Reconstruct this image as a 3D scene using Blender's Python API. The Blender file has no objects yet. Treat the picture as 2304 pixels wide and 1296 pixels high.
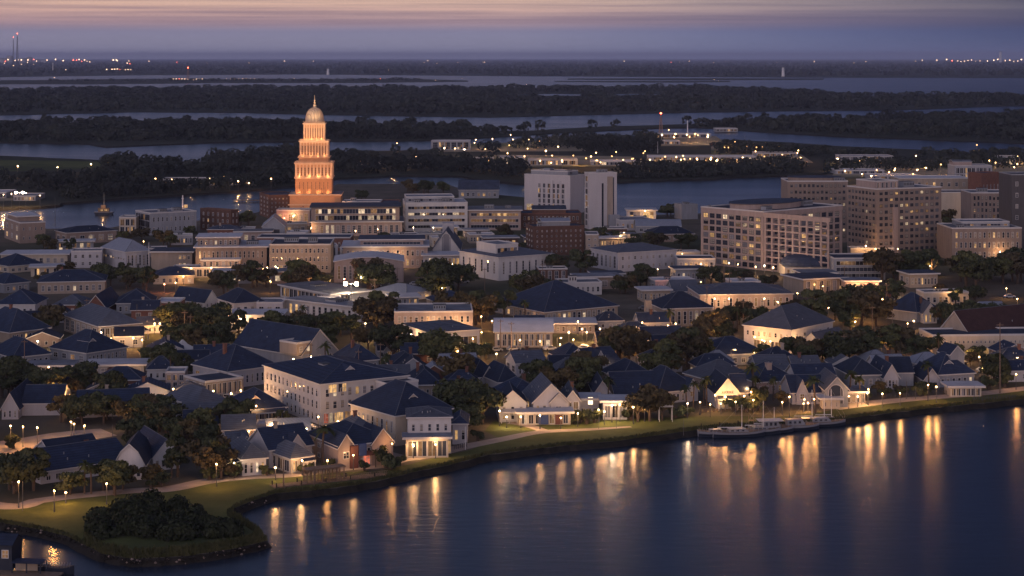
import bpy, bmesh, math, random
import numpy as np
from mathutils import Vector
from mathutils.geometry import tessellate_polygon
R = math.radians
SC = bpy.context.scene
COL = SC.collection

# ------------------------------------------------------------ camera, sky, sun, exposure
FP, YH, GZ, HC = 4200.0, 129.0, 1.2, 90.0      # focal length in photo pixels, horizon row, town ground level, height over it
cam_d = bpy.data.cameras.new('camera'); cam = bpy.data.objects.new('camera', cam_d); COL.objects.link(cam)
cam.location = (0, 0, HC + GZ); cam.rotation_euler = (R(90), 0, 0)
cam_d.sensor_width = 36; cam_d.lens = 36 * FP / 2304; cam_d.shift_y = -(648 - YH) / 2304
cam_d.clip_start = 5; cam_d.clip_end = 200000
SC.camera = cam
SC.view_settings.view_transform = 'Standard'; SC.view_settings.look = 'None'
SC.view_settings.exposure = 0.12; SC.view_settings.gamma = 1
SC.cycles.use_denoising = True
SC.cycles.use_light_tree = True
SC.cycles.max_bounces = 4; SC.cycles.diffuse_bounces = 2; SC.cycles.glossy_bounces = 2
SC.cycles.transmission_bounces = 2; SC.cycles.transparent_max_bounces = 4; SC.cycles.volume_bounces = 0
SC.cycles.sample_clamp_indirect = 2.0; SC.cycles.sample_clamp_direct = 0
SC.cycles.caustics_reflective = False; SC.cycles.caustics_refractive = False

SUN_EL, SUN_AZ = 3.0, 212.0                    # afterglow low behind the camera, to its left
world = bpy.data.worlds.new('World'); SC.world = world; world.use_nodes = True
wt = world.node_tree; wt.nodes.clear()
def N(t, kind, **kw):
    n = t.nodes.new(kind)
    for k, v in kw.items():
        if k in n.inputs: n.inputs[k].default_value = v
        else: setattr(n, k, v)
    return n
def ramp(t, stops, inp=None, interp='LINEAR'):
    n = t.nodes.new('ShaderNodeValToRGB'); cr = n.color_ramp; cr.interpolation = interp
    while len(cr.elements) < len(stops): cr.elements.new(0.5)
    for e, (p, c) in zip(cr.elements, stops):
        e.position = p; e.color = (c[0], c[1], c[2], 1) if hasattr(c, '__len__') else (c, c, c, 1)
    if inp is not None: t.links.new(inp, n.inputs[0])
    return n
def math_(t, op, a, b=None, clamp=False):
    n = t.nodes.new('ShaderNodeMath'); n.operation = op; n.use_clamp = clamp
    for i, v in enumerate((a, b)):
        if v is None: continue
        if isinstance(v, (int, float)): n.inputs[i].default_value = v
        else: t.links.new(v, n.inputs[i])
    return n.outputs[0]
def mixc(t, fac, a, b, mode='MIX'):
    n = t.nodes.new('ShaderNodeMix'); n.data_type = 'RGBA'; n.blend_type = mode
    for k, v in ((0, fac), (6, a), (7, b)):
        if isinstance(v, (int, float)): n.inputs[k].default_value = v
        elif isinstance(v, tuple): n.inputs[k].default_value = (*v, 1) if len(v) == 3 else v
        else: t.links.new(v, n.inputs[k])
    return n.outputs[2]
def build_sky():
    t = wt; L = t.links.new
    tc = N(t, 'ShaderNodeTexCoord'); sep = N(t, 'ShaderNodeSeparateXYZ'); L(tc.outputs['Generated'], sep.inputs[0])
    X, Y, Z = sep.outputs
    el = math_(t, 'MAXIMUM', Z, 0.0)
    sq = math_(t, 'POWER', el, 0.5)            # 0.1 = 0.6 deg, 0.18 = 1.85 deg, 0.45 = 12 deg
    base = ramp(t, [(0.0, (.56, .55, .78)), (.05, (.40, .39, .54)), (.09, (.295, .285, .395)), (.118, (.255, .245, .36)), (.136, (.40, .275, .31)), (.158, (.64, .41, .35)),
                    (.18, (.74, .50, .37)), (.23, (.25, .215, .30)), (.33, (.118, .148, .275)), (.46, (.070, .098, .200)), (.62, (.042, .063, .140)), (1.0, (.042, .057, .118))], sq)
    # long thin cloud streaks lying low over the horizon
    mp = N(t, 'ShaderNodeMapping'); mp.inputs['Scale'].default_value = (5.0, 5.0, 330.0); mp.inputs['Rotation'].default_value = (0, R(.35), 0); L(tc.outputs['Generated'], mp.inputs[0])
    nz = N(t, 'ShaderNodeTexNoise', Scale=1.0, Detail=5.0, Roughness=0.62); L(mp.outputs[0], nz.inputs['Vector'])
    st = ramp(t, [(.40, 0), (.66, 1)], nz.outputs['Fac'])
    band = ramp(t, [(.112, 0), (.145, 1), (.2, 1), (.4, 0)], sq)
    fac = math_(t, 'MULTIPLY', st.outputs[0], band.outputs[0])
    fac = math_(t, 'MULTIPLY', fac, 0.55)
    cl = mixc(t, fac, base.outputs[0], (.150, .118, .190))
    # glow fades from the dusk side (-x) to night blue (+x)
    ax = math_(t, 'ADD', math_(t, 'MULTIPLY', X, 1.0), 0.5)
    az = ramp(t, [(.22, (1.04, .99, .96)), (.50, (1, 1, 1)), (.60, (.66, .74, .86)), (.68, (.40, .50, .68)), (.765, (.20, .29, .46)), (1, (.2, .3, .5))], ax)
    front = mixc(t, 1.0, cl, az.outputs[0], 'MULTIPLY')
    # the half of the sky behind the camera still holds the afterglow that lights the facades
    back = ramp(t, [(0, (1.75, 1.2, 1.02)), (.35, (1.2, .90, .90)), (.6, (.60, .56, .72)), (1, (.16, .18, .29))], sq)
    yb = ramp(t, [(.30, 1), (.50, 0)], math_(t, 'ADD', math_(t, 'MULTIPLY', math_(t, 'ADD', Y, math_(t, 'MULTIPLY', X, .45)), .5), .5))
    full = mixc(t, yb.outputs[0], front, back.outputs[0])
    bg = N(t, 'ShaderNodeBackground', Strength=1.0); L(full, bg.inputs[0])
    sky = N(t, 'ShaderNodeTexSky'); sky.sky_type = 'NISHITA'; sky.sun_disc = False
    sky.sun_elevation = R(SUN_EL); sky.sun_rotation = R(SUN_AZ); sky.air_density = 1.6; sky.dust_density = 2.0; sky.ozone_density = 2.0
    bg2 = N(t, 'ShaderNodeBackground', Strength=0.006); L(sky.outputs[0], bg2.inputs[0])
    add = N(t, 'ShaderNodeAddShader'); L(bg.outputs[0], add.inputs[0]); L(bg2.outputs[0], add.inputs[1])
    out = N(t, 'ShaderNodeOutputWorld'); L(add.outputs[0], out.inputs[0])
build_sky()
world.cycles.sampling_method = 'MANUAL'; world.cycles.sample_map_resolution = 1024
sd = bpy.data.lights.new('sun', 'SUN'); sd.energy = 0.14; sd.angle = R(25); sd.color = (1, .74, .66)
sun = bpy.data.objects.new('sun', sd); COL.objects.link(sun)
_el, _az = R(12), R(SUN_AZ)                    # soft dusk light from behind left
sun.rotation_euler = Vector((-math.sin(_az) * math.cos(_el), -math.cos(_az) * math.cos(_el), -math.sin(_el))).to_track_quat('-Z', 'Y').to_euler()

# ------------------------------------------------------------ photo pixel -> ground point (how the plan of the place was measured)
def gp(x, y, z=GZ):
    d = (HC + GZ - z) * FP / (y - YH)
    return ((x - 1152) / FP * d, d)

# ------------------------------------------------------------ materials
MATS = {}
def newmat(name):
    m = bpy.data.materials.new(name); m.use_nodes = True; MATS[name] = m
    return m, m.node_tree, m.node_tree.nodes['Principled BSDF']
def M_plain(name, col, rough=.8, var=.25, scale=.35, metal=0, rnd=.0, bump=0, streak=False, spec=.3):
    """painted / rendered / metal surface: patchy noise, optional rain streaks, optional change from object to object"""
    m, t, b = newmat(name); L = t.links.new
    tc = N(t, 'ShaderNodeTexCoord'); mp = N(t, 'ShaderNodeMapping'); L(tc.outputs['Object'], mp.inputs[0])
    mp.inputs['Scale'].default_value = (1, 1, .18) if streak else (1, 1, 1)
    nz = N(t, 'ShaderNodeTexNoise', Scale=scale, Detail=6.0, Roughness=.65); L(mp.outputs[0], nz.inputs['Vector'])
    lo = tuple(c * (1 - var) for c in col); hi = tuple(min(1, c * (1 + var)) for c in col)
    c = ramp(t, [(.3, lo), (.7, hi)], nz.outputs['Fac']).outputs[0]
    if rnd:
        oi = N(t, 'ShaderNodeObjectInfo')
        k = ramp(t, [(0, (1 - rnd,) * 3), (1, (1 + rnd,) * 3)], oi.outputs['Random']).outputs[0]
        c = mixc(t, 1.0, c, k, 'MULTIPLY')
    L(c, b.inputs['Base Color']); b.inputs['Roughness'].default_value = rough; b.inputs['Metallic'].default_value = metal
    b.inputs['Specular IOR Level'].default_value = spec
    if bump:
        n2 = N(t, 'ShaderNodeTexNoise', Scale=2.5, Detail=4.0); L(tc.outputs['Object'], n2.inputs['Vector'])
        bp = N(t, 'ShaderNodeBump', Strength=bump, Distance=.15); L(n2.outputs['Fac'], bp.inputs['Height']); L(bp.outputs[0], b.inputs['Normal'])
    return m
def M_lines(name, c1, c2, axis='z', per=.4, duty=.12, rough=.8, var=.2, rnd=0):
    """boards, brick courses, roof seams: thin lines every `per` metres over patchy colour, with bump"""
    m, t, b = newmat(name); L = t.links.new
    tc = N(t, 'ShaderNodeTexCoord'); sep = N(t, 'ShaderNodeSeparateXYZ'); L(tc.outputs['Object'], sep.inputs[0])
    s = math_(t, 'ADD', sep.outputs[0], sep.outputs[1]) if axis == 'xy' else sep.outputs['xyz'.index(axis)]
    fr = math_(t, 'FRACT', math_(t, 'DIVIDE', s, per))
    ln = math_(t, 'LESS_THAN', fr, duty)
    nz = N(t, 'ShaderNodeTexNoise', Scale=.5, Detail=6.0, Roughness=.7); L(tc.outputs['Object'], nz.inputs['Vector'])
    c = ramp(t, [(.3, tuple(x * (1 - var) for x in c1)), (.7, tuple(x * (1 + var) for x in c1))], nz.outputs['Fac']).outputs[0]
    if rnd:
        oi = N(t, 'ShaderNodeObjectInfo'); k = ramp(t, [(0, (1 - rnd,) * 3), (1, (1 + rnd,) * 3)], oi.outputs['Random']).outputs[0]
        c = mixc(t, 1.0, c, k, 'MULTIPLY')
    c = mixc(t, ln, c, c2)
    L(c, b.inputs['Base Color']); b.inputs['Roughness'].default_value = rough; b.inputs['Specular IOR Level'].default_value = .3
    bp = N(t, 'ShaderNodeBump', Strength=.5, Distance=.04); bp.invert = True; L(ln, bp.inputs['Height']); L(bp.outputs[0], b.inputs['Normal'])
    return m
def M_lit(name, col, strength, var=.7):
    """a lit room seen through its window: uneven lamp light behind panes and blinds"""
    m, t, b = newmat(name); L = t.links.new
    tc = N(t, 'ShaderNodeTexCoord'); oi = N(t, 'ShaderNodeObjectInfo')
    ad = N(t, 'ShaderNodeVectorMath', operation='ADD'); L(tc.outputs['Object'], ad.inputs[0])
    mul = N(t, 'ShaderNodeVectorMath', operation='SCALE'); mul.inputs[3].default_value = 50; L(oi.outputs['Location'], mul.inputs[0]); L(mul.outputs[0], ad.inputs[1])
    nz = N(t, 'ShaderNodeTexNoise', Scale=.9, Detail=3.0, Roughness=.6); L(ad.outputs[0], nz.inputs['Vector'])
    k = ramp(t, [(.32, 1 - var), (.68, 1.0)], nz.outputs['Fac'])
    st = math_(t, 'MULTIPLY', k.outputs[0], math_(t, 'MULTIPLY', math_(t, 'ADD', oi.outputs['Random'], .45), strength))
    b.inputs['Base Color'].default_value = (.03, .03, .03, 1); b.inputs['Roughness'].default_value = .15
    b.inputs['Emission Color'].default_value = (*col, 1); L(st, b.inputs['Emission Strength'])
    m.cycles.emission_sampling = 'NONE' if strength < 3 else 'AUTO'
    return m
def M_emit(name, col, strength, sample=False):
    m, t, b = newmat(name)
    b.inputs['Base Color'].default_value = (.8, .8, .8, 1); b.inputs['Emission Color'].default_value = (*col, 1); b.inputs['Emission Strength'].default_value = strength
    m.cycles.emission_sampling = 'AUTO' if sample else 'NONE'
    return m
def M_leaf(name, c1, c2, rnd=.35):
    m, t, b = newmat(name); L = t.links.new
    tc = N(t, 'ShaderNodeTexCoord'); nz = N(t, 'ShaderNodeTexNoise', Scale=.45, Detail=4.0, Roughness=.7); L(tc.outputs['Object'], nz.inputs['Vector'])
    c = ramp(t, [(.32, c1), (.7, c2)], nz.outputs['Fac']).outputs[0]
    oi = N(t, 'ShaderNodeObjectInfo')
    k = ramp(t, [(0, (1 - rnd, 1 - rnd, 1 - rnd)), (.6, (1, 1, 1)), (1, (1 + rnd * 1.2, 1 + rnd * .8, 1))], oi.outputs['Random']).outputs[0]
    L(mixc(t, 1.0, c, k, 'MULTIPLY'), b.inputs['Base Color'])
    b.inputs['Roughness'].default_value = .75; b.inputs['Specular IOR Level'].default_value = .15
    return m
def M_ground(name, c1, c2, scale, c3=None, rough=.95, bump=.3):
    m, t, b = newmat(name); L = t.links.new
    tc = N(t, 'ShaderNodeTexCoord')
    n1 = N(t, 'ShaderNodeTexNoise', Scale=scale, Detail=8.0, Roughness=.7); L(tc.outputs['Object'], n1.inputs['Vector'])
    c = ramp(t, [(.35, c1), (.65, c2)], n1.outputs['Fac']).outputs[0]
    if c3:
        n2 = N(t, 'ShaderNodeTexNoise', Scale=scale * .13, Detail=4.0); L(tc.outputs['Object'], n2.inputs['Vector'])
        c = mixc(t, ramp(t, [(.48, 0), (.6, 1)], n2.outputs['Fac']).outputs[0], c, c3)
    L(c, b.inputs['Base Color']); b.inputs['Roughness'].default_value = rough; b.inputs['Specular IOR Level'].default_value = .15
    n3 = N(t, 'ShaderNodeTexNoise', Scale=scale * 5, Detail=4.0); L(tc.outputs['Object'], n3.inputs['Vector'])
    bp = N(t, 'ShaderNodeBump', Strength=bump, Distance=.3); L(n3.outputs['Fac'], bp.inputs['Height']); L(bp.outputs[0], b.inputs['Normal'])
    return m
def M_water():
    m, t, b = newmat('water'); L = t.links.new
    b.inputs['Base Color'].default_value = (.016, .024, .040, 1); b.inputs['Roughness'].default_value = .17; b.inputs['IOR'].default_value = 1.33
    b.inputs['Specular IOR Level'].default_value = .5
    tc = N(t, 'ShaderNodeTexCoord')
    mp = N(t, 'ShaderNodeMapping'); mp.inputs['Scale'].default_value = (.35, 1, 1); mp.inputs['Rotation'].default_value = (0, 0, R(8)); L(tc.outputs['Object'], mp.inputs[0])
    n1 = N(t, 'ShaderNodeTexNoise', Scale=.42, Detail=4.0, Roughness=.6); L(mp.outputs[0], n1.inputs['Vector'])
    bp = N(t, 'ShaderNodeBump', Strength=.16, Distance=.6); L(n1.outputs['Fac'], bp.inputs['Height'])
    L(bp.outputs[0], b.inputs['Normal'])
    # wind patches: calmer and rougher sheets of water
    n2 = N(t, 'ShaderNodeTexNoise', Scale=.012, Detail=1.0); mp2 = N(t, 'ShaderNodeMapping'); mp2.inputs['Scale'].default_value = (.4, 1.6, 1); L(tc.outputs['Object'], mp2.inputs[0]); L(mp2.outputs[0], n2.inputs['Vector'])
    L(ramp(t, [(.35, .215), (.65, .265)], n2.outputs['Fac']).outputs[0], b.inputs['Roughness'])
    return m
M_water()
M_plain('white_stucco', (.50, .48, .48), .8, .10, .5, streak=True, rnd=.10)
M_plain('lilac_white', (.39, .38, .41), .8, .10, .5, streak=True, rnd=.10)
M_plain('cream_stucco', (.48, .41, .33), .85, .12, .5, streak=True, rnd=.08)
M_plain('tan_stucco', (.31, .255, .21), .85, .15, .5, streak=True, rnd=.08)
M_plain('pink_stone', (.31, .245, .225), .85, .15, .5, streak=True, rnd=.08)
M_plain('brown_stone', (.26, .20, .17), .85, .15, .5, streak=True, rnd=.08)
M_plain('hotel_stone', (.235, .185, .16), .85, .15, .5, streak=True)
M_plain('grey_panel', (.25, .26, .29), .6, .15, .6, streak=True, rnd=.12)
M_plain('dark_panel', (.07, .065, .07), .6, .2, .6, streak=True)
M_plain('hospital_panel', (.44, .42, .44), .55, .06, .3, streak=True)
M_plain('red_paint', (.11, .045, .038), .7, .2)
M_plain('blue_paint', (.035, .06, .16), .7, .2)
M_lines('white_siding', (.60, .59, .60), (.34, .34, .36), 'z', .24, .16, .7, .08, rnd=.12)
M_lines('brick_red', (.16, .072, .054), (.19, .12, .09), 'z', .32, .16, .9, .28, rnd=.15)
M_lines('brick_brown', (.115, .060, .046), (.13, .085, .065), 'z', .32, .16, .9, .28, rnd=.15)
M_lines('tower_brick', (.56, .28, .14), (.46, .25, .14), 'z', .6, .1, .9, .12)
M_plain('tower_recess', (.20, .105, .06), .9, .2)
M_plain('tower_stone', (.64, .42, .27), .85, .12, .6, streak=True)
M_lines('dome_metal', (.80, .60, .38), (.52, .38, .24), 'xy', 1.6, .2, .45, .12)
M_lines('navy_shingle', (.018, .029, .062), (.011, .017, .038), 'z', .35, .2, .85, .35, rnd=.3)
M_plain('ridge_cap', (.10, .11, .14), .8, .2)
M_lines('slate_shingle', (.075, .085, .115), (.05, .057, .08), 'z', .35, .2, .8, .25, rnd=.2)
M_lines('seam_metal', (.20, .22, .27), (.13, .14, .18), 'xy', .9, .12, .5, .12, rnd=.15)
M_lines('red_roof', (.052, .026, .025), (.035, .018, .018), 'z', .35, .2, .85, .3)
M_plain('flat_roof', (.15, .16, .19), .9, .35, .25, bump=.2, rnd=.25)
M_plain('dark_roof', (.036, .046, .075), .85, .35, .25, bump=.2, rnd=.2)
M_plain('pale_roof', (.40, .40, .44), .85, .15, .25, rnd=.1)
M_plain('blind', (.30, .27, .24), .9, .1)
M_plain('trim', (.50, .48, .48), .7, .08)
M_plain('dark_trim', (.06, .06, .065), .6, .15)
M_plain('metal', (.30, .31, .33), .45, .15, metal=.6)
M_plain('lamp_pole', (.10, .10, .11), .5, .15, metal=.5)
M_plain('white_metal', (.62, .62, .64), .45, .06)
M_plain('rust_metal', (.30, .17, .11), .7, .25)
M_plain('wood', (.17, .12, .09), .9, .35, 1.2)
M_plain('wet_wood', (.03, .025, .022), .8, .3, 1.2)
M_plain('bark', (.09, .065, .05), .95, .3, 1.5)
M_plain('canvas', (.52, .50, .50), .8, .06)
M_plain('hull_white', (.23, .23, .26), .35, .06)
M_plain('hull_blue_and_shade', (.018, .024, .042), .4, .1)  # dark blue paint; on lower boat hulls, shade put into the colour
M_plain('car_paint', (.30, .30, .32), .3, .05, rnd=.6)
M_plain('tyre', (.02, .02, .02), .9, .1)
def M_glass(name, col, rough=.08):
    m, t, b = newmat(name); L = t.links.new
    oi = N(t, 'ShaderNodeObjectInfo'); k = ramp(t, [(0, tuple(c * .4 for c in col)), (1, tuple(c * 1.8 for c in col))], oi.outputs['Random'])
    L(k.outputs[0], b.inputs['Base Color']); b.inputs['Roughness'].default_value = rough; b.inputs['Specular IOR Level'].default_value = .6
M_glass('glass', (.022, .026, .040)); M_glass('glass_pale', (.13, .13, .15), .2)
M_lit('lit_warm', (1, .56, .22), .85); M_lit('lit_dim', (1, .50, .20), .22); M_lit('lit_white', (1, .72, .46), .85); M_lit('lit_bright', (1, .74, .46), 4.5, .4)
M_lit('lit_red', (1, .22, .12), .8)
M_leaf('leaf_oak', (.028, .036, .022), (.090, .102, .050)); M_leaf('leaf_brown', (.040, .034, .020), (.105, .088, .050)); M_leaf('leaf_palm', (.03, .04, .016), (.08, .09, .035))
M_leaf('leaf_mangrove', (.012, .017, .009), (.036, .043, .020), .1); M_ground('leaf_forest', (.014, .020, .020), (.046, .052, .044), .035, (.022, .026, .026), bump=0)
M_ground('lawn', (.060, .074, .022), (.105, .115, .038), .09, (.045, .055, .020), bump=.5)
M_ground('yard', (.20, .17, .12), (.32, .27, .19), .05, (.10, .11, .05))
M_ground('marsh', (.045, .050, .020), (.085, .080, .034), .25, bump=.8)
M_ground('mud', (.012, .011, .010), (.03, .026, .022), .3)
M_ground('town_soil', (.075, .064, .050), (.13, .11, .085), .05, (.050, .055, .030))
M_ground('far_soil', (.020, .024, .018), (.040, .042, .030), .01, (.03, .034, .022), bump=0)
M_ground('pathway', (.30, .245, .21), (.40, .33, .29), .3)
M_ground('asphalt', (.045, .043, .042), (.07, .066, .062), .3)
M_ground('paving', (.20, .17, .145), (.30, .25, .21), .25)
BULB = dict(w=M_emit('bulb_warm', (1, .56, .20), 3.6), y=M_emit('bulb_amber', (1, .46, .12), 3.2), c=M_emit('bulb_white', (1, .72, .42), 8), r=M_emit('bulb_red', (1, .12, .05), 12),
            s=M_emit('bulb_blaze', (1, .82, .58), 60), f=M_emit('bulb_far', (1, .62, .36), 7))

# ------------------------------------------------------------ mesh helpers
class MB:
    """collects shapes; build() links them as ONE mesh object"""
    def __init__(s): s.v = []; s.f = []; s.m = []
    def poly(s, pts, m=0):
        i = len(s.v); s.v += [tuple(p) for p in pts]; s.f.append(tuple(range(i, i + len(pts)))); s.m.append(m)
    def box(s, x0, x1, y0, y1, z0, z1, m=0, mtop=None, bottom=True):
        i = len(s.v); s.v += [(x0, y0, z0), (x1, y0, z0), (x1, y1, z0), (x0, y1, z0), (x0, y0, z1), (x1, y0, z1), (x1, y1, z1), (x0, y1, z1)]
        fs = [(0, 1, 5, 4), (1, 2, 6, 5), (2, 3, 7, 6), (3, 0, 4, 7), (4, 5, 6, 7)] + ([(3, 2, 1, 0)] if bottom else [])
        for k, f in enumerate(fs):
            s.f.append(tuple(i + a for a in f)); s.m.append(mtop if (k == 4 and mtop is not None) else m)
    def prism(s, prof, axis, a0, a1, m=0, mcap=None, mtop=None, tops=()):
        """profile of (b, z) points extruded along x or y from a0 to a1"""
        P = (lambda a, b, z: (a, b, z)) if axis == 'x' else (lambda a, b, z: (b, a, z))
        n = len(prof); i = len(s.v)
        s.v += [P(a0, b, z) for b, z in prof] + [P(a1, b, z) for b, z in prof]
        for k in range(n):
            j = (k + 1) % n; s.f.append((i + k, i + j, i + n + j, i + n + k)); s.m.append(mtop if (mtop is not None and k in tops) else m)
        s.f.append(tuple(i + k for k in range(n))[::-1]); s.f.append(tuple(i + n + k for k in range(n))); s.m += [mcap if mcap is not None else m] * 2
    def cyl(s, x, y, z0, z1, r0, r1=None, n=8, m=0, caps=True):
        r1 = r0 if r1 is None else r1; i = len(s.v)
        for r, z in ((r0, z0), (r1, z1)):
            s.v += [(x + r * math.cos(2 * math.pi * k / n), y + r * math.sin(2 * math.pi * k / n), z) for k in range(n)]
        for k in range(n):
            j = (k + 1) % n; s.f.append((i + k, i + j, i + n + j, i + n + k)); s.m.append(m)
        if caps:
            s.f.append(tuple(i + k for k in range(n))[::-1]); s.f.append(tuple(i + n + k for k in range(n))); s.m += [m, m]
    def lathe(s, x, y, prof, n=24, m=0):
        i = len(s.v)
        for r, z in prof: s.v += [(x + r * math.cos(2 * math.pi * k / n), y + r * math.sin(2 * math.pi * k / n), z) for k in range(n)]
        for p in range(len(prof) - 1):
            for k in range(n):
                j = (k + 1) % n; a = i + p * n; s.f.append((a + k, a + j, a + n + j, a + n + k)); s.m.append(m)
    def bar(s, a, b, r, m=0, n=5):
        a, b = Vector(a), Vector(b); d = (b - a).normalized(); u = d.cross(Vector((0, 0, 1)) if abs(d.z) < .9 else Vector((1, 0, 0))).normalized(); w = d.cross(u); i = len(s.v)
        for p in (a, b): s.v += [tuple(p + r * (math.cos(2 * math.pi * k / n) * u + math.sin(2 * math.pi * k / n) * w)) for k in range(n)]
        for k in range(n):
            j = (k + 1) % n; s.f.append((i + k, i + j, i + n + j, i + n + k)); s.m.append(m)
        s.f.append(tuple(range(i, i + n))[::-1]); s.f.append(tuple(range(i + n, i + 2 * n))); s.m += [m, m]
    def ball(s, x, y, z, r, n=8, m=0, sz=1):
        s.lathe(x, y, [(max(.001, r * math.sin(math.pi * k / 5)), z - sz * r * math.cos(math.pi * k / 5)) for k in range(6)], n, m)
    def mesh(s, name, mats):
        me = bpy.data.meshes.new(name); me.from_pydata(s.v, [], s.f)
        for m in mats: me.materials.append(MATS[m] if isinstance(m, str) else m)
        me.polygons.foreach_set('material_index', s.m); me.update()
        return me
    def build(s, name, mats, parent=None, loc=(0, 0, 0), rz=0):
        return link(name, s.mesh(name, mats if isinstance(mats, (list, tuple)) else [mats]), parent, loc, rz)
def link(name, data, parent=None, loc=(0, 0, 0), rz=0, sc=None):
    o = bpy.data.objects.new(name, data); COL.objects.link(o); o.location = loc
    if rz: o.rotation_euler = (0, 0, rz)
    if sc is not None: o.scale = sc if hasattr(sc, '__len__') else (sc, sc, sc)
    if parent is not None: o.parent = parent
    return o
def tag(o, label=None, cat=None, group=None, kind=None):
    for k, v in (('label', label), ('category', cat), ('group', group), ('kind', kind)):
        if v: o[k] = v
    return o
def thing(name, label, cat, loc, rz=0, group=None):
    return tag(link(name, None, None, loc, rz), label, cat, group)
def copy_tree(o, parent=None):
    c = o.copy(); COL.objects.link(c)
    if parent is not None: c.parent = parent
    for ch in list(o.children): copy_tree(ch, c)
    return c

# ------------------------------------------------------------ windows (mesh shared between windows of one size)
WCACHE = {}
def window_mesh(w, h, style, glaz, frame, seed=0):
    key = (round(w, 1), round(h, 1), style, glaz, frame, seed)
    if key in WCACHE: return WCACHE[key]
    w, h = max(.3, round(w, 1)), max(.3, round(h, 1)); b = MB(); t = min(.12, w * .1); rg = random.Random(str(key))
    mats = [frame] + ([glaz] if isinstance(glaz, str) else list(glaz))
    b.box(-w / 2, w / 2, -.10, .0, 0, t); b.box(-w / 2, w / 2, -.10, .0, h - t, h)
    b.box(-w / 2, -w / 2 + t, -.10, .0, t, h - t); b.box(w / 2 - t, w / 2, -.10, .0, t, h - t)
    if style == 'p': nx, nz = (2 if w > 1.0 else 1), (2 if h > 1.3 else 1)
    elif style == 't': nx, nz = (2 if w > 1.4 else 1), max(2, int(h / 1.1))
    else: nx, nz = max(2, int(w / 1.5)), max(1, int(h / 1.9))
    cw, chh = (w - 2 * t) / nx, (h - 2 * t) / nz
    for i in range(nx):
        for k in range(nz):
            x0, z0 = -w / 2 + t + i * cw, t + k * chh
            bl = z0 + chh * (1 if style not in 'pt' or seed == 0 else (.45, .7, .2)[seed - 1] if k == nz - 1 or seed == 3 else 1)   # a blind drawn part of the way
            b.poly([(x0, -.03, z0), (x0 + cw, -.03, z0), (x0 + cw, -.03, bl), (x0, -.03, bl)], 1 + (0 if len(mats) == 2 else rg.choice(range(len(mats) - 1))))
            if bl < z0 + chh - .01: b.poly([(x0, -.032, bl), (x0 + cw, -.032, bl), (x0 + cw, -.032, z0 + chh), (x0, -.032, z0 + chh)], len(mats))
    s = .035
    for i in range(1, nx): b.box(-w / 2 + t + i * cw - s, -w / 2 + t + i * cw + s, -.08, -.031, t, h - t)
    for k in range(1, nz): b.box(-w / 2 + t, w / 2 - t, -.075, -.032, t + k * chh - s, t + k * chh + s)
    WCACHE[key] = b.mesh('window', mats + ['blind']); return WCACHE[key]
GL = dict(d='glass', w='lit_warm', m='lit_dim', c='lit_white', b='lit_bright', p='glass_pale', r='lit_red')
def pick_glaz(rg, lit, style):
    if style in 'rg':                                     # one ribbon holds lit and unlit panes
        if rg.random() < lit: return rg.choice([('lit_warm', 'lit_dim', 'glass', 'lit_dim'), ('lit_dim', 'glass'), ('lit_dim', 'lit_warm', 'glass', 'glass_pale'), ('lit_white', 'lit_dim', 'glass', 'glass')])
        return rg.choice([('glass',), ('glass', 'glass_pale'), ('glass', 'glass', 'lit_dim', 'glass_pale')])
    if rg.random() < lit: return rg.choice(['lit_warm', 'lit_dim', 'lit_dim', 'lit_warm', 'lit_white'])
    return 'glass' if rg.random() < .8 else 'glass_pale'
# ------------------------------------------------------------ buildings
RG = random.Random(7)
BLD = []                                                  # (ref, px x, px y, P, th, W, L) of every building, for keeping trees off and for naming neighbours
BY = {}; DBG = []
class W_:                                                 # a face's windows
    def __init__(s, c, r=1, st='p', lit=.12, wf=.5, hf=.55, z0=.05, z1=.96, x0=.03, x1=.97, frame='trim', h=None): s.__dict__.update(locals())
def face_windows(root, cnt, face, L, z0, z1, w):
    if w is None or L < .8: return
    zz0, zz1 = z0 + (z1 - z0) * w.z0, z0 + (z1 - z0) * w.z1
    fh = (zz1 - zz0) / w.r; nc = 1 if w.st == 'r' else w.c
    a0, a1 = L * w.x0, L * w.x1; cw = (a1 - a0) / nc
    for k in range(w.r):
        for i in range(nc):
            g = pick_glaz(RG, w.lit, w.st)
            ww = cw * (.97 if w.st == 'r' else w.wf); hh = fh * (w.hf if w.st != 'g' else .88)
            me = window_mesh(ww, hh, w.st, g, w.frame, RG.randrange(3) if w.st in 'rg' else RG.choice((0, 0, 0, 1, 2, 3)))
            a = a0 + (i + .5) * cw; z = zz0 + k * fh + (fh - hh) * .45
            if face == 'r': o = link('window', me, root, (a, 0, z))
            else: o = link('window', me, root, (0, a, z), -math.pi / 2)
            cnt[0] += 1
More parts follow.
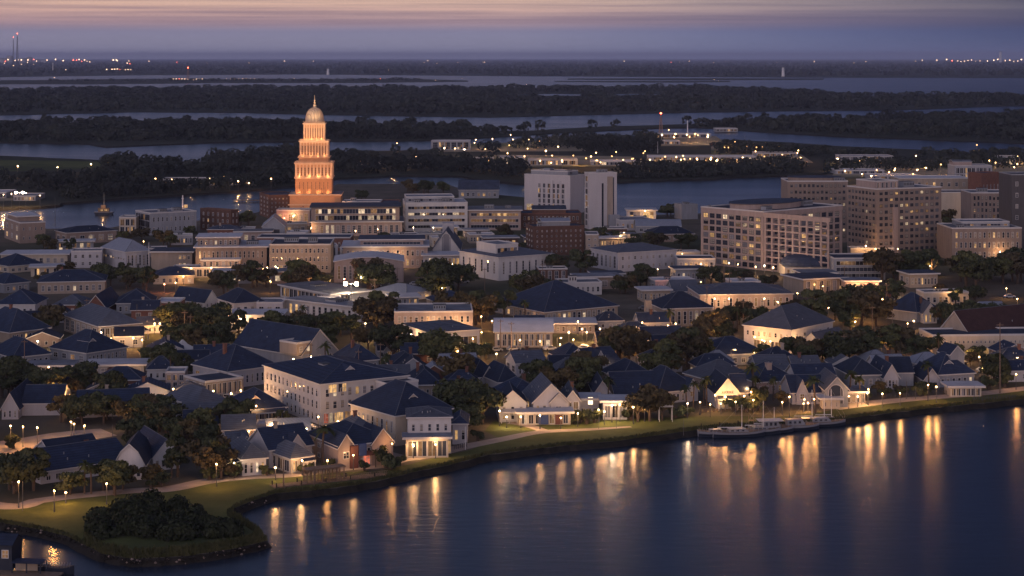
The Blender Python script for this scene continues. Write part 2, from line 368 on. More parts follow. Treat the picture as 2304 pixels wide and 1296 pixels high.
def roof_build(root, kind, W, L, h, rh, rmat, trim, o=.45):
    b = MB(); t = .28
    if kind == 'flat':
        b.box(.3, W - .3, .3, L - .3, h, h + .08, 0)
        c = MB(); p = .55
        for x0, x1, y0, y1 in ((-.06, W + .06, -.06, .3), (-.06, W + .06, L - .3, L + .06), (-.06, .3, .3, L - .3), (W - .3, W + .06, .3, L - .3)): c.box(x0, x1, y0, y1, h, h + p, 0)
        r = b.build('roof', [rmat], root); c.build('parapet', [trim], r); return r
    if kind == 'slab':
        o = .9; b.box(-o, W + o, -o, L + o, h, h + .55, 1, mtop=0)
    elif kind in ('hip', 'dome'):
        if kind == 'dome':
            n = 24; rings = 6; i = 0
            for k in range(rings + 1):
                a = math.pi / 2 * k / rings; rr = math.cos(a); z = h + .3 + rh * math.sin(a)
                b.v += [(W / 2 + (W / 2 + o) * rr * math.cos(2 * math.pi * q / n), L / 2 + (L / 2 + o) * rr * math.sin(2 * math.pi * q / n), z) for q in range(n)]
            for k in range(rings):
                for q in range(n):
                    j = (q + 1) % n; b.f.append((k * n + q, k * n + j, (k + 1) * n + j, (k + 1) * n + q)); b.m.append(0)
            b.cyl(W / 2, L / 2, h, h + .3, 1, 1, 4, 1)
            b.v[-8:] = [(W / 2 + (W / 2 + o) * math.cos(2 * math.pi * q / 4), L / 2 + (L / 2 + o) * math.sin(2 * math.pi * q / 4), z) for z in (h, h + .3) for q in range(4)]
        else:
            x0, x1, y0, y1 = -o, W + o, -o, L + o; z0, z1 = h - .02, h + t; zr = h + t + rh
            if W >= L: m = min((L / 2 + o) * .95, W / 2 - .2); ra, rb = (x0 + m, L / 2, zr), (x1 - m, L / 2, zr)
            else: m = min((W / 2 + o) * .95, L / 2 - .2); ra, rb = (W / 2, y0 + m, zr), (W / 2, y1 - m, zr)
            b.box(x0, x1, y0, y1, z0, z1, 1)
            A, B_, C_, D_ = (x0, y0, z1), (x1, y0, z1), (x1, y1, z1), (x0, y1, z1)
            e = .004; A, B_, C_, D_ = [(p[0], p[1], p[2] + e) for p in (A, B_, C_, D_)]
            if W >= L: fs = [(A, B_, rb, ra), (C_, D_, ra, rb), (B_, C_, rb), (D_, A, ra)]
            else: fs = [(A, B_, ra), (B_, C_, rb, ra), (C_, D_, rb), (D_, A, ra, rb)]
            for f in fs: b.poly(f, 0)
            for p, q in ((ra, rb), (ra, A), (ra, D_ if W >= L else B_), (rb, C_), (rb, B_ if W >= L else D_)): b.bar(p, q, .09, 2, 4)
    elif kind in ('gable_u', 'gable_v', 'gambrel_v'):
        S, T, ax = (L, W, 'x') if kind == 'gable_u' else (W, L, 'y')
        s = rh / (S / 2); he, hr = h - o * s, h + rh
        if kind == 'gambrel_v':
            q = S * .2; hq = h + rh * .62
            prof = [(-o, h - o), (q, hq), (S / 2, hr), (S - q, hq), (S + o, h - o), (S + o, h - o + t), (S - q, hq + t), (S / 2, hr + t), (q, hq + t), (-o, h - o + t)]; tops = (5, 6, 7, 8)
        else: prof = [(-o, he), (S / 2, hr), (S + o, he), (S + o, he + t), (S / 2, hr + t), (-o, he + t)]; tops = (3, 4)
        b.prism(prof, ax, -o, T + o, 1, mcap=1, mtop=0, tops=tops)
        p, q = ((-o, S / 2, hr + t), (T + o, S / 2, hr + t)) if ax == 'x' else ((S / 2, -o, hr + t), (S / 2, T + o, hr + t)); b.bar(p, q, .09, 2, 4)
    elif kind in ('barrel', 'barrel_v'):
        S, T, ax = (L, W, 'x') if kind == 'barrel' else (W, L, 'y'); n = 10
        arc = [(-o + (S + 2 * o) * k / n, h + rh * math.sin(math.pi * k / n)) for k in range(n + 1)]
        prof = arc + [(p, z + t) for p, z in arc[::-1]]
        b.prism(prof, ax, -o, T + o, 1, mcap=1, mtop=0, tops=tuple(range(n + 1, 2 * n + 1)))
    elif kind == 'shed':
        b.prism([(-o, h), (L + o, h + rh), (L + o, h + rh + t), (-o, h + t)], 'x', -o, W + o, 1, mtop=0, tops=(2,))
    return b.build('roof', [rmat, trim, 'ridge_cap'], root)
def bld(name, ref, rest, cat, cx, yb, lx, rx, yt, th=0, roof='flat', rh=3, wall='white_stucco', rmat='flat_roof', WL=None, WR=None, D=None, ex=(), trim='trim', group=None, hmin=2.2):
    """near corner at (cx, yb) in the photo, left face ends at lx, right face at rx, eaves over the near corner at yt; th turns the right face away (degrees)"""
    x0, y0 = gp(cx, yb); mpp = y0 / FP; kr, kl = (rx - 1152) / FP, (lx - 1152) / FP
    cap = D if (D is not None and th > 12) else 17 if cat in ('house', 'cottage', 'restaurant') else 36
    while True:                                           # turn the house a little further where its left side would come out too long
        a = R(th); ca, sa = math.cos(a), math.sin(a)
        W = (kr * y0 - x0) / (ca - kr * sa)
        if D is None or th > 12:
            den = -sa - kl * ca; L = (kl * y0 - x0) / den if abs(den) > .02 else 99
            if L <= 0: L = 99
            if L > cap and th < 50 and th > 0: th += 1.5; continue
            L = min(L, cap)
        else: L = D
        break
    W = min(max(W, 2.0), 120); L = min(max(L, 3.0), 48)
    h = max(hmin, (yb - yt) * mpp)
    if roof in ('gable_u', 'gable_v', 'hip') and cat in ('house', 'cottage', 'restaurant'): rh *= .80 if roof != 'hip' else .88
    DBG.append((ref, round(th), round(W, 1), round(L, 1), round(h, 1), lx, rx, round(1152 + FP * (x0 - L * sa) / (y0 + L * ca))))
    root = thing(name, (ref + ' ' + rest).strip(), cat, (x0, y0, GZ), a, group)
    BLD.append((ref, (lx + rx) / 2, yb, (x0, y0), a, W, L, h)); BY[ref] = root
    b = MB(); b.box(0, W, 0, L, -.6, h, 0, bottom=False)
    if roof in ('gable_u', 'gable_v', 'gambrel_v', 'barrel', 'barrel_v', 'shed'):
        S, T, ax = (W, L, 'y') if roof in ('gable_v', 'gambrel_v', 'barrel_v') else (L, W, 'x'); e = .01
        if roof == 'shed': b.prism([(0, h), (S, h), (S, h + rh * S / (S + .9))], 'x', e, T - e, 0)
        elif roof in ('barrel', 'barrel_v'): b.prism([(S * k / 10, h + .9 * rh * math.sin(math.pi * k / 10)) for k in range(11)], ax, e, T - e, 0)
        elif roof == 'gambrel_v': b.prism([(0, h), (S, h), (S * .8, h + rh * .6), (S / 2, h + rh - .02), (S * .2, h + rh * .6)], ax, e, T - e, 0)
        else: b.prism([(0, h), (S, h), (S / 2, h + rh - .02)], ax, e, T - e, 0)
    b.build('wall', [wall], root)
    roof_build(root, roof, W, L, h, rh, rmat, trim)
    if roof in ('hip', 'gable_u', 'gable_v') and cat in ('house', 'cottage', 'restaurant', 'public hall', 'office', 'church', 'hall'):
        for k in range(RG.randrange(1, 4)):                # vent pipes low on the near slope
            c = MB(); fu, fv = RG.uniform(.25, .75), RG.uniform(.12, .3)
            u, v = (fu * W, fv * L) if not (roof == 'gable_v') else (fv * W, fu * L); zz = h + .25 + rh * (fv * 2) * .95
            c.cyl(u, v, zz - .3, zz + .55, .13, .13, 6, 0); c.build('roof_vent', ['metal'], root)
        if cat in ('house', 'cottage') and RG.random() < .35 and not any(e[0] == 'chimney' for e in ex):
            c = MB(); u, v = W * RG.uniform(.3, .7), L * RG.uniform(.4, .6); c.box(u - .4, u + .4, v - .4, v + .4, h, h + rh + 1.1, 0); c.box(u - .5, u + .5, v - .5, v + .5, h + rh + 1.1, h + rh + 1.3, 0); c.build('chimney', [RG.choice(['brick_red', 'brick_brown', 'tan_stucco'])], root)
    cnt = [0]
    face_windows(root, cnt, 'l', L, 0, h, WL); face_windows(root, cnt, 'r', W, 0, h, WR)
    for e in ex: EX[e[0]](root, cnt, W, L, h, rh, wall, rmat, *e[1:])
    lim = [c for c in root.children if c.name.startswith('window')]
    if len(lim) > 100:                                    # past a hundred windows on one building the smallest rest is one part
        rest_ = lim[100:]; V, F_, Mi, mats = [], [], [], []
        for c in rest_:
            off = len(V); me = c.data; rot = c.rotation_euler[2]; cr, sr = math.cos(rot), math.sin(rot)
            V += [(v.co.x * cr - v.co.y * sr + c.location.x, v.co.x * sr + v.co.y * cr + c.location.y, v.co.z + c.location.z) for v in me.vertices]
            ix = []
            for m in me.materials:
                if m not in mats: mats.append(m)
                ix.append(mats.index(m))
            for p in me.polygons: F_.append(tuple(off + q for q in p.vertices)); Mi.append(ix[p.material_index])
            bpy.data.objects.remove(c)
        me = bpy.data.meshes.new('window_grid'); me.from_pydata(V, [], F_)
        for m in mats: me.materials.append(m)
        me.polygons.foreach_set('material_index', Mi); me.update()
        link('window_grid', me, root)['kind'] = 'stuff'
    return root
# --- extras, in the building's own metres (u along the right face, v away from it)
def ex_chimney(root, cnt, W, L, h, rh, wall, rmat, fu, fv, top=1.2, mat='brick_red', s=.9):
    b = MB(); u, v = fu * W, fv * L; z1 = h + rh + top
    b.box(u - s / 2, u + s / 2, v - s / 2, v + s / 2, h * .8, z1, 0); b.box(u - s / 2 - .1, u + s / 2 + .1, v - s / 2 - .1, v + s / 2 + .1, z1, z1 + .2, 0)
    b.build('chimney', [mat], root)
def ex_unit(root, cnt, W, L, h, rh, wall, rmat, fu, fv, w, d, hh, mat='grey_panel'):
    b = MB(); u, v = fu * W, fv * L; zb = h + .09
    b.box(u, u + w, v, v + d, zb, zb + hh, 0); b.box(u - .1, u + w + .1, v - .1, v + d + .1, zb + hh, zb + hh + .15, 1)
    n = max(2, int(w / .8))
    for i in range(n): b.box(u + (i + .2) * w / n, u + (i + .75) * w / n, v - .05, v - .002, zb + hh * .3, zb + hh * .8, 1)
    b.build('rooftop_unit', [mat, 'dark_trim'], root)
def ex_tier(root, cnt, W, L, h, rh, wall, rmat, u0, u1, v0, v1, hh, mat, WR=None, WL=None, roof='flat', trh=2, tr='flat_roof', trim='trim', z=None):
    """a set-back upper storey or a lower wing with its own roof"""
    t = link('wing', None, root, (u0 * W, v0 * L, h + .1 if z is None else z)); w, l = (u1 - u0) * W, (v1 - v0) * L
    b = MB(); b.box(0, w, 0, l, -.05 if z is None else -.6, hh, 0, bottom=False)
    if roof == 'gable_v': b.prism([(0, hh), (w, hh), (w / 2, hh + trh - .02)], 'y', .01, l - .01, 0)
    if roof == 'gable_u': b.prism([(0, hh), (l, hh), (l / 2, hh + trh - .02)], 'x', .01, w - .01, 0)
    b.build('wing_wall', [mat], t); roof_build(t, roof, w, l, hh, trh, tr, trim, .3)
    face_windows(t, cnt, 'r', w, 0, hh, WR); face_windows(t, cnt, 'l', l, 0, hh, WL)
def ex_shop(root, cnt, W, L, h, rh, wall, rmat, face, f0, f1, z0, z1, glaz=('lit_warm', 'lit_dim', 'lit_white', 'lit_dim'), n=1):
    S = W if face == 'r' else L
    for i in range(n):
        a0 = S * (f0 + (f1 - f0) * i / n); a1 = S * (f0 + (f1 - f0) * (i + .9) / n)
        me = window_mesh(a1 - a0, z1 - z0, 'g', glaz, 'trim', i % 3)
        if face == 'r': link('shop_window', me, root, ((a0 + a1) / 2, -.02, z0))
        else: link('shop_window', me, root, (-.02, (a0 + a1) / 2, z0), -math.pi / 2)
def ex_porch(root, cnt, W, L, h, rh, wall, rmat, face, f0, f1, dep, z, mat='trim', np_=4, top='navy_shingle', th=.3):
    S = W if face == 'r' else L; a0, a1 = f0 * S, f1 * S
    t = link('porch', None, root, (0, 0, 0), 0 if face == 'r' else -math.pi / 2)
    sg = 1 if face == 'r' else -1
    if face == 'l': a0, a1 = -a1, -a0
    b = MB(); b.prism([(-.02, z + .5), (-dep, z), (-dep, z + th), (-.02, z + .5 + th)], 'x', a0, a1, 1, mtop=0, tops=(2, 3)); b.build('porch_roof', [top, 'trim'], t)
    for i in range(np_):
        x = a0 + .15 + (a1 - a0 - .3) * i / max(1, np_ - 1); c = MB(); c.box(x - .1, x + .1, -dep + .1, -dep + .3, -.3, z, 0); c.build('porch_post', [mat], t)
def ex_dormer(root, cnt, W, L, h, rh, wall, rmat, face, f, w, hh, z=.25):
    t = link('dormer', None, root, (f * W, L * .18, h + rh * z) if face == 'r' else (W * .18, f * L, h + rh * z), 0 if face == 'r' else -math.pi / 2)
    b = MB(); b.box(-w / 2, w / 2, 0, L * .3, 0, hh, 0, bottom=False); b.prism([(-w / 2, hh), (w / 2, hh), (0, hh + w * .4)], 'y', 0, L * .3, 0); b.build('dormer_wall', [wall], t)
    s = .8; c = MB(); q = w / 2 + .25; c.prism([(-q, hh - .2), (0, hh + w * .4), (q, hh - .2), (q, hh), (0, hh + w * .4 + .2), (-q, hh)], 'y', -.3, L * .33, 1, mtop=0, tops=(3, 4)); c.build('dormer_roof', [rmat, 'trim'], t)
    link('window', window_mesh(w * .6, hh * .7, 'p', 'glass', 'trim'), t, (0, 0, hh * .2))
def ex_xgable(root, cnt, W, L, h, rh, wall, rmat, f, w, gh, dep=.5, win=True):
    """cross gable in the right face"""
    t = link('front_gable', None, root, (f * W, -.5, 0)); b = MB()
    b.box(-w / 2, w / 2, 0, L * dep, -.5, h, 0, bottom=False); b.prism([(-w / 2, h), (w / 2, h), (0, h + gh - .02)], 'y', .01, L * dep, 0); b.build('gable_wall', [wall], t)
    q = w / 2 + .35; s = gh / (w / 2); c = MB(); c.prism([(-q, h - .35 * s), (0, h + gh), (q, h - .35 * s), (q, h - .35 * s + .25), (0, h + gh + .25), (-q, h - .35 * s + .25)], 'y', -.4, L * dep, 1, mtop=0, tops=(3, 4)); c.build('gable_roof', [rmat, 'trim'], t)
    if win: link('window', window_mesh(w * .4, min(1.6, h * .5), 'p', RG.choice(['glass', 'lit_dim']), 'trim'), t, (0, -.01, h * .45))
def ex_grid(root, cnt, W, L, h, rh, wall, rmat, face, nc, nr, mat, z0=.05, z1=.93, d=.35):
    """piers and spandrels standing proud of the glass"""
    S = W if face == 'r' else L; b = MB(); zz0, zz1 = h * z0, h * z1
    for i in range(nc + 1):
        a = S * (.03 + .94 * i / nc); s = S * .94 / nc * .13; b.box(a - s, a + s, -d, -.003, 0, zz1, 0)
    for k in range(nr + 1):
        z = zz0 + (zz1 - zz0) * k / nr; s = (zz1 - zz0) / nr * .12; b.box(S * .03, S * .97, -d + .05, -.005, z - s, z + s, 0)
    b.box(0, S, -d - .02, -.004, zz1, h + .01, 0)
    b.build('facade_grid', [mat], root, (0, 0, 0), 0 if face == 'r' else -math.pi / 2)
    if face == 'l':                                       # along -x after the turn: mirror into place
        o = root.children[-1]; me = o.data
        for v in me.vertices: v.co.x = -v.co.x
        me.flip_normals()
def ex_sign(root, cnt, W, L, h, rh, wall, rmat, text, face, f, z, size, mat='lit_white', panel=None):
    cu = bpy.data.curves.new('sign_lettering', 'FONT'); cu.body = text; cu.size = size; cu.extrude = .04; cu.align_x = 'CENTER'
    S = W if face == 'r' else L
    tmp = bpy.data.objects.new('tmp', cu); me = bpy.data.meshes.new_from_object(tmp); bpy.data.objects.remove(tmp); me.materials.clear(); me.materials.append(MATS[mat])
    o = link('sign_lettering', me, root, (f * S, -.12, z) if face == 'r' else (-.12, f * S, z)); o.rotation_euler = (R(90), 0, 0 if face == 'r' else -math.pi / 2)
def ex_box(root, cnt, W, L, h, rh, wall, rmat, part, u0, u1, v0, v1, z0, z1, mat):
    b = MB(); b.box(u0, u1, v0, v1, z0, z1, 0); b.build(part, [mat], root)
def ex_arch(root, cnt, W, L, h, rh, wall, rmat, f, w, z0, z1, glaz='glass', trim='trim'):
    """tall round-headed window in the right face"""
    b = MB(); r = w / 2; zc = z1 - r; n = 10
    def ring(q, y): return [(-q, y, z0)] + [(-q * math.cos(math.pi * k / n), y, zc + q * math.sin(math.pi * k / n)) for k in range(n + 1)] + [(q, y, z0)]
    a, c = ring(r, -.12), ring(r - .22, -.12)
    for k in range(len(a) - 1): b.poly([a[k], a[k + 1], c[k + 1], c[k]][::-1], 0)
    b.poly(ring(r - .22, -.04), 1)
    for s in (-.33, .33): b.box(s * w - .06, s * w + .06, -.1, -.041, z0, zc + r * .6, 0)
    b.build('arched_window', [trim, glaz], root, (f * W, 0, 0))
def ex_awning(root, cnt, W, L, h, rh, wall, rmat, face, f0, f1, z, mat, dep=1.3):
    S = W if face == 'r' else L; b = MB(); a0, a1 = f0 * S, f1 * S
    if face == 'l': a0, a1 = -a1, -a0
    b.prism([(-.02, z + .8), (-dep, z), (-dep, z + .12), (-.02, z + .92)], 'x', a0, a1, 0); b.build('awning', [mat], root, (0, 0, 0), 0 if face == 'r' else -math.pi / 2)
def ex_door(root, cnt, W, L, h, rh, wall, rmat, f=.5, mat='dark_trim'):
    b = MB(); b.box(-.55, .55, -.06, -.002, 0, 2.1, 0); b.box(-.65, .65, -.08, -.003, 2.1, 2.25, 1); d = b.build('door', [mat, 'trim'], root, (f * W, 0, 0))
def ex_drum(root, cnt, W, L, h, rh, wall, rmat, fu, fv, ru, rv, hh, mat='dark_roof'):
    b = MB(); b.cyl(0, 0, h + .09, h + hh, 1, 1, 28, 0); b.cyl(0, 0, h + hh, h + hh + .4, 1.03, 1.03, 28, 1)
    b.v = [(x * ru, y * rv, z) for x, y, z in b.v]; b.build('penthouse', [wall, mat], root, (fu * W, fv * L, 0))
EX = {k[3:]: v for k, v in list(globals().items()) if k.startswith('ex_')}
# ------------------------------------------------------------ water, land, lawns, roads
def sheet(name, pts, z, mat, skirt=0, kind='structure', skirt_mat=None, out=2.0):
    """flat ground outline (plan points); skirt = bank dropping to below the water"""
    tri = tessellate_polygon([[Vector((x, y, 0)) for x, y in pts]])
    b = MB(); b.v = [(x, y, z) for x, y in pts]; 
    for t in tri: b.f.append(tuple(t)); b.m.append(0)
    if skirt:
        n = len(pts); ar = sum(pts[i][0] * pts[(i + 1) % n][1] - pts[(i + 1) % n][0] * pts[i][1] for i in range(n)); sg = 1 if ar > 0 else -1
        for i in range(n):
            a, c, d = Vector(pts[i - 1]), Vector(pts[i]), Vector(pts[(i + 1) % n]); e = (d - a).normalized(); nn = Vector((e.y, -e.x)) * sg * out
            b.v.append((c.x + nn.x, c.y + nn.y, z - skirt))
        for i in range(n):
            j = (i + 1) % n; b.f.append((i, j, n + j, n + i)); b.m.append(1)
    o = b.build(name, [mat, skirt_mat or mat]); me = o.data
    bm = bmesh.new(); bm.from_mesh(me); bmesh.ops.recalc_face_normals(bm, faces=bm.faces)
    if sum(f.normal.z * f.calc_area() for f in bm.faces) < 0: bmesh.ops.reverse_faces(bm, faces=bm.faces)
    bm.to_mesh(me); bm.free()
    o['kind'] = kind; return o
def wob(px, amp, seed, step=14, z=GZ):
    """photo outline -> plan outline with small irregular bays; amp in photo pixels"""
    rg = random.Random(seed); out = []
    for (xa, ya), (xb, yb_) in zip(px[:-1], px[1:]):
        n = max(1, int(abs(xb - xa) / step))
        for k in range(n):
            t = k / n; y = ya + (yb_ - ya) * t + (rg.uniform(-amp, amp) if k else 0)
            out.append(gp(xa + (xb - xa) * t, max(y, YH + 8), z))
    out.append(gp(px[-1][0], px[-1][1], z)); return out
def strip(name, px, wid, z, mat, m_per=4):
    """path or road along a photo polyline, `wid` metres wide (one width or one per point)"""
    P = [Vector(gp(x, y, z)) for x, y in px]; Wd = wid if hasattr(wid, '__len__') else [wid] * len(P)
    Q, Wq = [], []
    for i in range(len(P) - 1):                            # Catmull-Rom smoothing
        p0, p1, p2, p3 = P[max(0, i - 1)], P[i], P[i + 1], P[min(len(P) - 1, i + 2)]
        for k in range(8):
            t = k / 8; Q.append(.5 * ((2 * p1) + (p2 - p0) * t + (2 * p0 - 5 * p1 + 4 * p2 - p3) * t * t + (3 * p1 - p0 - 3 * p2 + p3) * t ** 3)); Wq.append(Wd[i] + (Wd[i + 1] - Wd[i]) * t)
    Q.append(P[-1]); Wq.append(Wd[-1]); b = MB(); n = len(Q)
    for i, q in enumerate(Q):
        d = (Q[min(n - 1, i + 1)] - Q[max(0, i - 1)]).normalized(); nn = Vector((-d.y, d.x)) * Wq[i] / 2
        b.v += [(q.x + nn.x, q.y + nn.y, z), (q.x - nn.x, q.y - nn.y, z)]
    for i in range(n - 1): b.f.append((2 * i, 2 * i + 1, 2 * i + 3, 2 * i + 2)); b.m.append(0)
    o = b.build(name, [mat]); o['kind'] = 'structure'; return o
def back(px, h): return [(x, y + h / HC * (y - YH)) for x, y in px]   # the photo shows tree tops of height h before the water; the bank itself lies lower
b = MB(); b.poly([(-32000, 40, 0), (32000, 40, 0), (32000, 95000, 0), (-32000, 95000, 0)]); b.build('water', ['water'])['kind'] = 'structure'
SHORE = [(-420, 1098), (-200, 1140), (0, 1176), (80, 1190), (150, 1206), (230, 1246), (300, 1258), (420, 1251), (520, 1236), (600, 1217), (575, 1194), (512, 1157), (530, 1142), (560, 1130), (620, 1110), (700, 1104), (800, 1092), (880, 1075), (950, 1058), (1010, 1047), (1100, 1023), (1250, 1005), (1400, 991), (1530, 972), (1620, 962), (1760, 955), (1890, 944), (2000, 930), (2100, 918), (2200, 908), (2304, 898), (2700, 850), (3200, 800)]
NB = [(3200, 400), (2500, 372), (1815, 392), (1800, 430), (1772, 476), (1640, 482), (1570, 480), (1400, 486), (1180, 444), (1060, 432), (1010, 416), (900, 414), (760, 414), (690, 440), (600, 474), (420, 500), (300, 502), (250, 512), (0, 516), (-420, 520)]
sheet('ground', wob(SHORE, 1.5, 1) + wob(NB, .8, 2, 30), GZ, 'town_soil', 1.8, skirt_mat='mud', out=1.6)
# lawns and marsh along the shore, a little above the town soil
LW = [(-420, 1072), (0, 1136), (160, 1120), (350, 1105), (480, 1082), (560, 1074), (640, 1072), (700, 1068), (860, 1058), (940, 1040), (1060, 1012), (1120, 985), (1090, 970), (1110, 948), (1190, 955), (1300, 950), (1420, 944), (1540, 938), (1640, 936), (1740, 940), (1860, 925), (1960, 908), (2100, 893), (2304, 873), (2700, 830), (3200, 780)]
def inset(px, d): return [(x, y - d) for x, y in px]
sheet('lawn', wob(LW, 1.0, 3) + wob(inset(SHORE, 7)[::-1], 1.5, 4), GZ + .03, 'lawn')
MS = [(-420, 1084), (-200, 1128), (0, 1162), (80, 1172), (150, 1184), (230, 1212), (300, 1232), (420, 1226), (520, 1206), (575, 1200), (500, 1150), (530, 1132), (560, 1118), (620, 1098), (700, 1090), (800, 1077), (880, 1062), (950, 1046), (1010, 1034), (1100, 1012), (1250, 994), (1400, 979), (1530, 960), (1620, 950), (1760, 944), (1890, 934), (2000, 918), (2100, 906), (2200, 895), (2304, 886), (2700, 840), (3200, 792)]
def grass_fringe(px, n, seed, z=GZ, h=(.25, .7), name='marsh_grass', mat='marsh', spread=6, upto=1.0):
    """blades of marsh grass standing in a band along the shore"""
    rg = np.random.default_rng(seed); P = np.array(px, float); seg = np.hypot(*(P[1:] - P[:-1]).T); cum = np.r_[0, np.cumsum(seg)]
    s = rg.random(n) * cum[-1] * upto; k = np.clip(np.searchsorted(cum, s) - 1, 0, len(seg) - 1); t = (s - cum[k]) / seg[k]
    xy = P[k] + (P[k + 1] - P[k]) * t[:, None]; yy = xy[:, 1] - rg.random(n) ** 1.6 * spread - .5
    d = HC * FP / (yy - YH); X = (xy[:, 0] - 1152) / FP * d
    hh = rg.uniform(h[0], h[1], n); a = rg.random(n) * 6.28; w = rg.uniform(.12, .3, n); ln = rg.normal(0, .18, (n, 2)) * hh[:, None]
    V = np.zeros((n, 3, 3)); V[:, 0] = np.c_[X - np.cos(a) * w, d - np.sin(a) * w, np.full(n, z)]; V[:, 1] = np.c_[X + np.cos(a) * w, d + np.sin(a) * w, np.full(n, z)]; V[:, 2] = np.c_[X + ln[:, 0], d + ln[:, 1], z + hh]
    return raw(name, V.reshape(-1, 3), 3, mat)
def raw(name, V, k, mats, parent=None):
    """mesh of separate k-gons from a numpy vertex array"""
    n = len(V) // k; me = bpy.data.meshes.new(name); me.vertices.add(len(V)); me.vertices.foreach_set('co', np.ascontiguousarray(V, dtype=np.float32).ravel())
    me.loops.add(len(V)); me.loops.foreach_set('vertex_index', np.arange(len(V), dtype=np.int32)); me.polygons.add(n); me.polygons.foreach_set('loop_start', np.arange(0, len(V), k, dtype=np.int32)); me.polygons.foreach_set('loop_total', np.full(n, k, dtype=np.int32))
    for m in (mats if isinstance(mats, (list, tuple)) else [mats]): me.materials.append(MATS[m])
    me.update(calc_edges=True); me.validate(); return link(name, me, parent)
grass_fringe(SHORE[1:], 16000, 5)['kind'] = 'stuff'
# far shores: (back edge right to left is given last)
sheet('far_shore', wob([(-420, 474), (0, 469), (100, 464), (133, 461), (138, 456), (200, 452), (300, 444), (420, 437), (600, 424), (700, 412), (760, 400), (900, 394), (1040, 396), (1110, 408), (1180, 413), (1390, 409), (1500, 404), (1606, 402), (1640, 398), (1800, 394), (2500, 378), (2800, 370)], .8, 6, 22) +
      wob(back([(2800, 330), (2400, 327), (2190, 325), (2080, 319), (1900, 312), (1760, 303), (1580, 296), (1480, 293), (1300, 300), (1180, 309), (1000, 318), (860, 321), (700, 323), (560, 330), (480, 345), (450, 355), (300, 348), (225, 340), (0, 331), (-420, 328)], 8.5), .5, 7, 22), GZ, 'far_soil', 1.8, skirt_mat='mud', out=3)
sheet('river_island', wob([(-420, 320), (0, 320), (200, 323), (240, 330), (350, 325), (520, 319), (700, 317), (1000, 315), (1180, 303), (1300, 296), (1480, 288), (1570, 286), (1760, 299), (1900, 307), (2080, 313), (2300, 322), (2800, 326)], .4, 8, 22) +
      wob(back([(2800, 238), (2400, 242), (2300, 245), (2180, 249), (1900, 255.5), (1760, 258), (1600, 262), (1480, 266), (1350, 269), (1200, 277), (1100, 278), (900, 269), (650, 266), (300, 263), (0, 268), (-420, 272)], 10), .3, 9, 30), GZ, 'far_soil', 1.8, skirt_mat='mud', out=4)
sheet('forest_shore', wob([(-420, 260), (0, 258), (300, 251), (500, 252), (750, 257.5), (1100, 263), (1300, 258), (1500, 253), (1750, 249), (2000, 247.5), (2200, 240), (2400, 235), (2800, 230)], .3, 10, 30) +
      wob(back([(2800, 205), (2304, 205), (2100, 208), (1900, 206), (1790, 197), (1600, 191), (1200, 190.5), (900, 193), (700, 190.5), (600, 196), (300, 194), (0, 197), (-420, 198)], 10), .2, 11, 40), GZ, 'far_soil', 1.8, skirt_mat='mud', out=6)
for i, (a, c) in enumerate([([(1165, 215), (1230, 215.6), (1310, 215)], [(1310, 212.6), (1240, 211.6), (1165, 213)]), ([(1366, 214.6), (1430, 214.8), (1490, 213)], [(1490, 211.4), (1430, 211.4), (1366, 213)])]):
    sheet('lagoon', wob(a, 0, 12 + i, 40) + wob(c, 0, 13 + i, 40), GZ + .06, 'water')
sheet('marsh_bar', wob([(-420, 188), (200, 189), (500, 186), (800, 186), (1050, 183)], .2, 15, 40) + wob([(1050, 181), (900, 176.5), (700, 178), (500, 178), (300, 177), (100, 180), (-420, 181)], .2, 16, 40), GZ, 'far_soil', 1.6, out=8)
sheet('marsh_bar', wob([(1250, 183.4), (1500, 185), (1640, 184)], .2, 17, 40) + wob([(1640, 182), (1500, 182), (1250, 182.2)], .2, 18, 40), GZ, 'far_soil', 1.6, out=8)
sheet('marsh_bar', wob([(1280, 178.6), (1600, 180), (1850, 179)], .2, 19, 40) + wob([(1850, 176.4), (1500, 176), (1280, 176.6)], .2, 20, 40), GZ, 'far_soil', 1.6, out=8)
mf = wob([(-500, 174), (0, 173), (300, 169), (700, 167), (900, 169), (1200, 171), (1800, 174), (2304, 175), (2800, 176)], .2, 21, 40)
sheet('mainland', mf + [(30500, 94000), (-30500, 94000)], GZ, 'far_soil', 1.6, out=10)
# playing field, roads, shore path
sheet('playing_field', wob([(-300, 386), (60, 385), (150, 383), (225, 377), (232, 370)], .4, 22, 30) + wob([(226, 364), (120, 361), (0, 360), (-300, 360)], .4, 23, 30), GZ + .05, 'lawn')
strip('shore_path', [(-300, 1090), (0, 1138), (90, 1126), (170, 1116), (300, 1104), (380, 1100), (470, 1082), (560, 1073), (640, 1070), (700, 1064), (790, 1053), (860, 1048), (900, 1034), (960, 1024), (1050, 1004), (1130, 988), (1215, 972), (1330, 966), (1420, 960)], [5, 5, 4.5, 4.5, 4.5, 5, 5, 4.5, 4, 4, 4, 4, 5, 6, 4.5, 4, 3.5, 2.6, 1.5], GZ + .06, 'pathway')
strip('path', [(1150, 950), (1190, 958), (1225, 970)], [4, 3, 3], GZ + .07, 'pathway')
strip('shore_path', [(1880, 920), (1950, 908), (2060, 897), (2200, 886), (2304, 874), (2500, 852)], [3, 6, 5, 5, 5, 5], GZ + .06, 'pathway')
strip('dirt_road', [(-260, 1040), (-40, 1014), (60, 1000), (150, 984), (245, 972)], [16, 16, 15, 14, 10], GZ + .05, 'pathway')
strip('road', [(505, 965), (600, 960), (700, 964), (760, 978), (830, 1012), (900, 1030)], [9, 9, 9, 7, 6, 5], GZ + .05, 'paving')
strip('road', [(640, 976), (700, 972), (790, 990)], [5, 7, 5], GZ + .055, 'paving')
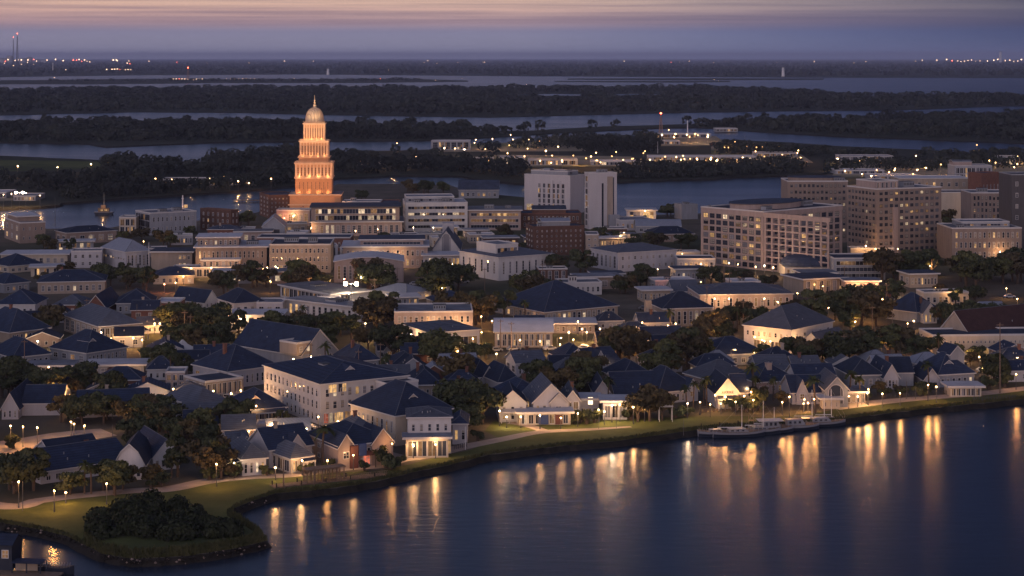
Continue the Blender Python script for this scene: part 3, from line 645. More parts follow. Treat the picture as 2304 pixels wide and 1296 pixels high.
sheet('car_park', [gp(1560, 764), gp(1640, 760), gp(1722, 790), gp(1700, 800), gp(1600, 778)], GZ + .05, 'paving')
sheet('forecourt', [gp(60, 768), gp(140, 760), gp(140, 780), gp(40, 782)], GZ + .05, 'paving')
for px, wd in [([(860, 772), (1000, 800), (1090, 796), (1240, 786), (1330, 790)], 8), ([(300, 900), (380, 905), (480, 900), (560, 905)], 8), ([(2090, 812), (2200, 822), (2304, 832), (2500, 845)], 14), ([(-60, 706), (120, 720), (330, 745), (500, 752), (640, 748)], 8), ([(760, 650), (900, 640), (1050, 640)], 10), ([(1200, 742), (1400, 744), (1560, 742), (1640, 752)], 9), ([(1440, 700), (1600, 705), (1800, 672), (2000, 672), (2304, 668)], 9), ([(180, 870), (260, 872), (350, 880)], 12), ([(480, 640), (640, 628), (780, 645)], 8)]:
    strip('street', px, wd, GZ + .045, 'asphalt')

for i, (pts) in enumerate([[(340, 418), (580, 418), (560, 405), (360, 404)], [(-60, 456), (95, 448), (80, 436), (-60, 438)], [(790, 372), (1010, 370), (1000, 358), (800, 360)], [(1010, 376), (1460, 374), (1420, 352), (1120, 348), (1040, 356)], [(980, 342), (1320, 340), (1280, 318), (1000, 324)], [(1430, 330), (1640, 326), (1610, 306), (1450, 308)], [(1440, 376), (1830, 366), (1800, 346), (1640, 346), (1640, 326), (1600, 330), (1600, 352), (1450, 358)], [(1870, 400), (2110, 396), (2100, 360), (1890, 366)], [(2100, 396), (2420, 384), (2400, 356), (2120, 362)]]):
    sheet('works_yard', [gp(x, y) for x, y in pts], GZ + .05 + .004 * i, 'yard')

def shore_rocks(n=2600):
    """broken stone and oyster shell lying on the bank"""
    rg = random.Random(9); b = MB(); P = SHORE[1:15]; tot = [abs(q[0] - p[0]) for p, q in zip(P[:-1], P[1:])]
    for _ in range(n):
        k = rg.choices(range(len(tot)), tot)[0]; t = rg.random(); px = P[k][0] + (P[k + 1][0] - P[k][0]) * t; py = P[k][1] + (P[k + 1][1] - P[k][1]) * t + rg.uniform(-3, 3.5)
        x, y = gp(px, py); r = rg.uniform(.12, .42); z = GZ - rg.uniform(0, 1.2); m = 0 if rg.random() < .93 else 1
        i = len(b.v); b.v += [(x + r * rg.uniform(.6, 1.2) * cx, y + r * rg.uniform(.6, 1.2) * cy, z + r * cz * .7) for cx, cy, cz in ((1, 0, 0), (-1, 0, 0), (0, 1, 0), (0, -1, 0), (0, 0, 1), (0, 0, -1))]
        for f in ((0, 2, 4), (2, 1, 4), (1, 3, 4), (3, 0, 4), (2, 0, 5), (1, 2, 5), (3, 1, 5), (0, 3, 5)): b.f.append(tuple(i + q for q in f)); b.m.append(m)
    b.build('shore_rocks', ['mud', 'brown_stone'])['kind'] = 'stuff'
shore_rocks()
# ------------------------------------------------------------ the floodlit tower
def tower():
    x0, y0 = gp(708, 492); s = y0 / FP
    root = thing('clock_tower', 'tall floodlit orange tower in stepped tiers under a ribbed dome', 'tower', (x0 * (y0 + 12) / y0, y0 + 12, GZ), R(3))
    zc = lambda y: (492 - y) * s                           # height of a photo row at the tower
    b = MB(); b.box(-13.2, 15.2, -12.5, 13, -.5, zc(440), 0, mtop=2); b.box(-13.8, 15.8, -13.1, 13.6, zc(440), zc(437), 1, mtop=2); b.box(-14.2, 4, -12.7, -12.502, zc(462), zc(459), 1)
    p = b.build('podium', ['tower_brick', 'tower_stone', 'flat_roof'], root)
    for i in range(7):
        link('window', window_mesh(1.7, 3.2, 'p', RG.choice(['glass', 'lit_warm', 'lit_dim']), 'tower_stone'), p, (-11 + i * 4, -12.52, 3.2))
    tiers = [(41.5, 437, 370, 365, 'tier'), (34.5, 365, 322, 318, 'tier'), (29.5, 318, 284, 281, 'tier')]
    wid = [(40.2, 437, 403, 400), (40.2, 400, 371, 366), (33, 366, 356, 354), (30.4, 354, 322, 317), (22.5, 317, 282, 278)]
    for i, (wpx, ya, yb_, yt) in enumerate(wid):
        w = wpx * s; za, zb, zt = zc(ya), zc(yb_), zc(yt); b = MB()
        b.box(-w, w, -w, w, za, zb, 0, mtop=1); b.box(-w - .5, w + .5, -w - .5, w + .5, zb, zb + (zt - zb) * .45, 1); b.box(-w - .9, w + .9, -w - .9, w + .9, zb + (zt - zb) * .45, zt, 1)
        n = [16, 10, 7, 9, 8][i]
        if i in (0, 2):                                    # plain brick base with shallow flutes
            for k in range(n):
                x = -w * .9 + 1.8 * w * (k + .5) / n
                b.box(x - w * .034, x + w * .034, -w - .4, -w - .002, za + .5, zb - .5, 0); b.box(-w - .4, -w - .002, x - w * .034, x + w * .034, za + .5, zb - .5, 0)
        else:
            for k in range(n + 1):                         # pilasters
                x = -w * .97 + 1.94 * w * k / n; q = w * .42 / n
                b.box(x - q, x + q, -w - .45, -w - .002, za + .2, zb, 1); b.box(-w - .45, -w - .002, x - q, x + q, za + .2, zb, 1); b.box(w + .002, w + .45, x - q, x + q, za + .2, zb, 1)
            b.box(-w - .5, w + .5, -w - .5, w + .5, za, za + .35, 1)
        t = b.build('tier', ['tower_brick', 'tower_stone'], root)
        if i == 0:                                         # narrow slots between the flutes, a door in the middle
            for k in range(n - 1):
                x = -w * .9 + 1.8 * w * (k + 1) / n
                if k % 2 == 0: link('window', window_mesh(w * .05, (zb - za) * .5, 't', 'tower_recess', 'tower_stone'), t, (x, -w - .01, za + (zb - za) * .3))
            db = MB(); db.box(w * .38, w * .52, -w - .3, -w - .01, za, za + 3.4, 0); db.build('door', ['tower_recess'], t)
        if i not in (0, 2):
            for k in range(n):
                x = -w * .97 + 1.94 * w * (k + .5) / n; hh = (zb - za) * .66
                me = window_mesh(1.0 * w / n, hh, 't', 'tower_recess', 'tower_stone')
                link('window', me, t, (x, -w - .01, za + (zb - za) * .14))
                if k % 2 == 0: link('window', me, t, (-w - .01, x, za + (zb - za) * .14), -math.pi / 2)
        if i != 2:                                         # uplighters standing on the ledge below
            for k in range(4):
                ul = bpy.data.lights.new('uplight', 'POINT'); ul.energy = 190; ul.color = (1, .50, .22); ul.shadow_soft_size = .3
                link('uplight', ul, t, (-w * .8 + 1.6 * w * k / 3, -w - 1.3, za + .8))
            ul = bpy.data.lights.new('uplight', 'POINT'); ul.energy = 140; ul.color = (1, .50, .22); ul.shadow_soft_size = .3; link('uplight', ul, t, (-w - 1.3, 0, za + .8))
        bl = MB()
        for k in range(25):
            x = -w + 2 * w * k / 24; bl.box(x - .07, x + .07, -w - .7, -w - .55, zt, zt + .7, 0)
        bl.box(-w - .7, w + .7, -w - .72, -w - .53, zt + .7, zt + .85, 0); bl.build('balustrade', ['tower_stone'], t)
    r = 20.5 * s; zb = zc(278); hd = zc(247) - zb; n = 32
    b = MB(); b.cyl(0, 0, zb, zb + .8, r * 1.08, r * 1.08, 32, 0); b.build('drum', ['tower_stone'], root)
    b = MB(); b.lathe(0, 0, [(r * math.cos(a) ** .75 if math.cos(a) > 0.01 else .2, zb + .8 + hd * math.sin(a)) for a in [math.pi / 2 * k / 12 for k in range(12)]] + [(r * .13, zb + .8 + hd)], n, 0)
    for k in range(16):                                    # ribs
        a = 2 * math.pi * k / 16
        for j in range(10):
            a0, a1 = math.pi / 2 * j / 11, math.pi / 2 * (j + 1) / 11
            P = [((r + .08) * math.cos(q) ** .75 * math.cos(a), (r + .08) * math.cos(q) ** .75 * math.sin(a), zb + .8 + hd * math.sin(q)) for q in (a0, a1)]
            b.bar(P[0], P[1], .14, 1, 4)
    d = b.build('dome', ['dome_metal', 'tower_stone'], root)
    zt = zb + .8 + hd; u = zc(215) - zt
    b = MB(); b.lathe(0, 0, [(r * .2, zt - .6), (r * .24, zt), (r * .16, zt + u * .1), (r * .18, zt + u * .22), (r * .07, zt + u * .3), (r * .13, zt + u * .42), (r * .05, zt + u * .5), (r * .09, zt + u * .6), (r * .03, zt + u * .68), (.08, zt + u)], 12, 0)
    b.build('finial', ['dome_metal'], d)
    return root, s
TOWER, TS = tower()
def floodlight(x, y, z, tgt, power, col, size=40, grp=True):
    """small projector on a bracket, with its own spot lamp"""
    t = thing('floodlight', 'small projector lamp aimed up at the orange tower', 'floodlight', (x, y, z), 0, 'projectors lighting the tower')
    b = MB(); b.box(-.25, .25, -.2, .2, .25, .7, 0); b.cyl(0, 0, 0, .25, .08, .08, 6, 0); b.build('housing', ['dark_trim'], t)
    l = bpy.data.lights.new('floodlight_lamp', 'SPOT'); l.energy = power; l.color = col; l.spot_size = R(size); l.spot_blend = .6; l.shadow_soft_size = .4
    o = link('floodlight_lamp', l, t, (0, 0, .8)); d = Vector(tgt) - Vector((x, y, z + .8)); o.rotation_euler = d.to_track_quat('-Z', 'Y').to_euler()
tx, ty = TOWER.location.x, TOWER.location.y
BLD.append(('floodlit tower', 708, 492, (tx - 14, ty - 13), 0, 30, 26, 66))

# ------------------------------------------------------------ every building, back rows first
w = 'white_stucco'; nv = 'navy_shingle'; sl = 'slate_shingle'
B = bld
B('brick_block', 'brown brick block', 'adjoining the floodlit tower', 'building', 606, 492, 584, 668, 441, 20, 'flat', 1, 'brick_brown', 'dark_roof', W_(3, 5, wf=.3, hf=.4, lit=.05), W_(7, 5, wf=.3, hf=.4, lit=.08), trim='brick_brown')
B('annex', 'glazed annex', 'low in front of the tower podium', 'building', 622, 508, 620, 697, 474, 0, 'flat', 1, 'pink_stone', 'flat_roof', None, W_(6, 1, 't', .7, .75, .7), D=12)
B('pavilion', 'wide terrace building', 'with dark set-back glazed storey beside the tower', 'building', 700, 532, 690, 905, 501, 4, 'slab', 1, 'pink_stone', 'flat_roof', None, W_(16, 1, 't', .3, .6, .7), D=30, ex=[('tier', .0, .97, .1, .95, 7.2, 'brown_stone', W_(16, 2, 'r', .6, hf=.75), W_(4, 2, 'r', .4), 'slab', 1, 'dark_roof', 'dark_trim')])
B('slate_block', 'dull grey block', 'behind the wide terrace building', 'building', 770, 498, 766, 856, 455, 0, 'flat', 1, 'grey_panel', 'flat_roof', None, W_(9, 2, 'p', .08, .3, .4), D=15, ex=[('unit', .2, .3, 3, 3, 2)])
B('brick_block', 'plain red brick block', 'joined to the dull grey block', 'building', 857, 512, 855, 897, 457, 0, 'flat', 1, 'brick_red', 'dark_roof', None, W_(3, 2, wf=.2, hf=.3, lit=0), D=18, trim='brick_red')
B('office_block', 'long white office', 'with stacked ribbon windows', 'office', 912, 520, 903, 1052, 458, 6, 'flat', 1, w, 'pale_roof', W_(3, 4, 'r', .3), W_(1, 4, 'r', .45, hf=.5), D=28, ex=[('tier', .02, .8, .2, .9, 2.6, 'grey_panel', W_(1, 1, 'r', 0)), ('unit', .6, .1, 4, 3, 2.2), ('unit', .15, .05, 3, 2, 1.6)])
B('office_block', 'tan office wing', 'with deep eaves stepping down from the long white office', 'office', 1054, 518, 1053, 1172, 474, 0, 'slab', 1, 'pink_stone', 'flat_roof', None, W_(1, 3, 'r', .5, hf=.55), D=24, ex=[('unit', .3, .3, 5, 4, 2.4), ('unit', .7, .4, 3, 3, 1.8)])
B('hall', 'dark vaulted hall', 'near the river behind the long white office', 'hall', 1032, 446, 1030, 1122, 428, 0, 'barrel', 5.5, 'grey_panel', 'dark_roof', None, W_(7, 1, 'p', .5, .5, .5), D=26)
B('hospital', 'pale blank hospital block', 'with deep glazed slots facing the river', 'hospital', 1283, 482, 1180, 1314, 397, 58, 'flat', 1, 'hospital_panel', 'flat_roof', W_(6, 5, 'g', .25, .55, .9, z0=.12, z1=.80, x0=.10, x1=.72), None,
  ex=[('tier', .15, .9, .1, .9, 2.2, 'grey_panel'), ('unit', .3, .1, 3, 3, 3), ('shop', 'l', .80, .97, 1.2, 5, ('lit_white', 'lit_warm'), 1), ('unit', .5, .6, 5, 4, 3.6), ('box', 'wall_fin', -.5, -.02, 6, 7, 1, 19, 'hospital_panel'), ('box', 'wall_fin', -.5, -.02, 11.5, 12.5, 1, 19, 'hospital_panel')])
B('hospital_tower', 'tall pale slab tower', 'with dark vertical slots beside the hospital block', 'tower', 1325, 516, 1315, 1388, 391, 14, 'flat', 1, 'hospital_panel', 'flat_roof', W_(1, 8, 'g', .4, .5, .9), None, D=16,
  ex=[('box', 'window_slot', 7.0, 8.0, -.08, -.003, .5, 24, 'glass'), ('box', 'window_slot', 13.2, 13.7, -.08, -.003, .5, 27, 'glass'), ('box', 'wall_panel', 10, 13, -.35, -.004, 0, 27.5, 'tan_stucco'), ('sign', 'Yen', 'r', .66, 22.5, 2.6, 'trim'), ('unit', .4, .4, 5, 4, 1.8), ('box', 'wall_base', 10.4, 16.0, -3, -.005, -.5, 7.5, 'grey_panel')])
B('pavilion', 'small pale pavilion', 'with a wide glowing opening above the river', 'building', 1412, 494, 1410, 1476, 474, 0, 'slab', 1, w, 'pale_roof', None, W_(2, 1, 'g', 1, .8, .8), D=12)
B('grey_block', 'windowless grey block', 'standing alone before the river', 'building', 1534, 494, 1517, 1570, 462, 20, 'flat', 1, 'grey_panel', 'flat_roof', None, None, trim='grey_panel', ex=[('unit', .3, .3, 3, 3, 1.2)])
B('shed', 'low flat grey shed', 'in front of the small pale pavilion', 'shed', 1395, 519, 1372, 1470, 497, 12, 'flat', 1, 'lilac_white', 'flat_roof', W_(3, 1, lit=.1), W_(7, 1, 'p', .2))
B('shed', 'vaulted silvery shed', 'along the river trees', 'shed', 1432, 524, 1430, 1532, 510, 0, 'barrel', 3, 'grey_panel', 'seam_metal', None, W_(6, 1, lit=.1), D=14)
B('house', 'dark hipped house', 'among trees below the vaulted shed', 'house', 1462, 545, 1455, 1562, 528, 8, 'hip', 3.6, 'brown_stone', nv, None, W_(8, 1, 'p', .2), D=14)
B('brick_block', 'big dark brick block', 'with tiny windows in the middle of town', 'building', 1200, 575, 1183, 1315, 512, 12, 'flat', 1, 'brick_brown', 'dark_roof', W_(3, 5, lit=.05, wf=.3, hf=.4), W_(10, 5, lit=.06, wf=.28, hf=.4), trim='brick_brown', ex=[('tier', .2, .75, .2, .8, 2.0, 'grey_panel', None, None, 'barrel', 1.2, 'seam_metal'), ('unit', .1, .1, 2, 2, 1.4)])
B('brick_block', 'long brick range', 'with curved dark roof under the hospital', 'building', 1172, 514, 1160, 1308, 482, 2, 'flat', 1, 'brick_brown', 'dark_roof', None, W_(14, 2, 't', .12, .4, .6), D=22, trim='brick_red', ex=[('tier', .2, .75, .1, .7, 2.0, 'brick_brown', None, None, 'barrel', 1.6, 'dark_roof')])
B('tan_block', 'small tan block', 'against the big dark brick block', 'building', 1318, 575, 1316, 1347, 529, 0, 'flat', 1, 'tan_stucco', 'flat_roof', None, W_(2, 3, 'p', .2, .4, .4), D=14)
B('apartment_tower', 'gridded pale tower', 'of square windows with an oval dark penthouse', 'apartment block', 1718, 609, 1577, 1895, 478, 40, 'flat', 1, 'pink_stone', 'dark_roof', W_(9, 8, 'p', .26, .72, .72, z0=.02, z1=.93, frame='dark_trim'), W_(11, 8, 'p', .14, .72, .72, z0=.02, z1=.93, frame='dark_trim'),
  ex=[('grid', 'l', 9, 8, 'pink_stone', .02, .93), ('grid', 'r', 11, 8, 'pink_stone', .02, .93), ('drum', .42, .5, 20, 11, 2.4), ('unit', .75, .3, 6, 4, 2.2), ('unit', .15, .15, 4, 3, 1.6), ('sign', 'IIIII', 'l', .85, 25.2, 1.3, 'dark_trim')])
B('apartment_block', 'brown gridded wing', 'rising behind the gridded pale tower', 'apartment block', 1772, 545, 1768, 1908, 409, 0, 'flat', 1, 'hotel_stone', 'dark_roof', None, W_(13, 9, 'p', .05, .55, .5, z1=.99, frame='dark_trim'), D=22, ex=[('drum', .5, .5, 13, 7, 1.6), ('unit', .8, .2, 5, 4, 1.6)])
B('hotel', 'largest brown hotel', 'with bays of paired square windows', 'hotel', 1972, 577, 1906, 2118, 427, 24, 'flat', 1, 'hotel_stone', 'flat_roof', W_(8, 10, 'p', .08, .6, .52, z1=.99, frame='dark_trim'), W_(12, 10, 'p', .14, .6, .52, z1=.99, frame='dark_trim'),
  ex=[('tier', .05, .4, .15, .8, 3.2, 'pink_stone', W_(5, 1, 'g', .1)), ('box', 'stair_bay', 8.6, 11.2, -.9, -.01, 0, 22, 'pink_stone'), ('unit', .6, .4, 6, 4, 2.4)])
B('hall', 'long cream hall', 'with two glowing windows behind the largest brown hotel', 'building', 2022, 448, 2018, 2182, 402, 0, 'flat', 1, 'tan_stucco', 'pale_roof', None, W_(9, 2, 'p', .3, .35, .45), D=26, ex=[('shop', 'r', .30, .36, 4, 7, ('lit_warm',)), ('shop', 'r', .42, .50, 4, 7.5, ('lit_warm',))])
B('office_block', 'glass-topped grey office', 'set back over the brick tower', 'office', 2148, 438, 2143, 2232, 374, 0, 'flat', 1, 'grey_panel', 'flat_roof', None, W_(9, 4, 'g', .1, .9, .7), D=20, ex=[('tier', 0, .5, .2, .8, 2.4, 'pink_stone', None, None, 'barrel', 1)])
B('brick_tower', 'squat red brick tower', 'behind the blank cream wall', 'building', 2208, 455, 2178, 2250, 391, 35, 'flat', 1, 'brick_red', 'dark_roof', None, W_(5, 1, 'p', 0, .2, .3), trim='brick_red')
B('dark_slab', 'near-black slab building', 'at the edge of town', 'building', 2276, 560, 2268, 2340, 394, 4, 'flat', 1, 'dark_panel', 'dark_roof', None, W_(3, 6, 'p', .03, .3, .4), D=18, trim='grey_panel')
B('blank_hall', 'blank cream wall hall', 'between the hotel and the ribbed brown office', 'building', 2118, 502, 2114, 2184, 434, 0, 'flat', 1, 'cream_stucco', 'dark_roof', None, None, D=18)
B('office_block', 'ribbed brown office', 'of six storeys beside the blank cream wall', 'office', 2185, 524, 2183, 2297, 435, 0, 'flat', 1, 'hotel_stone', 'flat_roof', None, W_(12, 6, 't', .14, .5, .65, frame='dark_trim'), D=22, ex=[('unit', .2, .3, 5, 4, 2), ('unit', .7, .2, 4, 3, 1.5)])
B('office_block', 'low tan office', 'with two bands of windows behind the dark oaks', 'office', 2142, 588, 2138, 2299, 515, 3, 'flat', 1, 'hotel_stone', 'flat_roof', None, W_(14, 3, 't', .35, .5, .6), D=24, ex=[('tier', .2, .9, .3, .9, 2, 'grey_panel', W_(1, 1, 'r', .1)), ('unit', .1, .1, 3, 2, 1.4)])
B('shed', 'small white box shed', 'at the foot of the largest brown hotel', 'shed', 2093, 556, 2088, 2152, 537, 0, 'flat', 1, w, 'pale_roof', None, W_(2, 1, lit=.3, wf=.2), D=12)
B('wall_block', 'curved cream wall block', 'lit from above before the largest brown hotel', 'building', 1914, 578, 1910, 2012, 560, 0, 'flat', 1, 'cream_stucco', 'flat_roof', None, None, D=8)
# behind and around the river quay on the other side of the tower
B('warehouse', 'brown warehouse', 'with white railed roof by the river', 'warehouse', 45, 548, 10, 102, 503, 25, 'flat', 1, 'brown_stone', 'flat_roof', W_(3, 2, lit=.1, wf=.3), W_(4, 2, lit=.1, wf=.25, hf=.35), ex=[('tier', .1, .98, .3, .95, 2.2, 'brown_stone', None, None, 'slab', 1, 'pale_roof')])
B('house', 'brown house', 'with one bright arched window', 'house', 150, 550, 125, 262, 525, 12, 'hip', 2.6, 'brown_stone', nv, W_(2, 1, lit=.3), W_(5, 1, 'p', .25), ex=[('arch', .48, 2.6, .6, 4.2, 'lit_white')])
B('annex', 'short cream block', 'with yellow windows beside the glass-cornered block', 'building', 268, 528, 265, 306, 490, 0, 'flat', 1, 'cream_stucco', 'flat_roof', None, W_(3, 2, 'g', .7, .8, .7), D=12)
B('office_block', 'glass-cornered grey block', 'at the river edge', 'office', 338, 530, 305, 442, 481, 18, 'flat', 1, 'grey_panel', 'flat_roof', W_(3, 3, 'g', .15, .9, .85, frame='dark_trim'), W_(10, 2, 'p', .08, .4, .45), D=20, ex=[('unit', .3, .3, 4, 3, 1.4), ('unit', .6, .3, 5, 3, 1.8)])
B('brick_block', 'small dark brick block', 'half hidden by riverside trees', 'building', 520, 522, 450, 537, 475, 55, 'flat', 1, 'brick_brown', 'dark_roof', W_(6, 3, lit=.05, wf=.3), W_(2, 3, lit=0, wf=.3), D=22, trim='brick_brown')
B('house', 'low brick house', 'with a row of lit windows under trees', 'house', 467, 537, 462, 538, 517, 0, 'hip', 2, 'brick_red', 'dark_roof', None, W_(6, 1, 'p', .6, .5, .5), D=11)
B('community_hall', 'pale domed-roof hall', 'with a slot window row in its white wall', 'hall', 283, 606, 229, 338, 568, 36, 'hip', 4.4, 'lilac_white', 'seam_metal', W_(9, 1, 'p', .8, .5, .32, z0=.35, z1=.85), W_(6, 1, 't', .25, .5, .7), ex=[('door', .5)])
B('annex', 'plain tan wing', 'joined to the pale domed-roof hall', 'building', 340, 607, 338, 432, 568, 0, 'slab', 1, 'tan_stucco', 'dark_roof', None, W_(3, 2, 'p', .4, .6, .5, x0=.66), D=15)
B('house', 'white flat-topped villa', 'with two floors of dark paired windows', 'house', 160, 603, 148, 229, 567, 8, 'flat', 1, 'lilac_white', 'flat_roof', W_(2, 2), W_(4, 2, 'p', .05, .4, .5), D=12)
B('carport', 'long low cream shed', 'with a flat pale canopy roof', 'shed', 2, 598, -20, 152, 574, 4, 'slab', 1, 'cream_stucco', 'pale_roof', None, W_(9, 1, 'p', .1, .5, .5), D=16)
B('house', 'blue-roofed bungalow', 'at the end of the long cream shed', 'house', 20, 615, -22, 96, 600, 25, 'hip', 4.6, 'cream_stucco', nv, W_(3, 1), W_(5, 1, 'p', .15))
B('school', 'sweeping brown school', 'with set-back pink-panelled top floor', 'school', 440, 614, 428, 600, 558, 5, 'slab', 1, 'brown_stone', 'pale_roof', W_(4, 2), W_(15, 2, 't', .12, .45, .62), D=26, ex=[('tier', .02, .6, .15, .8, 3.6, 'brown_stone', W_(8, 1, 't', .25, .5, .6), None, 'slab', 1, 'pale_roof'), ('box', 'wall_panel', 3, 7, 3.6, 3.8, 8.8, 11.5, 'pink_stone'), ('unit', .7, .3, 5, 4, 1.8)])
B('school', 'three-storey tan school', 'continuing the sweeping brown school', 'school', 606, 614, 600, 744, 552, 2, 'flat', 1, 'tan_stucco', 'dark_roof', None, W_(14, 3, 'p', .10, .55, .55), D=26, ex=[('shop', 'r', .1, .6, .4, 3.2, ('lit_warm', 'lit_dim', 'glass'), 4), ('unit', .2, .5, 6, 4, 1.8), ('unit', .6, .4, 4, 3, 2.2)])
B('canteen', 'low glowing annex', 'in front of the sweeping brown school', 'building', 387, 625, 380, 542, 604, 3, 'flat', 1, 'tan_stucco', 'flat_roof', None, W_(9, 1, 'g', .7, .8, .75), D=10, ex=[('tier', .4, .98, .3, 1.0, 2.6, 'pink_stone', W_(6, 1, 'g', .5))])
B('brick_range', 'long terracotta brick bar', 'behind the three-storey tan school', 'building', 578, 565, 575, 788, 536, 0, 'flat', 1, 'brick_red', 'dark_roof', None, W_(16, 1, 'p', .1, .35, .45), D=18)
B('shed', 'blue-grey gabled shed', 'under the brown brick block', 'shed', 590, 540, 578, 641, 510, 5, 'gable_v', 4.6, 'grey_panel', 'seam_metal', None, W_(1, 1, 'p', 0, .6, .7), D=22)
B('shed', 'small white flat shed', 'beside the blue-grey gabled shed', 'shed', 645, 545, 640, 692, 524, 0, 'flat', 1, w, 'pale_roof', None, W_(3, 1, lit=.2), D=10, ex=[('unit', .3, .2, 3, 2, 1.5)])
B('library', 'two-storey pink building', 'with white layered roof edges', 'building', 772, 604, 768, 962, 557, 3, 'slab', 1, 'pink_stone', 'pale_roof', None, W_(16, 2, 't', .2, .5, .6), D=26, ex=[('tier', .2, .95, .2, .9, 2.4, 'pink_stone', W_(1, 1, 'r', .4), None, 'slab', 1, 'dark_roof')])
B('gymnasium', 'pink low hall', 'with a bowed white roof under the two-storey pink building', 'building', 752, 636, 748, 908, 590, 4, 'barrel_v', 1.8, 'pink_stone', 'pale_roof', None, W_(7, 1, 't', .25, .55, .72, x1=.6), D=22)
B('glass_link', 'low glazed link', 'running up to the white chapel gable', 'building', 952, 607, 948, 1046, 576, 3, 'slab', 1, 'lilac_white', 'pale_roof', None, W_(10, 1, 't', .3, .8, .75), D=14)
B('chapel', 'white chapel gable', 'with ornate pointed front and slate roof', 'church', 974, 592, 966, 1034, 562, 0, 'gable_v', 8, w, sl, None, W_(6, 1, 't', .1, .4, .7), D=34, ex=[('arch', .5, 4.2, 4.5, 13, 'glass_pale'), ('chimney', .5, .75, 1.5, 'lilac_white', 5)])
B('town_hall', 'white pilastered hall', 'with tall narrow windows and low slate roof', 'public hall', 1122, 632, 1034, 1245, 580, 33, 'hip', 3, w, sl, W_(6, 1, 't', .05, .3, .66, z0=.16, z1=.95), W_(8, 1, 't', .05, .3, .66, z0=.16, z1=.95), ex=[('tier', .1, .5, .2, .7, 4.2, w, W_(1, 1, 'r', .2)), ('door', .2)])
B('museum', 'white lilac-walled block', 'with pale low roof right of the round trees'.replace('right of', 'beside'), 'building', 1390, 612, 1329, 1522, 570, 28, 'hip', 2.4, 'lilac_white', 'slate_shingle', W_(6, 1, 't', .1, .5, .72), W_(9, 2, 'p', .12, .35, .42), ex=[('door', .4), ('unit', .2, .5, .1, .1, .1)])
B('annex', 'small grey annex', 'between the white lilac-walled block and the gridded tower', 'building', 1524, 615, 1520, 1609, 584, 0, 'flat', 1, 'grey_panel', 'dark_roof', None, W_(7, 1, 't', .25, .6, .7), D=14)
B('clinic', 'white penthouse block', 'peeping over the great navy hip roof', 'building', 1258, 664, 1244, 1354, 638, 6, 'flat', 1, w, 'flat_roof', W_(1, 1), W_(8, 1, 'p', .15, .5, .5), D=12, ex=[('unit', .25, .2, 3, 3, 2.4, 'white_stucco')])
B('assembly_hall', 'great navy hip roof hall', 'with a glazed band under its eaves', 'hall', 1225, 726, 1111, 1390, 704, 34, 'hip', 8.2, 'tan_stucco', nv, W_(12, 1, 't', .2, .6, .75), W_(14, 1, 't', .28, .6, .75))
B('dining_hall', 'hipped pavilion', 'with tall dark bays and an orange chimney', 'building', 1492, 736, 1459, 1603, 696, 13, 'hip', 4.6, 'tan_stucco', nv, W_(3, 1, 't', .2), W_(8, 1, 't', .12, .55, .8), D=18, ex=[('box', 'chimney', -6, -4, 0, 2, 0, 9, 'tan_stucco')])
B('warehouse', 'flat slate-roofed hall', 'with an amber lit wall', 'building', 1575, 697, 1565, 1784, 664, 5, 'hip', 2.6, 'pink_stone', sl, W_(2, 1), W_(14, 1, 't', .5, .45, .65), D=24)
B('house', 'grey gabled house', 'at the shoulder of the flat slate-roofed hall', 'house', 1515, 672, 1503, 1572, 656, 8, 'gable_u', 4.2, 'grey_panel', sl, None, W_(5, 1, 'p', .2), D=12)
B('market_hall', 'flat tan market', 'with a white roof edge and lit bays', 'shop', 1808, 664, 1762, 1903, 630, 20, 'slab', 1, 'tan_stucco', 'dark_roof', None, W_(6, 1, 'g', .5, .6, .7), D=20)
B('pavilion', 'round dark-domed pavilion', 'behind the flat tan market', 'pavilion', 1766, 624, 1761, 1882, 602, 0, 'dome', 4.6, 'cream_stucco', 'dark_roof', None, W_(12, 1, 't', .5, .7, .75), D=22)
B('shop', 'pink lit shop', 'adjoining the flat tan market', 'shop', 1903, 667, 1901, 1978, 634, 0, 'slab', 1, 'pink_stone', 'flat_roof', None, W_(6, 1, 'g', .9, .8, .75), D=10)
B('office_block', 'long low glazed office', 'below the curved cream wall', 'office', 1876, 630, 1871, 1992, 583, 2, 'flat', 1, 'grey_panel', 'dark_roof', None, W_(1, 3, 'r', .5, hf=.7), D=18)
B('showroom', 'long white-roofed showroom', 'with a rounded glazed nose below the brightest lamp', 'building', 745, 690, 631, 832, 664, 36, 'slab', 1, w, 'flat_roof', W_(12, 1, 'g', .35, .9, .75), W_(3, 1, 'g', .6, .8, .7, x1=.5), ex=[('unit', .4, .6, 5, 4, .8)])
B('depot', 'lower white terraced depot', 'in front of the white-roofed showroom', 'building', 812, 730, 606, 852, 694, 48, 'slab', 1, w, 'flat_roof', W_(12, 1, 't', .25, .5, .7), W_(3, 1, 't', .2), ex=[('unit', .3, .4, 6, 5, 1.2)])
B('annex', 'small square grey annex', 'at the far end of the white depot'.replace('far', 'street'), 'building', 577, 716, 575, 636, 683, 0, 'flat', 1, 'lilac_white', 'flat_roof', None, W_(3, 1, 't', .1, .6, .7), D=12)
B('house', 'white house', 'with a spreading lilac metal hip roof', 'house', 915, 678, 824, 970, 662, 38, 'hip', 2.8, w, 'seam_metal', W_(6, 1), W_(3, 1))
B('cafe', 'small white cafe', 'glowing under a thick flat roof', 'cafe', 516, 744, 512, 633, 711, 0, 'slab', 1, w, 'pale_roof', None, W_(6, 1, 'g', .7, .7, .7), D=13)
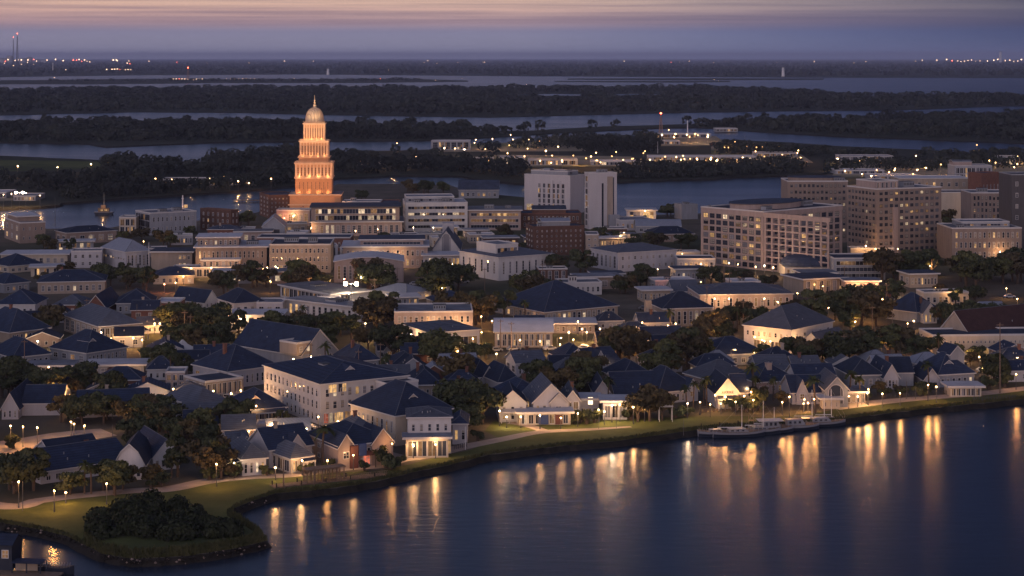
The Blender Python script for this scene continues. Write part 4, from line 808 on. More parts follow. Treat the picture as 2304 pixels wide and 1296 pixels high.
B('school', 'pinkish flat-roofed school', 'of two storeys with lit corner yard', 'school', 887, 758, 882, 1064, 704, 3, 'flat', 1, 'pink_stone', 'flat_roof', W_(2, 2), W_(13, 2, 't', .18, .55, .6), D=20, ex=[('unit', .5, .3, 4, 3, 1.5), ('shop', 'r', .03, .12, .4, 3.4, ('lit_warm',))])
B('office_block', 'low blue-roofed office', 'with a row of small panes in front of the pinkish school', 'office', 966, 792, 905, 1079, 750, 20, 'hip', 1.4, 'lilac_white', sl, W_(2, 1, 'g', .6, .6, .6), W_(1, 1, 'r', .5, hf=.5), D=22)
B('greenhouse', 'tan arched market', 'with glowing glass under a barrel roof', 'building', 1113, 782, 1108, 1243, 748, 0, 'barrel', 3.2, 'tan_stucco', 'pale_roof', None, W_(10, 1, 'g', .75, .75, .8), D=15)
B('row_shops', 'white-fronted pink row', 'of little shops above the tan arched market', 'shop', 1222, 750, 1218, 1338, 730, 0, 'slab', 1, 'pink_stone', 'pale_roof', None, W_(9, 1, 'p', .35, .5, .6), D=12)
B('house', 'small navy house', 'showing one red gable slope', 'house', 1162, 752, 1153, 1226, 737, 4, 'gable_u', 3.6, 'lilac_white', nv, None, W_(6, 1, 'p', .3), D=12, ex=[('xgable', .4, 5, 2.4)])
B('club_house', 'spreading slate hip-roofed club', 'with a lit glass end wall', 'building', 222, 772, 144, 317, 736, 33, 'hip', 4, 'tan_stucco', sl, W_(6, 1, 't', .15, .6, .8), W_(8, 1, 'g', .5, .92, .85), ex=[('porch', 'r', .8, 1.1, 3, 3)])
B('house', 'white two-storey house', 'under a wide navy hip roof at the town edge', 'house', -10, 720, -50, 79, 686, 0, 'hip', 4.8, w, nv, None, W_(6, 1, 'p', .05, .45, .6), D=16)
B('house', 'long dark house', 'with huge navy roof below the white two-storey house', 'house', 22, 774, -62, 113, 750, 18, 'hip', 7, 'tan_stucco', nv, None, W_(9, 1, 't', .15, .5, .7), D=22)
B('house', 'brick bungalow', 'with slate roof beside the brick gable', 'house', 120, 711, 117, 190, 687, 0, 'hip', 3.2, 'brick_red', sl, None, W_(4, 1, 'p', .15, .4, .5), D=13)
B('house', 'steep brick gable house', 'facing the water', 'house', 193, 710, 188, 238, 692, 0, 'gable_v', 5.2, 'brick_red', nv, None, W_(2, 1, 'p', .05, .2, .5), D=24)
B('house', 'dark-roofed house', 'behind the steep brick gable', 'house', 262, 706, 250, 346, 684, 8, 'hip', 4.6, 'grey_panel', nv, None, W_(6, 1, 'p', .15), D=16)
B('house', 'flat red brick house', 'near the white star-shaped gable'.replace('star-shaped ', ''), 'house', 350, 709, 345, 403, 682, 0, 'flat', 1, 'brick_red', 'pale_roof', None, W_(4, 1, 'p', .1), D=12)
B('house', 'navy house with white end gable', 'showing three small windows', 'house', 461, 695, 386, 490, 680, 46, 'gable_v', 4.8, w, nv, W_(5, 1), W_(3, 1, 'p', 0, .4, .6))
B('house', 'big navy house', 'with a white square bay', 'house', 527, 716, 490, 593, 684, 15, 'hip', 4.6, w, nv, None, W_(4, 1, 't', 0, .5, .6), D=16)
B('house', 'long navy house', 'with a row of white sash windows', 'house', 195, 820, 100, 285, 796, 24, 'hip', 6, 'grey_panel', nv, W_(4, 1), W_(10, 1, 'p', .05, .5, .6), ex=[('dormer', 'r', .3, 2, 1.5)])
B('house', 'dark end house', 'with blue-black roof near the long navy house', 'house', 30, 828, -24, 113, 806, 20, 'hip', 5, 'grey_panel', nv, None, W_(6, 1, 'p', .05))
B('canteen', 'low amber-lit lean-to', 'below the long navy house', 'shed', 62, 843, 55, 159, 826, 3, 'slab', 1, 'tan_stucco', 'flat_roof', None, W_(7, 1, 'g', .7, .7, .7), D=8)
B('carport', 'white flat-roofed pavilion', 'on thin posts beside a brick stack', 'pavilion', 195, 848, 188, 324, 824, 4, 'slab', 1, 'grey_panel', 'pale_roof', None, W_(5, 1, 't', .3, .7, .7), D=9)
B('brick_stack', 'square red brick stack', 'before the white flat-roofed pavilion', 'chimney', 241, 868, 240, 261, 834, 0, 'flat', 1, 'brick_red', 'dark_roof', None, None, D=3, trim='brick_red')
B('house', 'great slate hip house', 'with a white clapboard wall behind the tan shopfronts', 'house', 512, 876, 434, 622, 838, 28, 'hip', 6.4, 'lilac_white', nv, W_(4, 1), W_(9, 1, 'p', .08, .5, .55), ex=[('chimney', .3, .5, .6)])
B('shop', 'flat tan shopfronts', 'under the great slate hip house', 'shop', 462, 896, 414, 548, 862, 20, 'flat', 1, 'tan_stucco', 'dark_roof', W_(3, 1, 'g', .4), W_(7, 1, 'g', .5, .7, .65), D=12)
B('shop', 'tiny pink shop', 'with two lit floors', 'shop', 372, 876, 366, 416, 840, 4, 'flat', 1, 'pink_stone', 'flat_roof', None, W_(3, 2, 'g', .7, .7, .6), D=8)
B('church', 'steep navy-roofed church', 'with plain tall gable and side lamp', 'church', 678, 826, 527, 758, 799, 47, 'gable_v', 6.6, 'grey_panel', nv, None, W_(3, 1, 't', .2, .25, .7), ex=[('tier', -.12, .3, 0, .25, 3.2, 'tan_stucco', W_(2, 1, 't', .5))])
B('house', 'narrow navy house', 'just beyond the steep church', 'house', 795, 836, 752, 852, 815, 22, 'hip', 4.4, 'grey_panel', nv, None, W_(4, 1, 'p', .15), D=14)
B('house', 'little dark gabled house', 'before the round oak', 'house', 852, 806, 836, 892, 789, 10, 'gable_u', 3, 'grey_panel', nv, None, W_(3, 1, 'p', .1), D=10, ex=[('xgable', .6, 3.4, 2)])
B('house', 'long dark cottage', 'under the round oak', 'house', 880, 842, 852, 955, 826, 12, 'hip', 3.4, 'brown_stone', nv, None, W_(6, 1, 'p', .2), D=12)
B('office_block', 'white three-storey office', 'with rows of tall windows and navy roof', 'office', 722, 957, 594, 918, 866, 32, 'hip', 3.0, w, nv, W_(13, 3, 't', .06, .42, .64, z0=.03, z1=.93), W_(7, 3, 't', .16, .55, .66, z0=.03, z1=.93, x1=.62),
  ex=[('shop', 'r', .03, .5, .3, 2.9, ('lit_warm', 'lit_dim', 'lit_red', 'lit_white'), 4), ('shop', 'r', .08, .3, 7.6, 9.8, ('lit_warm', 'glass', 'lit_dim'), 2), ('dormer', 'r', .45, 5, .5, .1), ('tier', .62, 1.0, -.16, .5, 9.2, 'lilac_white', None, None, 'flat', 1, 'dark_roof', 'trim', 0), ('unit', .3, .4, 4, 3, 2.4)])
B('house', 'low navy-roofed house', 'with small panes beyond the white three-storey office', 'house', 922, 900, 915, 992, 868, 6, 'hip', 4, 'tan_stucco', nv, None, W_(6, 1, 'p', .2, .5, .55), D=15)
B('hall', 'tall hip-roofed meeting house', 'with grey slope over seven tall windows', 'public hall', 890, 1004, 789, 1016, 938, 37, 'hip', 6, 'cream_stucco', nv, W_(9, 1, 't', .25, .45, .6, z0=.3, z1=.97), None, ex=[('dormer', 'r', .45, 2.2, 2.2, .15)])
B('restaurant', 'white front house', 'with a brilliantly lit glass ground floor', 'restaurant', 918, 1022, 911, 1015, 941, 4, 'hip', 1.6, w, sl, W_(1, 1), W_(5, 1, 'p', .1, .4, .5, z0=.55, z1=.95), D=10, ex=[('tier', -.05, .92, -.42, -.01, 4.3, 'cream_stucco', W_(4, 1, 'g', 1, .95, .85, z0=.02), W_(1, 1, 'g', 1, .9, .8), 'slab', 1, 'flat_roof', 'trim', 0), ('shop', 'r', .93, 1.0, .2, 3, ('lit_warm',))])
B('annex', 'grey side annex', 'joined to the white front house', 'building', 1018, 1000, 1015, 1051, 955, 0, 'hip', 1.6, 'lilac_white', nv, None, W_(2, 1, 'p', .2), D=10)
B('restaurant', 'navy hip-roofed restaurant', 'with a bright veranda near the white office', 'restaurant', 548, 952, 510, 644, 925, 20, 'hip', 4.4, 'cream_stucco', nv, W_(2, 1, 'g', .5), W_(6, 1, 'g', .85, .8, .75), D=15, ex=[('porch', 'r', .05, .95, 3, 2.4, 'trim', 5), ('dormer', 'r', .35, 2, 1.2)])
B('kiosk', 'flat grey kiosk', 'in front of the navy hip-roofed restaurant', 'shed', 576, 980, 570, 637, 961, 4, 'flat', 1, 'lilac_white', 'pale_roof', None, W_(2, 1, 'g', .6, .5, .6), D=6)
B('garage', 'plain lilac garage hall', 'with a glazed gable end', 'garage', 441, 950, 371, 514, 914, 40, 'hip', 3.2, 'lilac_white', sl, None, W_(4, 1, 't', .35, .6, .85, x0=.55))
B('cottage', 'white end gable cottage', 'at the town edge above the dirt road', 'cottage', 4, 944, -8, 41, 918, 3, 'gable_v', 4.4, 'lilac_white', nv, None, W_(3, 1, 'p', 0, .4, .6), D=24, ex=[('tier', 1, 3.4, .2, .7, 3, 'lilac_white', None, None, 'gable_u', 3.5, nv, 'trim', 0)])
B('cottage', 'long navy cottage', 'with one small white front gable', 'cottage', 175, 940, 126, 334, 922, 12, 'gable_u', 4, 'lilac_white', nv, W_(2, 1), W_(8, 1, 'p', .1), D=14, ex=[('xgable', .12, 5.5, 3)])
B('cottage', 'lamp-lit white cottage', 'with slate hip roof nearest the shore path'.replace('nearest', 'beside'), 'cottage', 545, 1072, 511, 599, 1036, 22, 'hip', 3, w, sl, W_(3, 1, 't', .6, .5, .7), W_(4, 1, 't', .6, .5, .7), ex=[('porch', 'l', .1, .9, 1.8, 2.4)])
B('cottage', 'tall white gable cottage', 'with a long navy roof', 'cottage', 606, 1054, 559, 702, 1012, 34, 'gable_u', 4.6, 'lilac_white', nv, W_(2, 2, 'p', .05, .25, .4), W_(5, 1, 'p', .3), ex=[('xgable', .62, 4, 2.6)])
B('cottage', 'small pyramid-roofed cottage', 'glowing beside the palm', 'cottage', 655, 1067, 607, 703, 1034, 36, 'hip', 2.8, 'cream_stucco', sl, W_(3, 1, 'g', .8, .7, .7), W_(3, 1, 'g', .8, .7, .7), ex=[('porch', 'r', .4, 1.0, 1.6, 2.4)])
B('house', 'many-roofed village house', 'with red and blue shopfronts', 'house', 762, 1056, 692, 882, 1006, 26, 'hip', 3.8, 'pink_stone', nv, W_(4, 2, 'p', .15, .4, .5), W_(8, 2, 'p', .25, .5, .5), ex=[('box', 'shop_panel', 4.4, 6.2, -1.2, -.01, 2.6, 5.2, 'blue_paint'), ('box', 'shop_panel', 2.4, 4.2, -1.2, -.01, 0, 5.0, 'red_paint'), ('xgable', .12, 3.8, 2.6), ('xgable', .8, 5.2, 3), ('shop', 'r', .45, .75, .3, 2.4, ('lit_warm', 'lit_dim', 'lit_red'), 2), ('awning', 'r', .45, .8, 2.5, 'red_paint')])
B('house', 'pale slate-roofed house', 'tucked behind the many-roofed village house', 'house', 775, 1016, 740, 866, 990, 22, 'hip', 4.4, 'lilac_white', sl, None, W_(5, 1, 'p', .1), D=14, ex=[('xgable', .3, 4, 2.4)])
B('cottage', 'little twin-gabled cottage', 'behind the lamp-lit white cottage', 'cottage', 520, 1026, 496, 563, 1006, 18, 'gable_u', 2.8, 'lilac_white', sl, W_(2, 1), W_(3, 1, 'p', .2), D=10, ex=[('xgable', .3, 3, 2), ('xgable', .78, 3, 2)])
B('house', 'low dark villa', 'with long navy ridges and white end gable', 'house', 92, 1090, 27, 292, 1062, 22, 'gable_u', 4, 'lilac_white', nv, W_(2, 1), W_(9, 1, 'p', .08), D=15, ex=[('tier', .25, .8, .3, 1.1, 3.6, 'grey_panel', None, None, 'gable_u', 3.2, nv, 'trim', 0), ('chimney', .7, .6, .2)])
B('cottage', 'white gambrel cottage', 'with curved dark roof by the low dark villa', 'cottage', 258, 1080, 246, 324, 1047, 3, 'gambrel_v', 4.4, w, nv, None, W_(3, 1, 'p', .1, .4, .6), D=13)
B('cottage', 'white clapboard cottage', 'with steep side gable beyond the gambrel cottage', 'cottage', 345, 1060, 297, 404, 1028, 26, 'gable_v', 4.2, 'white_siding', nv, W_(3, 1), W_(4, 1, 'p', .05))
B('shed', 'flat cream shed', 'against the low dark villa', 'shed', -5, 1088, -24, 36, 1068, 0, 'slab', 1, 'cream_stucco', 'dark_roof', None, W_(2, 1), D=8)
# waterfront, middle
B('cottage', 'white gable cottage', 'with a bright little porch at the path fork', 'cottage', 1123, 950, 1118, 1184, 908, 4, 'gable_v', 3.8, 'white_siding', nv, None, W_(3, 2, 'p', .25, .4, .5), D=12, ex=[('porch', 'r', .05, .95, 2, 2.5, 'trim', 4, 'pale_roof')])
B('house', 'broad slate-gabled house', 'behind the painted storefront row', 'house', 1200, 948, 1182, 1280, 905, 8, 'gable_v', 5.4, 'lilac_white', sl, W_(3, 1), W_(5, 2, 'p', .35, .5, .5), D=16, ex=[('xgable', .7, 4, 2)])
B('cottage', 'narrow lilac gable cottage', 'with two bands of lit panes', 'cottage', 1273, 944, 1269, 1304, 900, 2, 'gable_v', 2.8, 'lilac_white', sl, None, W_(2, 2, 'g', .8, .8, .5), D=14)
B('shop', 'painted storefront row', 'of cream, blue and red bays on the lawn', 'shop', 1168, 957, 1160, 1284, 931, 4, 'slab', 1, 'cream_stucco', 'pale_roof', None, W_(7, 1, 'g', .7, .75, .75), D=5, ex=[('box', 'shop_panel', 4.8, 7.2, -.3, -.01, .2, 2.5, 'blue_paint'), ('box', 'shop_panel', 8.9, 10.6, -.3, -.01, .2, 2.5, 'red_paint')])
B('house', 'navy hip house', 'rising behind the white gable cottage', 'house', 1150, 920, 1108, 1228, 897, 20, 'hip', 4.2, 'grey_panel', nv, None, W_(5, 1, 'p', .1), D=14)
B('kiosk', 'small grey kiosk', 'with one blazing square sign panel', 'kiosk', 1304, 934, 1301, 1347, 900, 0, 'slab', 1, 'lilac_white', 'pale_roof', None, W_(3, 1, 'g', .5, .7, .4, z0=0, z1=.5), D=7, ex=[('shop', 'r', .42, .75, 2.6, 4.6, ('lit_bright',))])
B('shop', 'floodlit white boathouse', 'open to the lawn', 'shop', 1357, 944, 1354, 1411, 905, 0, 'slab', 1, w, 'pale_roof', None, W_(3, 1, 'g', .8, .8, .75), D=7, ex=[('awning', 'r', 0, .55, 3.6, 'canvas')])
B('cottage', 'pale hooded gable cottage', 'above the floodlit boathouse', 'cottage', 1339, 908, 1332, 1372, 882, 3, 'gable_v', 3.4, 'lilac_white', nv, None, W_(2, 1, 't', 0, .5, .8), D=14)
B('house', 'long navy ridge house', 'running back from the hooded gable', 'house', 1386, 910, 1372, 1492, 892, 8, 'gable_u', 5.8, 'tan_stucco', nv, None, W_(6, 1, 'p', .3), D=17)
B('house', 'tall blue-black hip house', 'behind the spreading palm', 'house', 1482, 910, 1418, 1568, 885, 28, 'hip', 6.2, 'lilac_white', nv, None, W_(7, 1, 't', .12, .5, .7), ex=[('xgable', .85, 3.6, 3)])
B('house', 'dark hip house', 'among trees above the long navy ridge', 'house', 1400, 874, 1354, 1472, 853, 22, 'hip', 4.4, 'brown_stone', nv, None, W_(4, 1, 'p', .15), D=14)
B('house', 'long low dark house', 'with faint grey roof beyond the blue-black hip', 'house', 1600, 876, 1540, 1694, 858, 18, 'hip', 4.8, 'brown_stone', sl, None, W_(6, 1, 'p', .1), D=14)
B('restaurant', 'pointed white gable house', 'with lit lettering and porch above the dock', 'restaurant', 1612, 920, 1606, 1662, 884, 6, 'gable_v', 4.4, 'lilac_white', nv, None, W_(3, 1, 'p', .4, .5, .4, z0=.5), D=14, ex=[('sign', 'KKKKE', 'r', .5, 3.9, 1.0, 'lit_dim'), ('porch', 'r', 0, 1.45, 2.4, 2.6, 'trim', 6), ('shop', 'r', .05, .95, .2, 2.4, ('lit_warm', 'lit_white', 'lit_dim'), 2), ('tier', .85, 1.5, .1, .8, 3.8, 'lilac_white', None, None, 'gable_u', 3.8, nv, 'trim', 0)])
B('house', 'wide navy house', 'over the lamp-lit garden', 'house', 1702, 888, 1658, 1792, 862, 18, 'hip', 4.8, 'pink_stone', nv, None, W_(6, 1, 'p', .3), D=16, ex=[('chimney', .45, .3, .2, 'pink_stone', 1.4)])
B('house', 'navy house with tiny porch gable', 'beside the arched chapel', 'house', 1782, 910, 1776, 1855, 884, 4, 'gable_u', 4.2, 'lilac_white', nv, None, W_(4, 1, 't', .05, .4, .7), D=13, ex=[('xgable', .3, 3, 3.4)])
B('chapel', 'grey arched-window chapel', 'with curved gable near the shore path', 'chapel', 1858, 917, 1854, 1908, 876, 3, 'gable_v', 3.0, 'grey_panel', sl, None, None, D=14, ex=[('arch', .45, 4.0, 1.0, 6.0, 'glass', 'lilac_white')])
B('shed', 'low white wall shed', 'under the arched chapel', 'shed', 1850, 920, 1846, 1890, 899, 0, 'slab', 1, 'cream_stucco', 'pale_roof', None, W_(3, 1, 'p', .1, .15, .5), D=4)
B('shop', 'small pink kiosk', 'glowing by the shore path', 'kiosk', 1904, 908, 1899, 1947, 884, 2, 'slab', 1, 'pink_stone', 'flat_roof', None, W_(4, 1, 'g', .9, .7, .65), D=7)
B('house', 'faint grey gabled house', 'behind the wide navy house', 'house', 1706, 856, 1690, 1777, 834, 6, 'gable_u', 4, 'grey_panel', sl, None, W_(4, 1, 'p', .05), D=12, ex=[('xgable', .3, 4, 2.4)])
B('cottage', 'pale gable cottage', 'with a row of small louvred windows', 'cottage', 1990, 876, 1984, 2022, 848, 4, 'gable_v', 4, 'lilac_white', nv, None, W_(4, 1, 'p', 0, .6, .6), D=16, ex=[('tier', .9, 2.4, .3, .9, 3.6, 'grey_panel', None, None, 'gable_u', 3.4, nv, 'trim', 0)])
B('house', 'navy house', 'with arched garden door beside the pale gable cottage', 'house', 1915, 874, 1902, 1986, 846, 8, 'hip', 4.2, 'grey_panel', nv, None, W_(4, 1, 'p', .05), D=14)
B('cottage', 'tiny gable cottage', 'under the humped navy roof', 'cottage', 2080, 874, 2072, 2114, 853, 3, 'gable_v', 3.4, 'lilac_white', nv, None, W_(2, 1, 'p', .1), D=12)
B('house', 'humped navy-roofed house', 'near the far end of the lawn'.replace('far end', 'end'), 'house', 2112, 872, 2058, 2192, 845, 18, 'hip', 5.6, 'grey_panel', nv, None, W_(6, 1, 'p', .1), ex=[('dormer', 'r', .4, 2.4, 1.4), ('tier', .5, .9, .25, .75, 6, 'grey_panel', None, None, 'gable_v', 2.2, nv, 'trim', 2.2)])
B('pavilion', 'long lit garden pavilion', 'beside the lawn with golden panes', 'pavilion', 2138, 893, 2133, 2208, 872, 2, 'slab', 1, 'cream_stucco', 'pale_roof', None, W_(6, 1, 'g', .9, .85, .8), D=6)
# middle slopes
B('store', 'cream flat-fronted store', 'with a line of slot windows', 'shop', 2098, 804, 2095, 2345, 757, 4, 'flat', 1, 'cream_stucco', 'dark_roof', None, W_(24, 1, 't', .25, .4, .3, z0=.55, z1=.9), D=14, ex=[('shop', 'r', .42, .95, .3, 2.8, ('lit_warm', 'lit_dim', 'lit_white'), 5)])
B('hall', 'red-roofed gable hall', 'above the cream flat-fronted store', 'hall', 2182, 794, 2116, 2345, 752, 32, 'gable_u', 6.2, 'tan_stucco', 'red_roof', W_(2, 1, 'g', .5, .5, .5, z0=.5), None, ex=[('arch', .2, 2.4, 2.4, 5, 'lit_dim')])
B('house', 'large slate gable house', 'with white walls and glazed ground floor', 'house', 1780, 795, 1644, 1874, 744, 38, 'hip', 6.6, 'white_stucco', sl, W_(8, 1, 'p', .05, .4, .45, z0=.5), W_(5, 1, 'p', .1, .3, .4, z0=.5), ex=[('shop', 'l', .05, .8, .3, 3, ('lit_warm', 'lit_dim', 'glass', 'lit_white'), 5), ('tier', .35, 1.0, -.22, -.01, 3.6, 'white_stucco', W_(4, 1, 'g', .6), None, 'gable_u', 1.6, sl, 'trim', 0)])
B('house', 'broad navy hip house', 'in the dark trees above the red-roofed hall', 'house', 2062, 726, 1994, 2112, 704, 40, 'hip', 6.4, 'grey_panel', nv, None, None)
B('cottage', 'small peach gable cottage', 'under the broad navy hip house', 'cottage', 1999, 712, 1995, 2024, 692, 0, 'gable_v', 3.4, 'tan_stucco', nv, None, W_(1, 1, 'p', 0, .3), D=10)
B('cottage', 'white gable-fronted cottage', 'lit at its foot under the broad navy hip house', 'cottage', 2078, 728, 2060, 2108, 704, 8, 'gable_v', 4, w, sl, None, W_(3, 1, 't', .4, .5, .8), D=14)
B('house', 'lilac house with twin gables', 'in the hollow between oaks', 'house', 1332, 843, 1279, 1398, 822, 25, 'gable_u', 4.4, 'lilac_white', nv, W_(2, 1), W_(6, 1, 'p', .05, .4, .6), ex=[('xgable', .25, 4.6, 4)])
B('house', 'navy-roofed house', 'behind the lilac twin-gabled house', 'house', 1265, 832, 1238, 1332, 810, 14, 'hip', 4, 'grey_panel', nv, None, W_(4, 1, 'p', 0), D=13)
B('house', 'dark ridge house', 'up the slope from the white gable cottage', 'house', 1062, 874, 1018, 1122, 852, 20, 'hip', 4.8, 'grey_panel', nv, None, W_(4, 1, 'p', 0), D=15, ex=[('xgable', .6, 4, 3, .5, False)])
B('house', 'dark house with white porch', 'next along from the dark ridge house', 'house', 1122, 886, 1080, 1168, 862, 22, 'hip', 4.6, 'lilac_white', nv, None, W_(3, 1, 'p', .05), D=14)
B('house', 'lilac clapboard house', 'on the slope behind the dark ridge house', 'house', 1162, 848, 1138, 1228, 818, 14, 'gable_u', 3, 'lilac_white', sl, W_(2, 1), W_(5, 1, 'p', .03, .4, .6), D=12)
B('shop', 'dim grey shop', 'with pale lettering on its wall', 'shop', 1450, 792, 1430, 1538, 765, 8, 'gable_u', 3, 'dark_panel', nv, None, None, D=12, ex=[('sign', 'CHIERI', 'r', .58, 2.6, 1.5, 'canvas')])
B('house', 'wide blue-black house', 'below the car park', 'house', 1602, 824, 1558, 1724, 801, 16, 'hip', 4.6, 'grey_panel', nv, None, W_(6, 1, 'p', .1), D=16)
B('house', 'second blue-black house', 'downhill from the car park', 'house', 1722, 842, 1688, 1804, 820, 16, 'hip', 4.4, 'brown_stone', nv, None, W_(5, 1, 'p', .15), D=14)
B('shed', 'flat grey lock-up', 'at the lower edge of the car park', 'shed', 1547, 790, 1543, 1644, 777, 0, 'slab', 1, 'brown_stone', 'flat_roof', None, W_(6, 1, 'p', .4, .4, .5), D=9)
B('house', 'slate-roofed house', 'among oaks beside the great navy hip roof', 'house', 985, 700, 960, 1060, 682, 14, 'hip', 4, 'tan_stucco', nv, None, W_(5, 1, 'p', .25), D=14)
B('house', 'low navy house', 'at the edge of the pines by the sweeping school'.replace('pines', 'trees'), 'house', 345, 640, 322, 436, 622, 10, 'hip', 3.2, 'cream_stucco', nv, None, W_(6, 1, 'p', .35), D=13)
B('house', 'wide dark bungalow', 'below the blue-roofed bungalow', 'house', 85, 662, 40, 236, 636, 10, 'hip', 4, 'tan_stucco', nv, None, W_(10, 1, 'p', .1), D=18)
B('house', 'blue-black bungalow', 'by the brick bungalow', 'house', 10, 660, -30, 66, 640, 14, 'hip', 3.6, 'grey_panel', nv, None, W_(4, 1, 'p', .1), D=14)

# ------------------------------------------------------------ the many small houses and sheds in between
def inside(x, y, mar=1.5):
    for _, _, _, (px, py), a, W, L, _ in BLD:
        dx, dy = x - px, y - py; u = dx * math.cos(a) + dy * math.sin(a); v = -dx * math.sin(a) + dy * math.cos(a)
        if -mar < u < W + mar and -mar < v < L + mar: return True
    return False
ORD = 'first second third fourth fifth sixth seventh eighth ninth tenth eleventh twelfth thirteenth fourteenth fifteenth sixteenth seventeenth eighteenth nineteenth twentieth'.split()
ORD += ['twenty-' + q for q in ORD[:9]] + ['thirtieth'] + ['thirty-' + q for q in ORD[:9]] + ['fortieth'] + ['forty-' + q for q in ORD[:9]]
BLD0 = list(BLD)
def anchor(px, py):
    return min(BLD0, key=lambda q: ((q[1] - px) / 1.0) ** 2 + ((q[2] - 18 - py) * 1.6) ** 2)
RH = random.Random(23); FILL = {}
for x0, x1, y0, y1, n, kind in [(0, 330, 880, 935, 7, 'h'), (320, 520, 800, 860, 5, 'h'), (270, 400, 905, 960, 3, 'h'), (840, 1010, 790, 890, 6, 'h'), (960, 1130, 880, 935, 5, 'h'), (1230, 1350, 845, 890, 4, 'h'), (1560, 2060, 835, 885, 12, 'h'), (1400, 1700, 790, 850, 6, 'h'),
    (20, 340, 700, 790, 6, 'h'), (2090, 2300, 720, 870, 5, 'h'), (1330, 1480, 740, 800, 4, 'h'), (640, 900, 690, 745, 4, 'f'), (40, 520, 550, 640, 7, 'f'), (560, 960, 540, 640, 6, 'f'), (1000, 1240, 540, 640, 5, 'f'), (1340, 1580, 530, 600, 5, 'f'), (1250, 1760, 630, 700, 6, 'f'), (1760, 2100, 640, 700, 4, 'f'), (400, 640, 930, 1000, 4, 'h'), (900, 1130, 520, 560, 4, 'f'), (440, 700, 520, 560, 4, 'f')]:
    k = t = 0
    while k < n and t < n * 30:
        t += 1; px, py = RH.uniform(x0, x1), RH.uniform(y0, y1); X, Y = gp(px, py); s = FP / Y
        W = RH.uniform(7, 12) if kind == 'h' else RH.uniform(9, 18); D_ = RH.uniform(6.5, 9) if kind == 'h' else RH.uniform(8, 12)
        if any(inside(X + u * W, Y + v * D_, 1.2) for u in (0, .5, 1) for v in (0, .5, 1)): continue
        th = RH.uniform(4, 12); h = RH.uniform(2.6, 3.6) if kind == 'h' else RH.uniform(3.2, 5.2); ref = anchor(px + W * s / 2, py)[0]
        if kind == 'h':
            rm = RH.choice([nv, nv, nv, sl, 'seam_metal']); lb = {nv: 'navy-roofed', sl: 'slate-roofed', 'seam_metal': 'metal-roofed'}[rm]; ro = RH.choice(['hip', 'gable_u', 'gable_u', 'gable_v']); wl = RH.choice(['lilac_white', w, 'white_siding', 'cream_stucco', 'grey_panel', 'brown_stone', 'brick_red'])
            nm, nn, ct = 'cottage', 'small ' + lb + ' cottage', 'cottage'
            wr = W_(RH.randrange(2, 6), 1, 'p', .22, .4, .5)
        else:
            rm = RH.choice(['flat_roof', 'dark_roof', 'pale_roof']); ro = RH.choice(['flat', 'slab']); wl = RH.choice(['lilac_white', 'tan_stucco', 'pink_stone', 'grey_panel', 'brick_brown', 'cream_stucco']); nm, nn, ct = 'low_building', 'low flat-roofed ' + {'lilac_white': 'whitish', 'tan_stucco': 'tan', 'pink_stone': 'pinkish', 'grey_panel': 'grey', 'brick_brown': 'brick', 'cream_stucco': 'cream'}[wl] + ' building', 'building'
            wr = W_(RH.randrange(4, 10), 1, RH.choice('ptg'), .3, .55, .55)
        key = (nn, ref); FILL[key] = FILL.get(key, 0) + 1
        r = B(nm, f'{nn} {k} {px:.0f}', '', ct, px, py, px - 1, px + W * s, py - h * s, th, ro, RH.uniform(2.4, 3.6), wl, rm, W_(2, 1, 'p', .15), wr, D=D_, ex=[('unit', .3, .3, 2.4, 2, 1.1)] if kind == 'f' and ro == 'flat' else [])
        q = BLD[-1]; r['label'] = f"{nn}, {ORD[FILL[key] - 1]} one out from the {ref}"; r['group'] = 'small houses between the larger ones' if kind == 'h' else 'low buildings between the larger ones'
        k += 1
HAZE = 3.0e-5
# ------------------------------------------------------------ trees
def leaf_cloud(rg, centers, radii, n, size, flat=.75):
    """n leaf sprays scattered in the outer shells of several lobes"""
    k = rg.choice(len(centers), n, p=radii ** 2 / (radii ** 2).sum()); d = rg.normal(size=(n, 3)); d /= np.linalg.norm(d, axis=1)[:, None]; d[:, 2] = np.where(d[:, 2] < -.35, -d[:, 2] * .5, d[:, 2])
    c = centers[k] + d * (radii[k] * rg.uniform(.55, 1.22, n) ** .7)[:, None] * np.array([1, 1, flat])
    nrm = d + rg.normal(0, .55, (n, 3)); nrm /= np.linalg.norm(nrm, axis=1)[:, None]; up = rg.normal(size=(n, 3)); t1 = np.cross(nrm, up); t1 /= np.linalg.norm(t1, axis=1)[:, None]; t2 = np.cross(nrm, t1)
    s = rg.uniform(.6, 1.25, n)[:, None] * size
    q = [c + (-t1 * s - t2 * s * .6), c + (t1 * s * .9 - t2 * s * .75), c + (t1 * s * 1.1 + t2 * s * .7), c + (-t1 * s * .8 + t2 * s)]
    return np.stack(q, 1).reshape(-1, 3)
def make_oak(seed, h=10, spread=5.2, n=1500, mat='leaf_oak', lobes=11):
    rg = np.random.default_rng(seed); rd = random.Random(seed)
    th = h * .28; ang = rg.random(lobes) * 6.28; rr = spread * np.sqrt(rg.uniform(.05, .55, lobes)); z = h * rg.uniform(.30, .80, lobes) + (1 - rr / spread) * h * .08
    C = np.c_[np.cos(ang) * rr, np.sin(ang) * rr, z]; Rd = rg.uniform(.20, .44, lobes) * spread * .95
    V = leaf_cloud(rg, C, Rd, n, .36)
    b = MB()
    b.bar((0, 0, -.3), (0, 0, th), .38, 0, 6)
    for i in range(5):
        c = C[i]; b.bar((0, 0, th * rd.uniform(.6, 1)), (c[0] * .8, c[1] * .8, c[2]), .15, 0, 4)
    return V, b, mat
